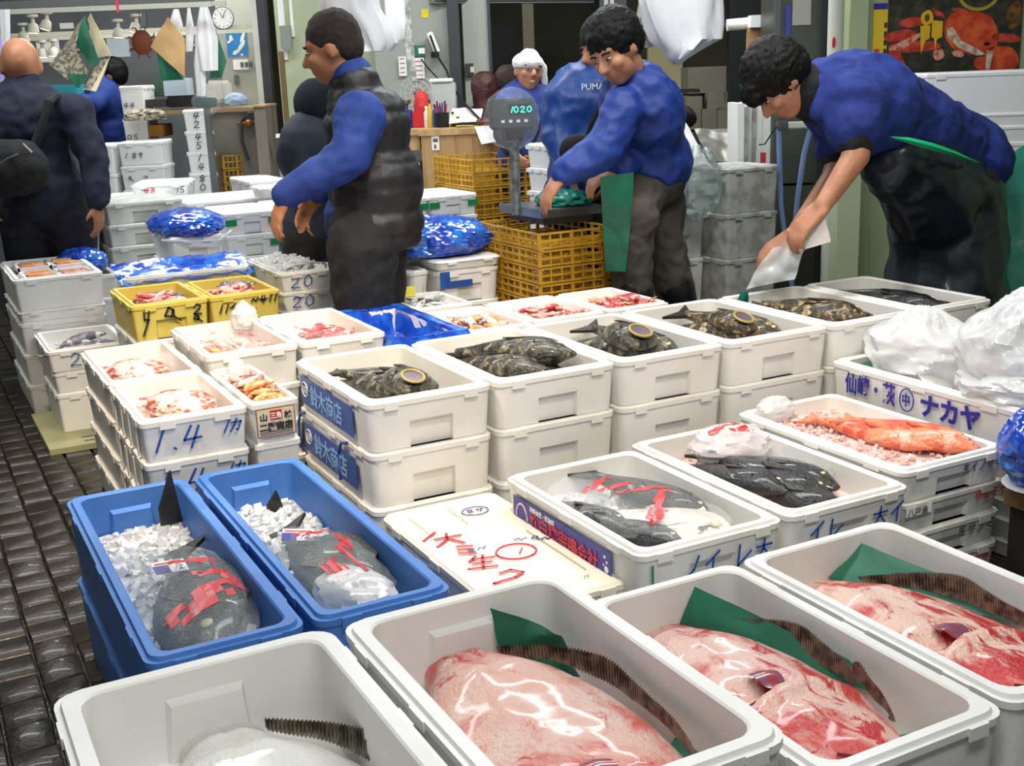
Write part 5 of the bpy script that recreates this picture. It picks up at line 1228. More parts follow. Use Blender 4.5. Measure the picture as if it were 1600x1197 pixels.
# ================================================================== PEOPLE
RT = al(1, 0); AW = al(0, 1); UPV = V((0, 0, 1))       # building right, away, up
def dirv(r, a, u): return (RT*r+AW*a+UPV*u).normalized()
def torso(pel, mid, chest, Fb, k, dr=0, wide=1.0, deep=1.0):
    P = []
    for c, rad in ((pel, (.115, .155, .13)), (mid, (.105, .14, .15)), (chest, (.12, .175, .17))):
        sp = (V(chest)-V(pel)).normalized(); ax = frame(Fb-sp*Fb.dot(sp), sp)
        P.append(('e', V(c), ((rad[0]*deep*k+dr), (rad[1]*wide*k+dr), rad[2]*k+dr), ax))
    P.append(('c', V(pel), V(mid), (.115*k+dr)*deep, (.105*k+dr)*deep)); P.append(('c', V(mid), V(chest), (.105*k+dr)*deep, (.115*k+dr)*deep))
    return P
def person(label, pel, mid, chest, neck, headc, F, U, Fb, arms, legs, k=1.0, hk=1.0, skin=None, voxel=.012, hair=None,
           smile=False, glasses=False, group=None, browm=None, face=True):
    """arms: (shoulder, elbow, wrist, hand direction, back-of-hand, thumb side, curl); legs: (hip, knee, ankle, toe direction)"""
    root_loc = V((V(pel).x, V(pel).y, 0))
    P = torso(pel, mid, chest, Fb, k*.88)
    Fh, Rh, Uh = frame(F, U)
    P += head_prims(headc, F, U, hk)
    P.append(('c', V(headc)-Uh*.05*hk-Fh*.02*hk, V(neck), .054*hk, .060*hk)); P.append(('c', V(neck), V(chest), .065*k, .10*k))
    for sh, el, wr, hd, hn, side, curl in arms:
        P += limb(sh, el, wr, (.052*k, .042*k, .027*k)); P.append(('c', V(chest), V(sh), .08*k, .058*k))
        P += hand_prims(wr, hd, hn, side, 1.0*k, curl)
    for hp, kn, an, toe in legs:
        P += limb(hp, kn, an, (.082*k, .056*k, .038*k)); P.append(('c', V(an)-UPV*.035, V(an)-UPV*.045+toe*.16*k, .035*k, .028*k)); P.append(('c', V(pel), V(hp), .1*k, .085*k))
    body = blob('person', P, voxel, skin or SKIN, None, 3)
    body.data.transform(Matrix.Translation(-root_loc)); body.location = root_loc
    tag(body, label, 'person', group)
    if face: face_parts(headc, F, U, body, hk, smile, browm, glasses)
    return body
def wear(body, name, prims, voxel, m, label=None, **kw):
    o = blob(name, prims, voxel, m, None, **kw)
    o.data.transform(Matrix.Translation(-body.location)); o.parent = body
    if label: o['label'] = label
    return o
def hair_prims(c, F, U, k, back=.0, extra=0):
    Fh, Rh, Uh = frame(F, U); at = lambda f, r, u: V(c)+(Fh*f+Rh*r+Uh*u)*k
    ax = (Fh, Rh, Uh)
    return [('e', at(-.020, 0, .036), ((.094+extra)*k, (.082+extra)*k, (.090+extra)*k), ax), ('e', at(-.050, 0, .0), ((.062+extra)*k, (.074+extra*.5)*k, (.075)*k), ax)]
def quilt(o, n=7, amp=.012, base=0, sp=.075):
    me = o.data; nm = [v.normal.copy() for v in me.vertices]
    for v, q in zip(me.vertices, nm): v.co += q*amp*(abs(sin((v.co.z-base)*pi/sp))**.6-1)
    me.update()
dn = V((0, 0, -1))
def down_legs(pel, Fb, k=1.0, spread=.09, z_knee=.48, dx=0):
    R_ = Fb.cross(UPV); out = []
    for s in (-1, 1):
        hp = V(pel)+R_*s*spread*k-UPV*.06*k; kn = V((hp.x, hp.y, z_knee*k))+Fb*.02+R_*s*.02; an = V((hp.x, hp.y, .08))+R_*s*.04-Fb*dx
        out.append((hp, kn, an, Fb))
    return out
def trousers(b, pel, legs, m, k, dr=.03, **kw):
    P = [('e', V(pel), (.14*k, .17*k, .14*k), frame(V(legs[0][3]), UPV)),]
    for hp, kn, an, toe in legs: P += limb(hp, kn, V(an)+UPV*.01, (.095*k+dr, .07*k+dr, .052*k+dr)); P.append(('c', V(pel), V(hp), .12*k, .1*k))
    return wear(b, 'trousers', P, .016, m, amp=.012, scale=9, ridged=True, **kw)
def shoes(b, legs, m, k, boots=False, name='shoe'):
    for hp, kn, an, toe in legs:
        P = [('c', V(an)-UPV*.03+toe*.0, V(an)-UPV*.035+toe*.17*k, .045*k, .036*k), ('c', V(an), V(an)-UPV*.03, .05*k, .045*k)]
        if boots: P.append(('c', V(an), V(an).lerp(V(kn), .8), .062*k, .075*k))
        wear(b, 'boot' if boots else name, P, .014, m)

# ---- bald man seen from behind, far left
Fb = dirv(-.1, 1, 0)
pel = V((0.733, 6.711, 0.927)); chest = V((0.694, 6.732, 1.336)); mid = V((0.711, 6.723, 1.115)); neck = V((0.717, 6.72, 1.519)); hc = V((0.714, 6.755, 1.631))
lg = down_legs(pel, Fb, 1.08, .10)
armsP = [(V((0.923, 6.557, 1.391)), V((0.97, 6.477, 1.149)), V((0.958, 6.426, 0.937)), dirv(-.05, 0, -1), dirv(.9, -.3, 0), 1, .5),
         (V((0.44, 6.919, 1.401)), V((0.37, 6.955, 1.15)), V((0.399, 6.658, 1.018)), dirv(.3, .3, -1), dirv(-.9, -.3, 0), -1, .5)]
p1 = person('bald man seen from behind in a dark navy jacket with a black shoulder bag', pel, mid, chest, neck, hc, dirv(-.35, 1, -.1), UPV, Fb, armsP, lg, 1.12, 1.26, SKIN2)
wear(p1, 'jacket', torso(pel+UPV*.05, mid, chest, Fb, 1.12, .045, 1.05)+[('c', chest, chest+UPV*.16, .16, .10), ('c', neck-UPV*.03, neck+UPV*.02, .085, .082)]
     + sum([limb(a[0], a[1], V(a[2])+UPV*.02, (.095, .078, .062)) for a in armsP], [])+[('c', chest+UPV*.04, V(a[0]), .12, .095) for a in armsP], .015, NAVY, amp=.014, scale=8, seed=1, ridged=True)
trousers(p1, pel, lg, mat('dark_navy_trouser', '#0e1220', .9, bump=.3), 1.12); shoes(p1, lg, BLACKC, 1.1)
strap = bmesh.new(); tube(strap, [V((0.839, 6.544, 1.475)), V((0.785, 6.437, 1.446)), V((0.74, 6.426, 1.339)), V((0.685, 6.433, 1.232)), V((0.613, 6.458, 1.173))], .022, 8)
bag = empty('shoulder_bag', ((0.586, 6.449, 1.159)), 0, 'black shoulder bag on the back of the bald man', 'bag')
world_part('strap', fin(strap), BLACKC, bag)
o = blob('bag_body', [('e', V((0.572, 6.457, 1.138)), (.11, .20, .15), (AW, RT, UPV)), ('c', V((0.511, 6.511, 1.152)), V((0.649, 6.44, 1.115)), .10, .10)], .012, BLACKC, None, amp=.012, scale=9); world_part('bag_body', o.data, BLACKC, bag); bpy.data.objects.remove(o)
z_ = bmesh.new(); tube(z_, [V((0.511, 6.331, 1.167)), V((0.547, 6.29, 1.194)), V((0.593, 6.266, 1.213))], .004, 6); world_part('zip', fin(z_), mat('zip_metal', '#b9b9b4', .3, metal=.8), bag)
z_ = bmesh.new(); tube(z_, [V((0.628, 6.316, 1.258)), V((0.661, 6.298, 1.214))], .006, 6); world_part('clasp', fin(z_), mat('zip_metal', '#b9b9b4'), bag)

# ---- man in the black quilted vest, centre left
Fb = dirv(-1, .12, 0)
pel = V((1.741, 4.616, 0.914)); mid = V((1.763, 4.604, 1.089)); chest = V((1.748, 4.612, 1.295)); neck = V((1.731, 4.621, 1.465)); hc = V((1.655, 4.66, 1.621))
lg = down_legs(pel, Fb, 1.08, .10)
armsP = [(V((1.667, 4.429, 1.36)), V((1.599, 4.374, 1.215)), V((1.368, 4.493, 1.081)), dirv(-.45, .0, -.9), dirv(-.7, -.6, .5), 1, .55),
         (V((1.803, 4.809, 1.34)), V((1.737, 4.899, 1.168)), V((1.639, 4.893, 1.04)), dirv(-.6, 0, -.7), dirv(-.5, .6, .4), -1, .6)]
p2 = person('man in a black quilted vest over a royal blue shirt, facing left', pel, mid, chest, neck, hc, dirv(-1, .05, -.28), dirv(-.22, 0, 1), Fb, armsP, lg, 1.15, 1.17, SKIN2, voxel=.0095)
wear(p2, 'hair', hair_prims(hc+UPV*.004, dirv(-1, .05, -.28), dirv(-.22, 0, 1), 1.17, 0, .003), .009, mat('cropped_brown_hair', '#1d1310', .8, col2='#2e1e16', scale=60, bump=.9, bscale=220), amp=.003, scale=50)
wear(p2, 'shirt', [('c', neck-UPV*.02, neck+UPV*.045+dirv(-1, 0, 0)*.01, .10, .088)]
     + sum([limb(a[0], a[1], a[2], (.105, .085, .055)) for a in armsP], [])+[('c', chest, V(a[0]), .12, .10) for a in armsP]+[('c', pel+dirv(-1, 0, 0)*.04, pel+dirv(-1, 0, .6)*.06, .13, .13)], .012, ROYAL, amp=.010, scale=9, seed=4, ridged=True)
vst = wear(p2, 'quilted_vest', [('e', chest+dirv(.15, 0, .1)*.02, (.185, .175, .19), frame(Fb, UPV)), ('e', mid+dirv(.6, 0, -.1)*.03, (.19, .20, .20), frame(Fb, UPV)), ('e', pel+dirv(.8, 0, .12)*.035, (.205, .205, .15), frame(Fb, UPV)),
     ('c', pel+dirv(.7, 0, .1)*.05, mid, .19, .185), ('c', neck-UPV*.06, neck+UPV*.01, .12, .105), ('c', chest, neck-UPV*.02, .15, .12)], .012, mat('black_quilted_nylon', '#1a1a1c', .5, bump=.4, bscale=14), amp=.005, scale=16, seed=5, cuts=[(pel-UPV*.105, dirv(.1, 0, -1))])
quilt(vst, amp=.010, sp=.098)
trousers(p2, pel, lg, BLACKC, 1.2, .035); shoes(p2, lg, BLACKC, 1.1)

# ---- dark clothed person half hidden behind him
Fb = dirv(-.7, .7, 0)
pel = V((1.77, 5.276, 0.856)); mid = V((1.777, 5.272, 1.033)); chest = V((1.78, 5.271, 1.183)); neck = V((1.788, 5.267, 1.292)); hc = V((1.793, 5.264, 1.371))
lg = down_legs(pel, Fb, 1.0)
armsP = [(V((1.712, 5.193, 1.199)), V((1.667, 5.16, 1.076)), V((1.659, 5.164, 0.963)), dn, dirv(-.9, 0, 0), 1, .5), (V((1.866, 5.339, 1.184)), V((1.86, 5.342, 1.022)), V((1.834, 5.356, 0.903)), dn, dirv(.9, 0, 0), -1, .5)]
p3 = person('person in dark navy clothes and cap half hidden behind the man in the vest', pel, mid, chest, neck, hc, Fb, UPV, Fb, armsP, lg, 1.0, 1.1, SKIN, face=False)
wear(p3, 'knit_cap', [('e', hc+UPV*.03, (.13, .115, .12), frame(Fb, UPV)), ('c', hc-UPV*.02, hc-UPV*.12, .10, .10)], .012, mat('near_black_knit', '#0d1420', .95))
wear(p3, 'jacket', torso(pel, mid, chest, Fb, 1.0, .04)+[('c', neck, chest, .09, .14)]+sum([limb(a[0], a[1], a[2], (.085, .07, .055)) for a in armsP], []), .015, mat('dark_slate_jacket', '#1a2634', .7), amp=.01, scale=8); trousers(p3, pel, lg, BLACKC, 1.0); shoes(p3, lg, BLACKC, 1)

# ---- worker in blue reaching to the scale
Fb = dirv(-.8, -.45, 0)
pel = V((3.029, 4.423, 1.081)); mid = V((2.987, 4.4, 1.204)); chest = V((2.93, 4.362, 1.33)); neck = V((2.879, 4.343, 1.45)); hc = V((2.759, 4.293, 1.574))
FH, UH = dirv(-.62, -.62, -.50), dirv(-.42, -.12, .9)
def feet(p): return V((p[0], p[1], .08))
lg = [(V((2.946, 4.388, 0.994)), V((2.844, 4.328, 0.803)), feet((2.912, 4.405, 0.338)), dirv(-.9, -.3, 0)), (V((3.11, 4.472, 0.976)), V((3.126, 4.486, 0.732)), feet((3.333, 4.525, 0.26)), dirv(-.9, -.3, 0))]
armsP = [(V((2.758, 4.248, 1.334)), V((2.648, 4.238, 1.174)), V((2.493, 4.284, 1.098)), dirv(-.62, -.1, -.75), dirv(-.65, -.5, .6), 1, .5),
         (V((3.073, 4.446, 1.329)), V((2.998, 4.417, 1.167)), V((2.784, 4.325, 1.092)), dirv(-.85, -.2, -.35), dirv(-.2, -.5, .8), -1, .75)]
p8 = person('young worker in a royal blue jacket leaning to the scale with one hand on it', pel, mid, chest, neck, hc, FH, UH, Fb, armsP, lg, 1.12, 1.18, SKIN, voxel=.0095)
hp_ = hair_prims(hc+UH*.012-FH*.008, FH, UH, 1.18, 0, .016)
wear(p8, 'hair', hp_+[('e', hc+UH*.095+FH*.045, (.06, .075, .035), frame(FH, UH))], .009, HAIR, amp=.007, scale=60, seed=2)
cx = [('c', V(a[0]), V(chest), .095, .13) for a in armsP]
wear(p8, 'jacket', torso(pel+UPV*.03, mid, chest, Fb, 1.08, .03, 1.0, 1.05)+cx+[('c', neck-UPV*.06, neck-UPV*.01, .10, .075), ('c', chest+dirv(.5, 0, .3)*.05, neck-UPV*.01, .13, .085)]
     + sum([limb(a[0], a[1], V(a[2]).lerp(V(a[1]), .04), (.092, .082, .060)) for a in armsP], []), .0115, mat('royal_blue_shell', '#163688', .6, col2='#12307c', scale=4, bump=.35, bscale=24), amp=.016, scale=8, seed=3, ridged=True)
bm = bmesh.new(); tube(bm, [neck+dirv(-.9, -.5, .15)*.085, neck+dirv(-.9, -.5, -.6)*.14, chest+dirv(-.85, -.6, .2)*.19, mid+dirv(-.85, -.55, 0)*.19], .004, 6); world_part('white_zip', fin(bm), PRINT_WHITE, p8)
CARGO = mat('grey_brown_cargo_cloth', '#4a463f', .85, col2='#413e38', scale=6, bump=.3, bscale=40)
P = [('e', pel-UPV*.05, (.14, .165, .14), frame(Fb, UPV))]
for hp, kn, an, toe in lg: P += limb(hp, kn, V(an).lerp(V(kn), .62), (.112, .10, .088)); P.append(('c', pel, V(hp), .12, .11))
for hp, kn, an, toe in lg[:1]: P.append(('e', V(hp).lerp(V(kn), .62)+dirv(.1, -.9, 0)*.10, (.05, .085, .09), frame(dirv(.1, -.9, 0), UPV)))
wear(p8, 'cargo_trousers', P, .0135, CARGO, amp=.014, scale=9, seed=6, ridged=True)
for hp, kn, an, toe in lg: wear(p8, 'boot', [('c', V(an), V(an).lerp(V(kn), .66), .068, .098), ('c', V(an)-UPV*.03, V(an)-UPV*.035+toe*.18, .05, .04)], .014, mat('black_rubber', '#0f1113', .35))

# ---- second blue-jacketed worker behind him
Fb = dirv(-.35, -.9, 0)
pel = V((3.046, 5.011, 0.968)); mid = V((3.04, 5.014, 1.138)); chest = V((3.053, 5.008, 1.335)); neck = V((3.088, 4.989, 1.474)); hc = V((3.101, 4.949, 1.596))
FH, UH = dirv(-.75, -.5, -.25), dirv(-.1, 0, 1)
lg = down_legs(pel, Fb, 1.1)
armsP = [(V((2.937, 5.011, 1.37)), V((2.878, 4.985, 1.194)), V((2.868, 4.878, 1.058)), dirv(.2, -.2, -1), dirv(-.9, -.2, 0), 1, .5), (V((3.181, 4.997, 1.359)), V((3.198, 4.989, 1.175)), V((3.056, 4.837, 1.047)), dirv(-.3, -.3, -1), dirv(.9, 0, 0), -1, .5)]
p7 = person('worker in a brighter blue zipped jacket standing behind the leaning worker', pel, mid, chest, neck, hc, FH, UH, Fb, armsP, lg, 1.1, 1.12, SKIN2)
wear(p7, 'hair', hair_prims(hc+UPV*.01, FH, UH, 1.12, 0, .012), .011, HAIR, amp=.006, scale=60)
wear(p7, 'jacket', torso(pel+UPV*.03, mid, chest, Fb, 1.0, .045, 1.0, 1.0)+[('c', neck-UPV*.04, neck+UPV*.02, .10, .08), ('c', chest, neck, .14, .10)]+[('c', V(a[0]), chest, .11, .14) for a in armsP]
     + sum([limb(a[0], a[1], V(a[2]).lerp(V(a[1]), .04), (.105, .088, .066)) for a in armsP], []), .014, ROYAL2, amp=.018, scale=7, seed=8, ridged=True)
trousers(p7, pel, lg, BLACKC, 1.1); shoes(p7, lg, BLACKC, 1.1)
tx = write_font('chest_print', 'PUMA', .04, PRINT_WHITE, p7, V((2.913, 4.832, 1.414))-p7.location, RT, UPV)
bm = bmesh.new(); tube(bm, [V((3.033, 4.759, 1.466)), V((2.983, 4.74, 1.397)), V((2.923, 4.759, 1.27)), V((2.911, 4.799, 1.177))], .012, 6); world_part('bag_strap', fin(bm), BLACKC, p7)
o = blob('pouch', [('e', V((2.837, 4.747, 1.145)), (.05, .09, .08), (AW, RT, UPV))], .012, BLACKC); world_part('pouch', o.data, BLACKC, p7); bpy.data.objects.remove(o)

# ---- bending worker with the long apron, right
Fb = dirv(-.75, -.45, -.55)
pel = V((4.244, 3.83, 1.016)); mid = V((3.919, 3.773, 1.209)); chest = V((3.576, 3.725, 1.331)); neck = V((3.345, 3.697, 1.371)); hc = V((3.146, 3.721, 1.423))
FH, UH = dirv(-.57, -.12, -.80), dirv(-.80, -.05, .60)
FL_ = dirv(-1, -.2, 0)
lg = down_legs(pel+V((0, 0, 0)), FL_, 1.15, .11)
armsP = [(V((3.376, 3.569, 1.34)), V((3.328, 3.481, 1.143)), V((3.168, 3.485, 0.962)), dirv(-.72, -.05, -.70), dirv(-.55, -.45, .6), 1, .75),
         (V((3.626, 3.868, 1.262)), V((3.491, 3.768, 1.037)), V((3.208, 3.69, 0.829)), dirv(-.85, -.05, -.55), dirv(-.4, -.4, .75), -1, .65)]
p9 = person('bending worker in a royal blue polo and long dark apron opening a plastic bag', pel, mid, chest, neck, hc, FH, UH, Fb, armsP, lg, 1.3, 1.2, SKIN, voxel=.0095)
wear(p9, 'hair', hair_prims(hc+UH*.012-FH*.006, FH, UH, 1.2, 0, .018)+[('e', hc+UH*.085+FH*.06, (.07, .08, .04), frame(FH, UH)), ('e', hc+UH*.06+FH*.105, (.035, .07, .045), frame(FH, UH))], .009, HAIR, amp=.008, scale=60, seed=9)
wear(p9, 'black_undershirt', [('c', V((3.245, 3.715, 1.394)), neck, .105, .125), ('c', neck, chest, .13, .16)]+sum([[('c', V(a[0]), V(a[0]).lerp(V(a[1]), .72), .10, .078)] for a in armsP], []), .0115, BLACKC, amp=.008, scale=10)
wear(p9, 'polo_shirt', torso(pel+dirv(.1, 0, .1)*.05, mid, chest, Fb, 1.3, .03, 1.0, 1.12)+[('c', chest, neck+dirv(1, 0, .2)*.03, .20, .145)]+[('c', chest, V(a[0]), .19, .13) for a in armsP]
     + sum([[('c', V(a[0]), V(a[0]).lerp(V(a[1]), .42), .132, .115)] for a in armsP], []), .0115, POLO, amp=.012, scale=7, seed=10, ridged=True)
wear(p9, 'collar', [('c', V((3.287, 3.638, 1.421)), V((3.27, 3.624, 1.315)), .045, .05), ('c', V((3.375, 3.716, 1.444)), V((3.287, 3.638, 1.421)), .05, .045)], .010, POLO)
APRON = mat('dark_navy_rubber_apron', '#18222f', .35, col2='#131c28', scale=4, bump=.35, bscale=9, coat=.3)
ap = wear(p9, 'apron', [('c', V((3.756, 3.688, 1.075)), V((4.18, 3.807, 0.914)), .15, .26), ('c', V((3.85, 3.696, 1.042)), V((4.064, 3.754, 0.871)), .17, .22), ('c', V((4.195, 3.799, 0.913)), V((4.194, 3.8, 0.42)), .245, .275), ('c', V((4.194, 3.8, 0.42)), V((4.194, 3.8, 0.42))-UPV*.25, .28, .27)], .0135, APRON, amp=.022, scale=4.5, seed=11, ridged=True)
bm = bmesh.new(); g = []
for i, (px) in enumerate([V((3.505, 3.48, 1.203)), V((3.552, 3.433, 1.189)), V((3.647, 3.407, 1.162)), V((3.81, 3.435, 1.121)), V((4.021, 3.495, 1.066))]):
    w = (.003, .012, .015, .012, .003)[i]; g.append(ring(bm, [px+UPV*w, px+dirv(.2, -.8, 0)*.012, px-UPV*w, px+dirv(0, 1, 0)*.06]))
for a_, b_ in zip(g, g[1:]): bridge(bm, a_, b_)
bm.faces.new(g[0]); bm.faces.new(g[-1][::-1]); world_part('green_waistband', fin(bm), mat('green_elastic', '#12a06a', .5), p9)
bm = bmesh.new(); bbox(bm, -.03, .03, -.008, .008, -.022, .022); mm_ = fin(bm, False); mm_.transform(Matrix.Translation(V((4.375, 3.706, 0.959))) @ Matrix.Rotation(-YAW, 4, 'Z')); world_part('apron_buckle', mm_, BLACKC, p9)
trousers(p9, pel, lg, BLACKC, 1.15); shoes(p9, lg, BLACKC, 1.1, True)
o = sheet('paper_slip', [V((3.085, 3.584, 0.874)), V((3.213, 3.518, 0.911)), V((3.208, 3.476, 0.823)), V((3.085, 3.562, 0.779))], 8, 6, .006, CARD, None, 71, 8); tag(o, 'white paper slip under the hand of the bending worker', 'paper')
o = sheet('plastic_bag', [V((3.042, 3.629, 0.796)), V((3.136, 3.513, 0.839)), V((3.109, 3.572, 0.673)), V((2.975, 3.708, 0.629))], 14, 14, .018, mat('crisp_clear_film', '#e9eef0', .1, alpha=.5, spec=.9, bump=.5, bscale=22), None, 72, 9, .002); tag(o, 'crisp clear plastic bag being opened by the bending worker', 'bag')

# ---- smiling man with a white head towel in the back
Fb = dirv(.15, -1, 0)
pel = V((3.39, 6.24, 0.999)); mid = V((3.393, 6.239, 1.129)); chest = V((3.398, 6.236, 1.265)); neck = V((3.394, 6.238, 1.367)); hc = V((3.381, 6.189, 1.508))
FH, UH = dirv(.32, -1, .02), dirv(.16, 0, 1)
lg = down_legs(pel, Fb, .95)
armsP = [(V((3.473, 6.141, 1.284)), V((3.441, 6.045, 1.168)), V((3.32, 5.939, 1.096)), dirv(-.3, -.6, -.5), dirv(.9, 0, .2), -1, .5), (V((3.279, 6.241, 1.293)), V((3.221, 6.215, 1.165)), V((3.188, 6.063, 1.085)), dirv(.3, -.6, -.5), dirv(-.9, 0, .2), 1, .5)]
p4 = person('smiling man with glasses and a white head towel at the back counter', pel, mid, chest, neck, hc, FH, UH, Fb, armsP, lg, 1.0, 1.02, SKIN, smile=True, glasses=True, voxel=.010)
wear(p4, 'head_towel', [('e', hc+UPV*.045-FH*.01, (.108, .093, .062), frame(FH, UH)), ('e', hc+UPV*.095+FH*.02, (.05, .055, .03), frame(FH, UH)), ('c', hc+dirv(1, -.1, 0)*.085+UPV*.02, hc+dirv(1, .1, 0)*.09-UPV*.11, .022, .018)], .009, mat('white_towel', '#f0f0ee', .9), amp=.005, scale=24)
wear(p4, 'blue_vest', torso(pel, mid, chest, Fb, 1.0, .045)+[('c', neck-UPV*.06, chest, .10, .16)]+[('c', chest, V(a[0]), .12, .11) for a in armsP]+[('c', V(a[0]), V(a[0]).lerp(V(a[1]), .45), .10, .095) for a in armsP], .014, ROYAL, amp=.01, scale=8)
wear(p4, 'dark_sleeves', sum([limb(a[0], a[1], a[2], (.08, .07, .052)) for a in armsP], [])+[('c', neck-UPV*.045, neck+UPV*.0, .085, .07), ('c', neck-UPV*.05+Fb*.07, chest+Fb*.10, .06, .05)], .013, mat('charcoal_cloth', '#23222e', .85), amp=.006, scale=12)
trousers(p4, pel, lg, BLACKC, .95); shoes(p4, lg, BLACKC, 1)
# ---- woman and man behind the counter, far worker at the left stall
def backfig(label, hx, hz, sx, sz, hairm, topm, F, U=UPV, k=1.0, long=False, arms_=None):
    hc = V(hx); ch = V(sx); pel = ch-UPV*.42; lg = down_legs(pel, F if abs(F.z) < .1 else dirv(-1, 0, 0), k)
    R_ = F.cross(UPV).normalized()
    A = arms_ or [(ch+R_*s*.17*k+UPV*.06, ch+R_*s*.22*k-UPV*.2+F*.05, ch+R_*s*.12*k-UPV*.25+F*.25, F, UPV, -s, .5) for s in (-1, 1)]
    b = person(label, pel, ch-UPV*.2, ch, ch+UPV*.19, hc, F, U, F, A, lg, k, 1.0*k, SKIN)
    P = hair_prims(hc, F, U, k, 0, .010)
    if long: P += [('c', hc-F*.03, hc-F*.05-UPV*.14, .085, .075)]
    wear(b, 'hair', P, .011, hairm, amp=.006, scale=26)
    wear(b, 'shirt', torso(pel, ch-UPV*.2, ch, F, k, .035)+[('c', ch, ch+UPV*.14, .13, .08)]+sum([limb(a[0], a[1], a[2], (.08, .07, .05)) for a in A], []), .015, topm, amp=.01, scale=8)
    trousers(b, pel, lg, BLACKC, k); shoes(b, lg, BLACKC, k); return b
backfig('seated woman with reddish brown hair seen from behind at the back counter', (3.534, 7.066, 1.391), 0, (3.519, 7.074, 1.111), 0, mat('reddish_brown_hair', '#3d1512', .5, bump=.6, bscale=100), ROYAL, dirv(.1, 1, 0), long=True)
backfig('dark haired person mostly hidden behind the man with the head towel', (4.048, 7.701, 1.431), 0, (4.023, 7.714, 1.187), 0, HAIRBR, ROYAL, dirv(.6, .8, 0))
ch = V((1.514, 9.234, 1.451))
backfig('worker in a blue shirt with red cord at the far left stall, arm stretched out', (1.575, 9.203, 1.597), 0, (1.509, 9.236, 1.414), 0, HAIR, ROYAL, dirv(-1, -.1, 0), arms_=[(V((1.487, 9.136, 1.474)), V((1.383, 8.964, 1.39)), V((1.32, 8.884, 1.423)), dirv(-1, 0, .2), dirv(0, 0, 1), 1, .4), (V((1.545, 9.331, 1.459)), V((1.46, 9.374, 1.384)), V((1.386, 9.3, 1.388)), dirv(-1, 0, .1), dirv(0, 0, 1), -1, .4)])
# ================================================================== COUNTER SCALE
sc_ = empty('counter_scale', (2.735, 4.84, .83), 0, 'digital scale on the yellow crates, display wrapped in clear plastic', 'scale')
part('platform', boxmesh(-.165, .165, -.21, .21, .035, .072, .004), STEEL, sc_)
part('base', boxmesh(-.13, .13, -.17, .17, .0, .035, .004), mat('dark_scale_base', '#4c5054', .5), sc_)
pb = V((2.567, 4.864, 0.916)); ph = V((2.569, 4.864, 1.195))
bm = bmesh.new(); tube(bm, [pb-UPV*.05, ph], .024, 10); world_part('pole', fin(bm), mat('plastic_wrapped_pole', '#8b8f90', .25, metal=.3, col2='#5e6263', scale=25), sc_)
cH = V((2.551, 4.839, 1.305)); FS = Matrix.Translation(cH) @ Matrix.Rotation(-YAW+.10, 4, 'Z')
def hp2(name, x0, x1, y0, y1, z0, z1, m, bev=0):
    me = boxmesh(x0, x1, y0, y1, z0, z1, bev); me.transform(FS); return world_part(name, me, m, sc_)
hp2('display_head', -.10, .10, 0, .06, -.05, .085, mat('dark_grey_scale_head', '#3f4447', .4), .008); hp2('display_window', -.015, .085, -.004, 0, .015, .06, mat('black_display', '#081417', .15))
LCD = mat('teal_lcd_digits', '#2fb7a4', .4, emit='#36d8c0', es=1.4)
tmp = empty('t', (0, 0, 0), 0, None, None)
dgt = write_strokes('display_digits', '1020', .026, LCD, tmp, (-.012, -.006, .024), (1, 0, 0), (0, 0, 1), .0026, .02); md_ = dgt.data; md_.transform(FS); bpy.data.objects.remove(dgt); world_part('display_digits', md_, LCD, sc_)
bpy.data.objects.remove(tmp)
for k in range(4): hp2('button', -.05+.035*k, -.035+.035*k, -.004, 0, -.02, -.008, PRINT_WHITE)
hp2('black_keypad', -.03, .045, -.004, 0, -.10, -.055, EYE_B); hp2('neck_bracket', -.05, .05, .01, .05, -.10, -.05, DARKF)
o = link('cover', bagmesh(.125, .06, .135, .07, 3.5, 9, 40, 26, 0), mat('scale_cover_film', '#dfe6ea', .06, alpha=.12, spec=1, bump=.7, bscale=25)); o.data.transform(FS @ Matrix.Translation((0, .03, -.005))); m_ = o.data; bpy.data.objects.remove(o); world_part('clear_cover', m_, MC['scale_cover_film'], sc_)
o = link('plastic_bag', bagmesh(.11, .13, .045, .25, 2.6, 41, 36, 18, 0, .5), mat('teal_green_plastic', '#2d8f7c', .25, col2='#1f6f60', scale=12, bump=.5, bscale=18), None, (2.78, 4.80, .925)); tag(o, 'crumpled green plastic bag on the scale platform under the hand', 'bag')
bm = bmesh.new(); ellipsoid(bm, (-.07, -.06, .03), (.012, .012, .01)); part('red_item', bm, INK_RED, o)
gb_ = sheet('plastic_bag', [V((2.64, 4.241, 1.064)), V((2.743, 4.155, 1.082)), V((2.742, 4.211, 0.66)), V((2.689, 4.295, 0.655))], 8, 16, .014, mat('deep_green_plastic', '#0f6a50', .35, col2='#0c5843', scale=4, bump=.3, bscale=12), None, 81, 6, .004); tag(gb_, 'deep green plastic bag hanging from the left hand of the leaning worker', 'bag')

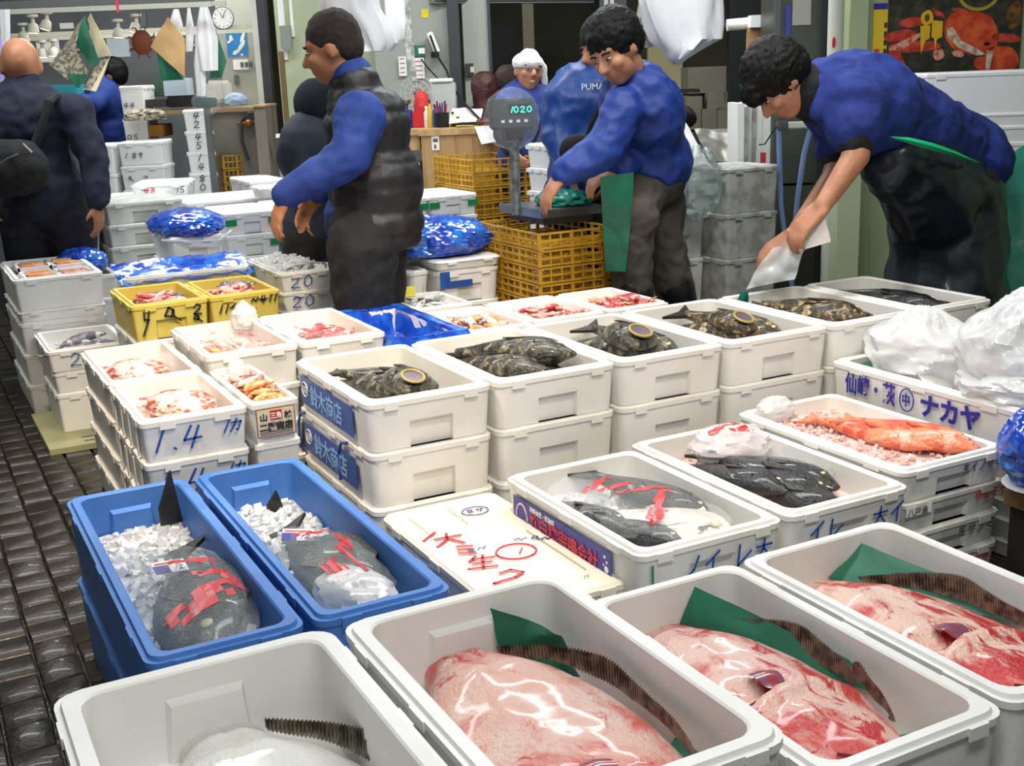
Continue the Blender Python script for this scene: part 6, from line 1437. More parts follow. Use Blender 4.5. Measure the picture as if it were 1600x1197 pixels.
# ================================================================== WOODEN COUNTER AND WHAT STANDS ON IT
WOOD = mat('light_wood_board', '#c3a271', .5, col2='#a8875a', scale=3, stretch=(5, 5, .6), bump=.1, bscale=20)
CA = 7.35
rc0, rc1, zc = (-0.497, 1.179)[0], (0.028, 1.159)[0], (-0.496, 1.187)[1]
ct = aempty('wooden_counter', (rc0+rc1)/2, CA, 0, 'light wooden counter with a small notice on its front, behind the crates', 'counter')
for k in range(5):
    q0 = rc0+(rc1-rc0)*k/5; abox('front_board', q0+.001, q0+(rc1-rc0)/5-.001, CA, CA+.03, 0, zc-.035, WOOD, ct)
abox('counter_edge', rc0-.01, rc1+.01, CA-.01, CA+.03, zc-.035, zc, WOOD, ct); abox('counter_top', rc0-.15, rc1+.05, CA+.03, CA+.30, zc-.03, zc+.005, WOOD, ct); abox('counter_top', rc0-.15, rc0+.26, CA+.30, CA+.85, zc-.03, zc+.005, WOOD, ct)
abox('side_shelf', rc0-.13, rc0-.01, CA+.05, CA+.4, zc-.12, zc-.02, WOOD, ct); abox('side_cabinet', rc0-.13, rc0-.02, CA+.06, CA+.4, 0, zc-.2, WHITEFRAME, ct)
n0 = (-0.432, 1.154); n1 = (-0.386, 1.064)
abox('notice', n0[0], n1[0], CA-.004, CA, n1[1], n0[1], CARD, ct); abox('notice_lines', n0[0]+.008, n1[0]-.008, CA-.0055, CA-.004, n0[1]-.04, n0[1]-.02, INK_GREY, ct); abox('notice_picture', n0[0]+.014, n1[0]-.02, CA-.0055, CA-.004, n1[1]+.01, n1[1]+.035, INK_GREY, ct)
zt = zc+.005
def on(px, a, z=None): return al(px*a, a, zt if z is None else z)
def thing_box(name, label, cat, px0, px1, a, z0, z1, m, dep=.12, bev=.004):
    o = abox(name, px0, px1, a, a+dep, z0, z1, m, None, bev); tag(o, label, cat); return o
def R2(p): return p[0]
thing_box('storage_bin', 'dark blue plastic bin at the left end of the wooden counter', 'bin', (-0.637, 1.388)[0], (-0.565, 1.386)[0], 7.6, zt, zt+.11, mat('dark_blue_bin', '#27389a', .4))
rb_ = thing_box('storage_bin', 'red plastic bin holding a red cloth on the wooden counter', 'bin', (-0.561, 1.386)[0], (-0.481, 1.383)[0], 7.6, zt, zt+.10, mat('red_bin', '#c2262b', .35)); 
o = link('red_cloth', bagmesh(.045, .05, .09, .2, 2, 3, 20, 14), mat('red_cloth', '#c8302f', .7)); o.parent = rb_; o.location = (.02, 0, .13)
for i, (px, h, r, c, nm) in enumerate(((667, .13, .018, '#d8dcd6', 'clear glass jar'), (673, .17, .014, '#d9a92c', 'yellow-capped bottle'), (688, .15, .018, '#d96a2c', 'orange labelled bottle with a white cap'), (681, .14, .016, '#274a9c', 'dark blue bottle'), (708, .09, .016, '#dcb52e', 'yellow tape roll'), (715, .06, .02, '#c9a82f', 'small yellow tub'))):
    s = empty('bottle', al({667: (-0.47, 1.226), 673: (-0.446, 1.225), 688: (-0.386, 1.223), 681: (-0.414, 1.224), 708: (-0.306, 1.22), 715: (-0.273, 1.218)}[px][0], 7.6-.04*(i % 2), zt), 0, nm+' on the wooden counter', 'bottle')
    bm = bmesh.new(); lathe(bm, [(r, 0), (r, h*.7), (r*.5, h*.8), (r*.5, h*.86)], 12); part('body', bm, mat('bottle_%s' % px, c, .25), s)
    bm = bmesh.new(); lathe(bm, [(r*.55, h*.86), (r*.55, h)], 12); part('cap', bm, PRINT_WHITE if px in (667, 688) else mat('cap_dark', '#3b3b3c', .4), s)
pc = empty('pen_cup', al((-0.369, 1.226)[0], 7.5, zt), 0, 'black pen cup full of markers on the wooden counter', 'cup')
bm = bmesh.new(); lathe(bm, [(.04, 0), (.045, .09), (.04, .09), (.036, .01)], 14); part('cup', bm, BLACKC, pc)
for k in range(6): bm = bmesh.new(); tube(bm, [(.02*cos(k), .02*sin(k), .03), (.035*cos(k), .035*sin(k), .14+.01*(k % 3))], .005, 6); part('marker', bm, (INK_RED, INK_NAVY, INK_BLACK)[k % 3], pc)
o = sheet('paper_stack', [al((-0.328, 1.321)[0], 7.45, zt+.02), al((-0.138, 1.333)[0], 7.45, zt+.02), al((-0.121, 1.351)[0], 7.75, zt+.09), al((-0.311, 1.359)[0], 7.75, zt+.10)], 8, 6, .01, CARD, None, 83, 6); tag(o, 'white papers heaped at the back of the wooden counter', 'paper')
o = sheet('paper_sheet', [al((-0.168, 1.188)[0], 7.33, zt+.006), al((-0.01, 1.182)[0], 7.33, zt+.006), al((-0.043, 1.119)[0], 7.30, zt-.09), al((-0.129, 1.099)[0], 7.30, zt-.10)], 6, 6, .004, CARD, None, 84, 6); tag(o, 'white paper hanging over the front edge of the wooden counter', 'paper')
o = sheet('yellow_pad', [al((-0.282, 1.226)[0], 7.42, zt+.004), al((-0.126, 1.22)[0], 7.42, zt+.004), al((-0.133, 1.221)[0], 7.6, zt+.01), al((-0.27, 1.226)[0], 7.6, zt+.008)], 6, 4, .004, mat('yellow_pad_paper', '#d7d26a', .6), None, 85, 6); tag(o, 'pale yellow pad lying on the wooden counter', 'pad')
o = link('telephone', bagmesh(.06, .045, .028, .05, 2, 3, 20, 12, 0, .6), mat('dark_red_handset', '#5a2228', .4)); o.location = al((-0.106, 1.237)[0], 7.45, zt+.025); o.rotation_euler = (0, 0, -1.2); tag(o, 'dark red handset on the wooden counter at the end of the black cord', 'phone')
pr = aempty('printer', (-0.382, 1.414)[0], 7.9, zt, 'pale grey office machine behind the bins on the wooden counter', 'printer')
abox('case', (-0.457, 1.417)[0], (-0.291, 1.41)[0], 7.85, 8.1, zt, (-0.38, 1.462)[1], mat('pale_grey_case', '#b9bdba', .4), pr, .01); abox('lid', (-0.457, 1.417)[0], (-0.307, 1.411)[0], 7.84, 8.1, (-0.38, 1.462)[1], (-0.378, 1.486)[1], PRINT_WHITE, pr, .006)
fan = empty('desk_fan', al((-0.534, 1.401)[0], 7.8, (-0.534, 1.401)[1]), -YAW, 'desk fan with a wire guard at the left of the office machine', 'fan')
bm = bmesh.new()
for r in (.045, .08, .11): tube(bm, [(r*cos(t), -.01, r*sin(t)) for t in [2*pi*k/24 for k in range(25)]], .002, 4, False)
for k in range(12): tube(bm, [(.02*cos(k*pi/6), -.015, .02*sin(k*pi/6)), (.11*cos(k*pi/6), -.01, .11*sin(k*pi/6))], .0015, 4)
fg = part('guard', bm, WHITEFRAME, fan)
bm = bmesh.new(); tube(bm, [(0, .03, 0), (0, .03, -.25)], .012, 8); part('stand', bm, WHITEFRAME, fan); bm = bmesh.new(); ellipsoid(bm, (0, .02, 0), (.03, .03, .03)); part('motor', bm, STEEL_D, fan)
bl = empty('steel_tool', al((-0.601, 1.385)[0], 7.7, zt+.02), 0, 'small steel meat tool at the left end of the counter', 'tool'); bm = bmesh.new(); lathe(bm, [(.03, 0), (.03, .03), (.012, .05), (.012, .12), (.03, .13), (.03, .15)], 12); part('body', bm, STEEL, bl)
o = link('electric_cable', tubemesh([V((3.357, 7.495, 1.764)), V((3.375, 7.429, 1.626)), V((3.403, 7.359, 1.534)), V((3.386, 7.255, 1.431)), V((3.366, 7.04, 1.33)), V((3.337, 6.83, 1.261)), V((3.327, 6.723, 1.224))], .008, 6), BLACKC); tag(o, 'black coiled cord hanging from the power strip to the counter', 'cord')
o = link('electric_cable', tubemesh([V((3.316, 7.572, 1.616)), V((3.34, 7.526, 1.56)), V((3.368, 7.433, 1.487))], .005, 6), BLACKC); tag(o, 'short black cable from the green socket box to the office machine', 'cord')
def wallthing(name, label, cat, p0, p1, a, m, dep=.015):
    o = abox(name, min(p0[0], p1[0]), max(p0[0], p1[0]), a-dep, a, min(p0[1], p1[1]), max(p0[1], p1[1]), m); return tag(o, label, cat)
o = wallthing('sticker', 'small yellow sticker high on the grey office wall', 'sticker', (-0.511, 1.938), (-0.462, 1.883), 8.3, mat('yellow_sticker', '#e6cf32', .5), .004)
o = wallthing('socket_box', 'green socket box on the grey office wall', 'socket', (-0.58, 1.706), (-0.498, 1.632), 8.3, mat('teal_socket', '#2f6a60', .4), .03); abox('socket_face', (-0.542, 1.997)[0], (-0.499, 1.995)[0], 8.262, 8.27, (-0.562, 1.651)[1], (-0.56, 1.688)[1], CARD, o)
ps = empty('power_strip', V((3.395, 7.532, 1.72)), -YAW, 'white power strip with a black plug hanging on the office wall', 'socket'); me = boxmesh(-.02, .02, -.015, .015, -.07, .07, .004); me.transform(Matrix.Rotation(-.35, 4, 'Y')); part('strip', me, PRINT_WHITE, ps); me = boxmesh(-.02, .035, -.03, .0, -.10, -.06, .004); part('plug', me, BLACKC, ps)
for i, (a_, b_, l) in enumerate((((-0.682, 1.638), (-0.629, 1.511), 'white notice sheet beside the vest man\'s shoulder'), ((-0.584, 1.626), (-0.509, 1.49), 'white notice sheet below the green socket box'))):
    o = wallthing('notice', l, 'paper', a_, b_, 8.28, CARD, .004)
    for k in range(4): abox('print_line', min(a_[0], b_[0])+.01, max(a_[0], b_[0])-.012, 8.274, 8.276, b_[1]+.02+.03*k, b_[1]+.026+.03*k, mat('faint_red_print', '#b4686a', .6), o)
o = wallthing('intercom', 'black intercom panel on the pale pillar right of the office wall', 'panel', (-0.236, 1.576), (-0.179, 1.494), 8.34, mat('brown_black_panel', '#3a342f', .4), .02); abox('button', (-0.2, 1.984)[0], (-0.174, 1.983)[0], 8.31, 8.32, (-0.222, 1.517)[1], (-0.22, 1.554)[1], WHITEFRAME, o)
o = wallthing('switch_box', 'grey metal switch box on the pale green door frame', 'box', (-1.483, 1.871), (-1.414, 1.714), 8.45, mat('grey_switch_box', '#8d918c', .5), .07)
o = abox('wooden_plank', (-1.48, 1.702)[0], (-1.45, 1.701)[0], 8.25, 8.29, 0, (-1.48, 1.702)[1], mat('old_plank', '#7c6741', .7, col2='#6c5936', scale=6, stretch=(6, 6, .6))); tag(o, 'narrow brown plank standing against the pale green door', 'plank')
o = wallthing('wall_socket', 'small grey wall socket left of the dark post', 'socket', (-1.763, 1.67), (-1.736, 1.601), 8.9, STEEL_D, .01)
st = aempty('side_table', (-1.58, 1.287)[0], 8.2, 0, 'small grey table draped with sacking beside the green door', 'table'); abox('drape', (-1.649, 1.29)[0], (-1.572, 1.287)[0], 8.1, 8.5, 0, (-1.644, 1.349)[1], mat('sackcloth', '#777064', .9, bump=.4), st); abox('top', (-1.658, 1.29)[0], (-1.567, 1.287)[0], 8.08, 8.5, (-1.644, 1.349)[1], (-1.643, 1.361)[1], WOOD, st)
abox('green_clip', (-1.492, 2.026)[0], (-1.421, 2.024)[0], 8.1, 8.14, (-1.544, 1.108)[1], (-1.542, 1.137)[1], mat('lime_green', '#5fae3e', .5), st); abox('white_bracket', (-1.514, 2.027)[0], (-1.421, 2.024)[0], 8.08, 8.12, (-1.541, 1.142)[1], (-1.539, 1.167)[1], PRINT_WHITE, st)

# ================================================================== HANGING BAGS
def hang(label, pts, depth, seed, m=None, n=26, top=0, amp=.03):
    """bag hanging in folds: outline given as (centre point, half width) from the top down"""
    bm = bmesh.new(); rs = []
    for i, (c, w) in enumerate(pts):
        row = []
        for k in range(n):
            t = 2*pi*k/n; c_, s_ = cos(t), sin(t); f = 1+.22*noise.noise(V((c_*2.2, s_*2.2, seed+i*.35)))+.10*sin(t*5+i*.3)
            row.append(V(c)+RT*c_*w*f+AW*s_*depth*min(1, w/.06)*f)
        rs.append(ring(bm, row))
    for a, b in zip(rs, rs[1:]): bridge(bm, a, b)
    bm.faces.new(rs[0]); bm.faces.new(rs[-1][::-1]); bmesh.ops.subdivide_edges(bm, edges=bm.edges[:], cuts=1, smooth=.6)
    o = link('hanging_bag', fin(bm, ang=40), m or WHITEBAG); return tag(o, label, 'bag')
def hset(a, l): return [(al(r, a, z), w*a/1847) for (r, z), w in l]
hang('large white plastic bag hanging over the head of the man in the vest', hset(5.6, [((-0.666, 1.879), 40), ((-0.651, 1.804), 42), ((-0.605, 1.719), 40), ((-0.58, 1.654), 34), ((-0.565, 1.62), 20)]), .09, 1)
hang('teal printed plastic bag edge hanging left of the large white bag', hset(5.8, [((-0.758, 1.895), 20), ((-0.773, 1.85), 16), ((-0.794, 1.811), 6)]), .05, 2, mat('teal_white_plastic', '#3f9188', .4, col2='#dfe9e6', scale=14, lo=.45, hi=.52))
hang('long white bag hanging by the wall right of the vest man', hset(7.2, [((-0.601, 1.971), 14), ((-0.603, 1.829), 15), ((-0.602, 1.722), 12), ((-0.616, 1.679), 6)]), .05, 3)
hang('long silvery see-through bag hanging on the office wall', hset(7.6, [((-0.58, 1.995), 10), ((-0.568, 1.807), 9), ((-0.553, 1.655), 7), ((-0.538, 1.509), 4), ((-0.532, 1.477), 2)]), .03, 4, mat('silvery_film', '#8f948f', .12, alpha=.75, spec=.9, col2='#d9dcd8', scale=20))
hang('white folded bag hanging high between the leaning worker and the bending worker', hset(5.6, [((0.825, 1.829), 62), ((0.831, 1.758), 58), ((0.842, 1.679), 54), ((0.854, 1.617), 48), ((0.836, 1.573), 26), ((0.813, 1.534), 13), ((0.813, 1.509), 4)]), .08, 5)
hang('clear crinkled bag hanging beside the white folded bag', hset(5.75, [((0.716, 1.832), 14), ((0.692, 1.748), 12), ((0.685, 1.662), 16), ((0.697, 1.593), 10)]), .04, 6, mat('silvery_film', '#8f948f'))
hang('pale cloth strip hanging at the left edge of the stall', hset(7.4, [((-2.936, 1.983), 8), ((-2.945, 1.87), 7), ((-2.96, 1.764), 6)]), .03, 7)
hang('pale violet bag at the left edge beside the bald head', hset(7.0, [((-2.837, 1.8), 6), ((-2.848, 1.625), 6), ((-2.863, 1.519), 5)]), .03, 8, mat('pale_violet_plastic', '#a59ad8', .5))
wb = wallthing('notice_board', 'grey notice panel hanging above the two blue-jacketed workers', 'board', (0.782, 2.086), (0.985, 1.859), 9.5, mat('grey_board', '#55585a', .5), .05)
for k, (x0, x1) in enumerate((((0.815, 2.015)[0], (0.845, 2.014)[0]), ((0.859, 2.014)[0], (0.889, 2.012)[0]))): abox('paper_strip', x0, x1, 9.44, 9.45, (0.848, 1.939)[1], (0.85, 2.051)[1], CARD, wb)
abox('paper_block', (0.791, 2.016)[0], (0.962, 2.01)[0], 9.44, 9.45, (0.847, 1.883)[1], (0.848, 1.934)[1], CARD, wb)
for k in range(3): abox('print_line', (0.8, 2.016)[0], (0.948, 2.01)[0], 9.436, 9.44, (0.847, 1.892)[1]+.016*k, (0.847, 1.892)[1]+.022+.013*k-.006, INK_GREY, wb)

# ================================================================== LEFT STALL
ck = empty('wall_clock', V((2.252, 8.515, 1.946)), -YAW, 'round white wall clock', 'clock')
bm = bmesh.new(); lathe(bm, [(.075, 0), (.078, .012), (.070, .014)], 28); me = fin(bm); me.transform(Matrix.Rotation(pi/2, 4, 'X')); part('rim', me, STEEL_D, ck)
bm = bmesh.new(); lathe(bm, [(.070, .010), (.070, .0145)], 28); me = fin(bm); me.transform(Matrix.Rotation(pi/2, 4, 'X')); part('face', me, CARD, ck)
for k in range(12):
    t = k*pi/6; part('hour_mark', boxmesh(.058*cos(t)-.003, .058*cos(t)+.003, -.017, -.0146, .058*sin(t)-.003, .058*sin(t)+.003), INK_BLACK, ck)
for l, t in ((.04, 2.0), (.055, 1.2)): bm = bmesh.new(); tube(bm, [(0, -.017, 0), (l*cos(t), -.017, l*sin(t))], .002, 5); part('hand', bm, INK_BLACK, ck)
mp_ = wallthing('map_poster', 'blue map poster with white islands on the clock wall', 'poster', (-1.962, 1.908), (-1.816, 1.694), 8.9, mat('sea_blue_print', '#2a7fc0', .5), .006)
mo = mp_.location
bm = bmesh.new()
for (cx, cz, rx, rz, t) in ((-.045, .10, .03, .008, .6), (-.04, .12, .012, .02, 0), (.045, .12, .012, .05, -.35), (.03, .06, .014, .05, -.6), (-.01, .02, .03, .014, .5), (.03, -.0, .008, .01, 0)):
    pts = [(cx+rx*cos(a)*cos(t)-rz*sin(a)*sin(t)+.004*sin(5*a), -.0045, cz+rx*cos(a)*sin(t)+rz*sin(a)*cos(t)+.01) for a in [2*pi*k/12 for k in range(12)]]; bm.faces.new(ring(bm, pts))
part('island_print', fin(bm, False), mat('white_green_print', '#dfe8dc', .5), mp_); mp_['label'] = 'blue map poster with white islands on the clock wall'
sw = wallthing('switch_plate', 'white switch plate with dark switches under the map poster', 'switch', (-1.929, 1.671), (-1.82, 1.6), 8.9, CARD, .01)
for k, (x0, x1) in enumerate((((-1.876, 2.081)[0], (-1.853, 2.08)[0]), ((-1.844, 2.079)[0], (-1.821, 2.079)[0]), ((-1.812, 2.078)[0], (-1.789, 2.077)[0]))): abox('switch', x0, x1, 8.885, 8.89, (-1.907, 1.617)[1], (-1.903, 1.652)[1], INK_GREY, sw)
o = wallthing('wall_socket', 'small grey socket below the switch plate', 'socket', (-1.931, 1.564), (-1.9, 1.499), 8.9, STEEL_D, .012)
cb = aempty('steel_counter', (-1.942, 1.291)[0], 8.6, 0, 'grey counter with a wooden top below the clock', 'counter')
abox('top', (-2.48, 1.364)[0], (-1.66, 1.333)[0], 8.35, 8.85, (-1.715, 1.317)[1], (-1.713, 1.343)[1], mat('worn_wood_top', '#9a8262', .6), cb); abox('body', (-2.16, 1.352)[0], (-1.669, 1.333)[0], 8.4, 8.85, 0, (-1.715, 1.317)[1], mat('warm_grey_cabinet', '#7f7b70', .6), cb)
bm = bmesh.new(); tube(bm, [V((2.258, 8.231, 0.986)), V((2.229, 8.246, 1.118)), V((2.24, 8.24, 1.247)), V((2.284, 8.218, 1.306)), V((2.339, 8.19, 1.303)), V((2.372, 8.173, 1.22))], .012, 6); o = link('hose', fin(bm), mat('dark_hose', '#3a3b3c', .5)); tag(o, 'dark hose looped in front of the grey counter', 'hose')
bm = bmesh.new(); tube(bm, [V((2.219, 8.263, 1.239)), V((2.275, 8.211, 1.237)), V((2.329, 8.206, 1.243))], .014, 6); ellipsoid(bm, V((2.277, 8.199, 1.233)), (.03, .03, .03)); o = link('tap_fitting', fin(bm), mat('bronze_fitting', '#8a5a2a', .4, metal=.5)); tag(o, 'bronze tap fitting on the grey counter', 'tap')
thing_box('tray', 'black trays on the counter below the hanging bags', 'tray', (-2.298, 1.394)[0], (-2.131, 1.388)[0], 8.4, (-2.222, 1.361)[1], (-2.213, 1.438)[1], BLACKC, .25)
thing_box('tray', 'dark flat tray left of the black trays', 'tray', (-2.456, 1.4)[0], (-2.307, 1.394)[0], 8.4, (-2.398, 1.368)[1], (-2.392, 1.419)[1], DARKF, .25)
thing_box('till', 'beige cash register on the counter under the green cloth', 'register', (-2.053, 1.426)[0], (-1.92, 1.421)[0], 8.5, (-1.978, 1.38)[1], (-1.963, 1.531)[1], mat('beige_register', '#c9c8bd', .5), .25, .02)
o = link('cloth_bundle', bagmesh(.075, .08, .055, .15, 2, 14, 26, 16, 0, .5), mat('pale_blue_cloth', '#8fa3bd', .8), None, al((-1.849, 1.418)[0], 8.5, (-1.852, 1.384)[1])); tag(o, 'pale blue bundle on the counter below the socket', 'cloth')
thing_box('box', 'pale blue cardboard box on the counter by the white bags', 'box', (-2.37, 1.48)[0], (-2.208, 1.474)[0], 8.6, (-2.312, 1.434)[1], (-2.298, 1.556)[1], mat('pale_blue_card', '#bccbd8', .6), .2)
s2_ = empty('counter_scale', V((1.851, 7.597, 1.395)), -YAW, 'plastic-covered scale display on a pole beside the tall white tower', 'scale')
part('display_head', boxmesh(-.065, .065, -.02, .03, -.03, .03, .008), mat('dark_teal_display', '#26423f', .2), s2_); part('pole', boxmesh(-.02, .02, -.01, .02, -.62, -.03, .004), STEEL_D, s2_)
part('clear_cover', bagmesh(.085, .05, .075, .12, 3, 15, 26, 16), mat('scale_cover_film', '#dfe6ea'), s2_)
# newspaper cone with green lining, hanging
NEWS = mat('newspaper', '#b5ad95', .8, col2='#6d675a', scale=45, lo=.42, hi=.58, detail=8); CREAM = mat('cream_paper_edge', '#ddd0aa', .7); BROWNP = mat('brown_kraft_paper', '#c09a66', .7)
def quadsheet(name, label, cat, q, m, seed, amp=.012, parent=None):
    s = sheet(name, q, 10, 10, amp, m, None, seed, 7, .003)
    if parent is None: return tag(s, label, cat)
    me = s.data; bpy.data.objects.remove(s); return world_part(name, me, m, parent)
nc = empty('paper_bundle', V((1.205, 7.705, 1.925)), 0, 'newspaper folded round green paper, hanging from the rail', 'paper')
quadsheet('newspaper_left', '', '', [V((1.209, 7.704, 1.925)), V((1.111, 7.641, 1.742)), V((0.963, 7.662, 1.662)), V((1.165, 7.839, 1.859))], NEWS, 91, .012, nc)
quadsheet('newspaper_front', '', '', [V((1.111, 7.619, 1.741)), V((1.157, 7.505, 1.602)), V((1.093, 7.538, 1.51)), V((0.971, 7.669, 1.655))], NEWS, 92, .012, nc)
quadsheet('green_lining', '', '', [V((1.195, 7.666, 1.923)), V((1.238, 7.576, 1.663)), V((1.186, 7.58, 1.628)), V((1.132, 7.676, 1.775))], GREENPAPER, 93, .012, nc)
quadsheet('green_lower', '', '', [V((1.043, 7.587, 1.6)), V((1.148, 7.51, 1.588)), V((1.09, 7.517, 1.513)), V((1.064, 7.553, 1.547))], GREENPAPER, 99, .004, nc)
quadsheet('newspaper_right', '', '', [V((1.231, 7.714, 1.944)), V((1.312, 7.583, 1.694)), V((1.232, 7.646, 1.683)), V((1.217, 7.745, 1.909))], CREAM, 94, .01, nc)
quadsheet('newspaper_fold', '', '', [V((1.297, 7.545, 1.686)), V((1.185, 7.491, 1.491)), V((1.113, 7.528, 1.509)), V((1.234, 7.556, 1.663))], NEWS, 95, .01, nc)
quadsheet('cream_edge', '', '', [V((1.29, 7.504, 1.685)), V((1.18, 7.46, 1.491)), V((1.153, 7.474, 1.496)), V((1.259, 7.498, 1.649))], CREAM, 97, .003, nc)
o = quadsheet('paper_bundle', 'brown paper sheet hanging right of the brown crab ornament', 'paper', [V((1.689, 7.681, 1.914)), V((1.767, 7.641, 1.783)), V((1.729, 7.548, 1.553)), V((1.573, 7.741, 1.741))], BROWNP, 101)
o = quadsheet('green_paper', 'dark green paper hanging below the brown paper sheet', 'paper', [V((1.604, 7.747, 1.722)), V((1.665, 7.693, 1.673)), V((1.732, 7.603, 1.539)), V((1.616, 7.718, 1.537))], GREENPAPER, 102)
o = quadsheet('green_paper', 'dark green paper hanging right of the white bags', 'paper', [V((2.024, 7.846, 1.845)), V((2.064, 7.825, 1.646)), V((2.02, 7.791, 1.547)), V((1.948, 7.829, 1.542))], GREENPAPER, 103)
for i, (px, y0, y1, w, l) in enumerate(((275, 14, 68, 11, 'broad white bag hanging left of the clock'), (295, 12, 80, 6, 'thin white bag hanging in the middle of the bag rail'), (318, 10, 110, 16, 'big bunch of white bags hanging right below the clock'), (306, 60, 150, 8, 'long white bag reaching down to the counter'))):
    P0 = {275: ((-2.018, 1.969), (-2.033, 1.869), (-2.069, 1.762)), 295: ((-1.937, 1.974), (-1.943, 1.847), (-1.965, 1.711)), 318: ((-1.844, 1.978), (-1.848, 1.785), (-1.852, 1.589)), 306: ((-1.9, 1.786), (-1.908, 1.63), (-1.917, 1.434))}[px]
    hang(l, hset(7.8, [(P0[0], w*.35), (P0[1], w), (P0[2], w*.8)]), .04, 20+i)
cr = empty('crab_ornament', V((1.575, 7.965, 1.777)), -YAW, 'dried brown crab ornament hanging in the left stall', 'ornament')
bm = bmesh.new(); ellipsoid(bm, (0, 0, 0), (.065, .02, .08)); part('shell', bm, mat('dried_crab_shell', '#6b3014', .6, bump=.6, bscale=60), cr)
for k in range(8): t = pi/8+k*pi/4; bm = bmesh.new(); tube(bm, [(.055*cos(t), 0, .065*sin(t)), (.085*cos(t), 0, .095*sin(t)), (.10*cos(t+.15), -.01, .105*sin(t+.15))], .008, 6, True, .003); part('leg', bm, MC['dried_crab_shell'], cr)
bm = bmesh.new(); tube(bm, [(0, 0, .07), (0, 0, .18)], .002, 5); part('cord', bm, BLACKC, cr)
rt = wallthing('red_tag', 'red tag hanging from the overhead rail', 'tag', (-2.143, 2.009), (-2.13, 1.916), 7.0, INK_RED, .01)
for i, (a_, b_, l, m_) in enumerate((((-3.585, 1.89), (-3.418, 1.721), 'white wall cabinet plate with dials behind the bald man', PRINT_WHITE), ((-3.102, 1.887), (-2.931, 1.744), 'white sheet on the panelled board under the spotlights', mat('pale_blue_sheet', '#b9c4cf', .6)), ((-3.491, 2.022), (-3.389, 1.979), 'small lit white sign on the panelled board', PRINT_WHITE), ((-3.369, 1.536), (-3.321, 1.474), 'tan box beside the bald man\'s collar', WOOD), ((-2.827, 2.067), (-2.743, 1.929), 'small wire grid rack beside the spotlights', STEEL_D))):
    o = wallthing(('wall_plate', 'white_sheet', 'lit_sign', 'small_box', 'wire_rack')[i], l, ('panel', 'paper', 'sign', 'box', 'rack')[i], a_, b_, (9.6, 9.8, 9.9, 9, 9.7)[i], m_, .03)
bb_ = thing_box('crate', 'teal plastic basket right of the bald man\'s collar', 'basket', (-3.168, 1.51)[0], (-2.98, 1.503)[0], 8.6, (-3.122, 1.456)[1], (-3.11, 1.543)[1], mat('teal_basket', '#3aa0b4', .4), .2)
thing_box('worktop', 'far left stall worktop under the worker with the red cord', 'table', (-3.208, 1.422)[0], (-2.944, 1.412)[0], 8.7, (-3.035, 1.348)[1]-.3, (-3.035, 1.348)[1], mat('steel_worktop', '#787c78', .4, metal=.4), .5)
o = link('paper_wad', bagmesh(.13, .08, .045, .3, 3, 31, 30, 16, 0, .5), NEWS, None, V((1.648, 8.49, 1.308))); tag(o, 'crumpled newspaper on the boxes left of the tall tower', 'paper')
thing_box('carton', 'brown cardboard carton under the crumpled newspaper', 'carton', (-2.534, 1.211)[0], (-2.35, 1.204)[0], 8.4, (-2.465, 1.167)[1], (-2.456, 1.249)[1], mat('orange_brown_card', '#a3752e', .7), .25)
thing_box('jar_rack', 'small dark rack of jars right of the white stack', 'rack', (-2.502, 1.527)[0], (-2.42, 1.524)[0], 8.8, (-2.476, 1.437)[1], (-2.461, 1.57)[1], mat('dark_green_rack', '#3c5a4a', .6), .1)

# ================================================================== RIGHT BACKGROUND
GREYCARD = mat('grey_brown_carton', '#7a7463', .7, col2='#706a5a', scale=3)
for i, (a_, b_, l) in enumerate((((1.393, 1.494), (1.689, 1.305), 'largest grey-brown carton at the top of the dim carton pile'), ((1.521, 1.308), (1.671, 1.181), 'small carton under the largest one in the dim pile'), ((1.366, 1.285), (1.484, 1.046), 'carton at the left foot of the dim pile'), ((1.472, 1.191), (1.592, 1.047), 'carton in the middle of the dim pile'), ((1.596, 1.196), (1.711, 1.019), 'carton at the right of the dim pile'), ((1.647, 1.309), (1.729, 1.228), 'pale small carton on the right of the dim pile'))):
    o = wallthing('carton', l, 'carton', a_, b_, 9.4, GREYCARD, .45 if i else .35)
o = wallthing('low_table', 'dim low table carrying the carton pile', 'table', (1.314, 1.029), (1.758, -0.22), 9.4, mat('dark_table', '#33322c', .7), .5)
thing_box('shelf', 'dark blue-black shelf edge behind the leaning worker', 'shelf', (1.085, 1.349)[0], (1.312, 1.34)[0], 8.0, (1.169, 1.333)[1], (1.169, 1.354)[1], mat('blue_black_shelf', '#10151f', .5), .3, 0)
o = link('dark_sack', bagmesh(.09, .09, .06, .1, 2, 4, 20, 14), BLACKC, None, V((4.375, 6.069, 1.212))); o.rotation_euler = (0, .6, 0); tag(o, 'dark sack behind the back of the leaning worker', 'bag')
for i, (y, l, x0, x1) in enumerate(((36, 'white paper roll left of the steel cabinet', (1.411, 1.745)[0], (1.68, 1.735)[0]),)):
    bm = bmesh.new(); tube(bm, [al(x0, 7.6, (1.412, 1.737)[1]), al(x1, 7.6, (1.68, 1.75)[1])], .036, 14); o = link('paper_roll', fin(bm), PRINT_WHITE); tag(o, l, 'roll')
o = wallthing('white_carton', 'white carton above the wooden crate by the steel cabinet', 'carton', (1.529, 1.785), (1.717, 1.714), 7.55, CARD, .1)
o = wallthing('wooden_crate', 'pale wooden crate side left of the steel cabinet', 'crate', (1.53, 1.721), (1.716, 1.591), 7.6, mat('pine_board', '#b08b5a', .6, col2='#9c7a4c', scale=4, stretch=(1, 1, 6)), .1)
fz = aempty('steel_cabinet', (1.706, 1.833)[0], 6.9, 0, 'tall stainless steel cabinet with a blue label and a paper sheet', 'cabinet')
f0, f1 = (1.577, 1.838)[0], (1.809, 1.829)[0]
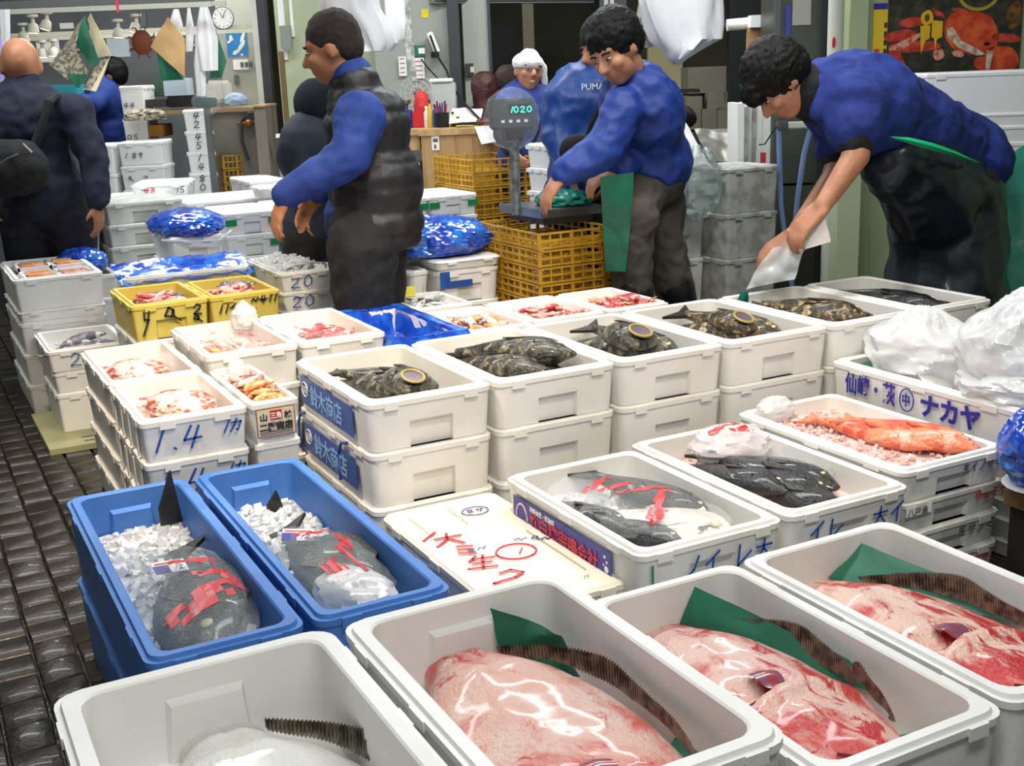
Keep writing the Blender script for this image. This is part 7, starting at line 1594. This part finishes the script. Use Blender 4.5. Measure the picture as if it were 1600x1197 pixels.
abox('upper_door', f0, f1, 6.9, 7.4, (1.712, 0.814)[1]+.01, 2.4, mat('dark_steel_door', '#5f605c', .4, metal=.5, col2='#555652', scale=3), fz); abox('lower_door', f0, f1, 6.9, 7.4, .1, (1.712, 0.814)[1]-.005, MC['dark_steel_door'], fz)
abox('blue_label', (1.605, 1.837)[0], (1.634, 1.835)[0], 6.89, 6.9, (1.621, 1.606)[1], (1.617, 1.809)[1], mat('violet_blue_label', '#3f4fa8', .4), fz); abox('paper', (1.645, 1.835)[0], (1.748, 1.831)[0], 6.89, 6.9, (1.691, 1.7)[1], (1.686, 1.884)[1], mat('grey_paper', '#aeaca4', .6), fz)
abox('side_post', f0-.03, f0, 6.88, 6.93, 0, 2.4, STEEL_D, fz); abox('side_post', f1, f1+.025, 6.88, 6.93, 0, 2.4, DARKF, fz); abox('thin_pipe', f1+.03, f1+.055, 6.86, 6.9, 0, 2.4, mat('olive_pipe', '#6a6b5a', .5), fz)
bm = bmesh.new(); tube(bm, [al((1.782, 1.807)[0], 6.5, 0), al((1.782, 1.807)[0], 6.5, 3.0)], .042, 18); o = link('water_pipe', fin(bm), mat('white_painted_pipe', '#c2c5b8', .4)); tag(o, 'thick white painted pipe between the steel cabinet and the green post', 'pipe')
part('coupling', fin((lambda b: (tube(b, [al((1.782, 1.807)[0], 6.5, (1.814, 0.805)[1]), al((1.782, 1.807)[0], 6.5, (1.812, 0.857)[1])], .05, 18), b)[1])(bmesh.new())), o.data.materials[0], o)
part('red_flower_mark', fin((lambda b: (ellipsoid(b, al((1.762, 1.808)[0], 6.455, (1.765, 1.594)[1]), (.012, .006, .03)), b)[1])(bmesh.new())), INK_RED, o)
for i, (x, l) in enumerate((('a', 'pale blue rubber hose hanging left by the steel cabinet'), ('b', 'pale blue rubber hose hanging right by the steel cabinet'))):
    pts = [V((4.174, 4.936, 1.183)), V((4.18, 4.932, 1.005)), V((4.19, 4.927, 0.77)), V((4.218, 4.913, 0.564)), V((4.262, 4.89, 0.249))] if x == 'a' else [V((4.325, 4.857, 1.19)), V((4.294, 4.874, 1.033)), V((4.268, 4.887, 0.8)), V((4.254, 4.894, 0.562)), V((4.249, 4.897, 0.249))]
    o = link('hose', tubemesh(pts, .014, 8), mat('pale_blue_rubber', '#6f86b4', .4)); tag(o, l, 'hose')
tp = empty('tap', V((4.242, 4.9, 1.18)), -YAW, 'white and steel tap holding the blue hoses', 'tap'); part('body', boxmesh(-.03, .12, -.02, .03, -.015, .02, .006), WHITEFRAME, tp); part('valve', boxmesh(-.09, -.03, -.02, .02, -.02, .025, .006), STEEL, tp); bm = bmesh.new(); tube(bm, [(-.09, 0, 0), (-.15, 0, -.09), (-.18, 0, -.09)], .004, 6); part('lever', bm, BLACKC, tp)
pv = aempty('foam_sheet_stack', (1.42, 1.158)[0], 6.6, 0, 'upright pack of white and grey foam sheets behind the grey box stack', 'sheets')
for k, (a_, b_, m_) in enumerate((((1.279, 1.831)[0], (1.314, 1.83)[0], PRINT_WHITE), ((1.317, 1.83)[0], (1.341, 1.829)[0], FOAM_GREY), ((1.344, 1.829)[0], (1.368, 1.828)[0], FOAM_DIM), ((1.372, 1.828)[0], (1.399, 1.827)[0], FOAM_GREY), ((1.402, 1.827)[0], (1.437, 1.826)[0], PRINT_WHITE), ((1.44, 1.825)[0], (1.491, 1.824)[0], PRINT_WHITE))):
    abox('sheet', a_, b_, 6.55+.03*k, 6.85, .3, (1.383, 1.296)[1]-.02*(k % 2), m_, pv)
o = wallthing('red_card', 'small red tag on the white foam sheets', 'tag', (1.404, 1.031), (1.433, 0.974), 6.55, INK_RED, .01)
o = quadsheet('plastic_bag', 'clear bag with white paper hanging behind the leaning worker\'s hip', 'bag', [V((3.649, 5.094, 1.227)), V((3.677, 5.079, 1.226)), V((3.667, 4.859, 1.026)), V((3.525, 4.933, 1.01))], CARD, 111)
o = link('plastic_bag', bagmesh(.13, .1, .16, .25, 2.2, 43, 34, 22), mat('murky_clear_film', '#9fb3b0', .15, alpha=.5, spec=.9, bump=.5), None, V((3.67, 4.97, 0.924))); tag(o, 'murky clear bag full of scraps behind the leaning worker', 'bag')
o = quadsheet('plastic_sheet', 'grey plastic sheet sagging below the dim cartons', 'sheet', [V((4.562, 6.198, 1.122)), V((4.759, 6.096, 1.114)), V((4.635, 5.935, 0.93)), V((4.53, 5.99, 0.935))], mat('grey_film', '#6c6a60', .25), 112)
# crab poster
PX0, PX1 = (2.083, 1.801)[0], (2.802, 1.774)[0]; PZ1, PZ0 = (2.455, 1.981)[1], (2.498, 1.237)[1]
po = aempty('crab_poster', (PX0+PX1)/2, 6.585, (PZ0+PZ1)/2, 'large poster of a red crab on a dark ground', 'poster')
part('paper', boxmesh(-(PX1-PX0)/2, (PX1-PX0)/2, -.003, .003, (PZ0-PZ1)/2, (PZ1-PZ0)/2), mat('dark_seaweed_print', '#23261e', .45, col2='#4a4636', scale=18, lo=.45, hi=.7), po)
def pprint(pts, m, lift=.0):
    bm = bmesh.new(); cx_, cz_ = (PX0+PX1)/2, (PZ0+PZ1)/2
    sx = (PX1-PX0)/210; 
    q = [((x-1388)*sx-(PX1-PX0)/2, -.0036-lift, ((PZ1-PZ0)/2)-(y+60)*(PZ1-PZ0)/225) for x, y in pts]
    f = bm.faces.new(ring(bm, q)); bmesh.ops.triangulate(bm, faces=[f]); return part('print', fin(bm, False), m, po)
CRED = mat('crab_red_print', '#c23420', .45, col2='#e2622f', scale=14, lo=.4, hi=.62); CRED2 = mat('crab_deep_red_print', '#a92a1c', .45, col2='#d24b35', scale=22, lo=.4, hi=.6)
CPINK = mat('crab_pink_print', '#e0a58f', .45, col2='#c2452f', scale=40, lo=.45, hi=.6); CYEL = mat('yellow_tag_print', '#e3b21f', .45); CWHT = mat('crab_white_print', '#dcd3bd', .5, col2='#b98a70', scale=30)
def oval(cx, cy, rx, ry, t=0, n=16, w=.08, s=0): return [(cx+rx*cos(a)*cos(t)-ry*sin(a)*sin(t)*(1+w*sin(3*a+s)), cy+rx*cos(a)*sin(t)+ry*sin(a)*cos(t)*(1+w*sin(4*a+s))) for a in [2*pi*k/n for k in range(n)]]
pprint(oval(1520, 50, 46, 34, .45), CRED); pprint(oval(1408, 50, 26, 9, -.1), CRED2); pprint(oval(1425, 30, 20, 8, -.05), CRED2, .0004); pprint(oval(1432, 68, 42, 9, .0), CRED2, .0004); pprint([(1390, 72), (1395, 66), (1440, 46), (1444, 50), (1410, 74)], CPINK, .0008)
pprint([(1392, 70), (1406, 70), (1418, 95), (1432, 125), (1420, 125), (1400, 105), (1390, 90)], CRED2); pprint([(1480, 40), (1490, 40), (1505, 62), (1530, 75), (1545, 85), (1530, 86), (1500, 72), (1482, 55)], CWHT, .0012)
pprint(oval(1575, 60, 24, 7, .15), CRED2); pprint(oval(1570, 92, 28, 20, .3), CRED); pprint(oval(1545, 100, 20, 12, .3), CRED2, .0004); pprint([(1455, 8), (1475, 18), (1478, 26), (1462, 20)], CRED2); pprint(oval(1470, 82, 9, 9), CPINK, .0008); pprint(oval(1500, 82, 10, 5, .3), CPINK, .0008)
pprint(oval(1449, 24, 10, 12), CYEL, .0016); pprint(oval(1449, 24, 4, 6), mat('dark_emblem_print', '#5a4a1c', .5), .002)
pprint([(1439, 36), (1455, 36), (1454, 56), (1447, 60), (1442, 80), (1440, 58)], CYEL, .0016); pprint([(1457, 28), (1474, 30), (1474, 54), (1466, 58), (1464, 76), (1461, 56), (1457, 54)], CYEL, .0016)
bm = bmesh.new(); tube(bm, [(((1528+32*cos(a))-1388)*((PX1-PX0)/210)-(PX1-PX0)/2, -.005, (PZ1-PZ0)/2-((-16+30*sin(a))+60)*(PZ1-PZ0)/225) for a in [2*pi*k/28 for k in range(29)]], .010, 6, False)
for v in bm.verts: v.co.y = -.005+(v.co.y+.005)*.1
part('print', fin(bm), mat('olive_ring_print', '#a79a35', .5), po); pprint(oval(1585, 25, 12, 22, .1), mat('orange_moss_print', '#8a5524', .6, col2='#3a3020', scale=30))
pprint(oval(1545, 68, 5, 3), EYE_B, .002); pprint(oval(1500, 15, 14, 4, .2), CRED2, .0006); pprint([(1545, 78), (1556, 80), (1552, 108), (1545, 112)], CWHT, .0012)
fl_ = wallthing('flyer', 'yellow flyer with dark lettering at the left edge of the crab poster', 'poster', (2.006, 1.787), (2.096, 1.504), 6.59, mat('yellow_flyer', '#e2c02a', .5), .004)
for k in range(5): abox('letter_block', (2.066, 1.801)[0], (2.08, 1.801)[0], 6.582, 6.585, (2.075, 1.687)[1]-.045*k-.025, (2.075, 1.687)[1]-.045*k, INK_BLACK, fl_)
abox('small_emblem', (2.015, 1.803)[0], (2.043, 1.802)[0], 6.582, 6.585, (2.03, 1.523)[1], (2.029, 1.553)[1], INK_RED, fl_); abox('dark_top', (2.005, 1.803)[0], (2.08, 1.801)[0], 6.582, 6.585, (2.02, 1.757)[1], (2.019, 1.787)[1], INK_NAVY, fl_)
# white boxes and green net at the right edge
b0 = al((2.315, 1.753)[0], 6.0)
def rbox(label, a_, b_, a, dep, closed=True):
    x0, x1, z0, z1 = a_[0], b_[0], b_[1], a_[1]
    o = foam_box(label, -(x1-x0)/2, (x1-x0)/2, -dep/2, dep/2, 0, z1-z0, FOAM_FAR, depth=.03, closed=closed, handle=False, rad=.012)
    o.location = al((x0+x1)/2, a+dep/2, z0); o.rotation_euler = (0, 0, -YAW-.12); return o
rbox('tall white foam box at the top of the stack under the crab poster', (2.094, 1.424), (2.679, 1.208), 5.9, .4)
rbox('flat white foam lid second in the stack under the crab poster', (2.145, 1.225), (2.683, 1.146), 5.9, .4)
rbox('white foam box third in the stack under the crab poster', (2.18, 1.163), (2.689, 1.072), 5.9, .4)
rbox('pale green-tinted foam box behind the green net', (2.216, 1.084), (2.708, 0.828), 5.9, .4); rbox('foam box at the foot of the stack behind the green net', (2.23, 0.84), (2.785, -0.163), 5.9, .4)
o = quadsheet('green_net', 'translucent green plastic sheet draped at the right edge', 'sheet', [V((4.516, 3.859, 1.001)), V((4.771, 3.727, 1.178)), V((4.653, 3.563, 0.4)), V((4.506, 3.751, 0.389))], mat('sea_green_film', '#2aa58a', .25, col2='#1b8a74', scale=5, alpha=.82, bump=.6, bscale=10), 121, .015)

for o in COL.objects:
    if o.parent is None and o.get('label') and not 4 <= len(o['label'].split()) <= 16: print('LABEL LENGTH', len(o['label'].split()), o['label'])
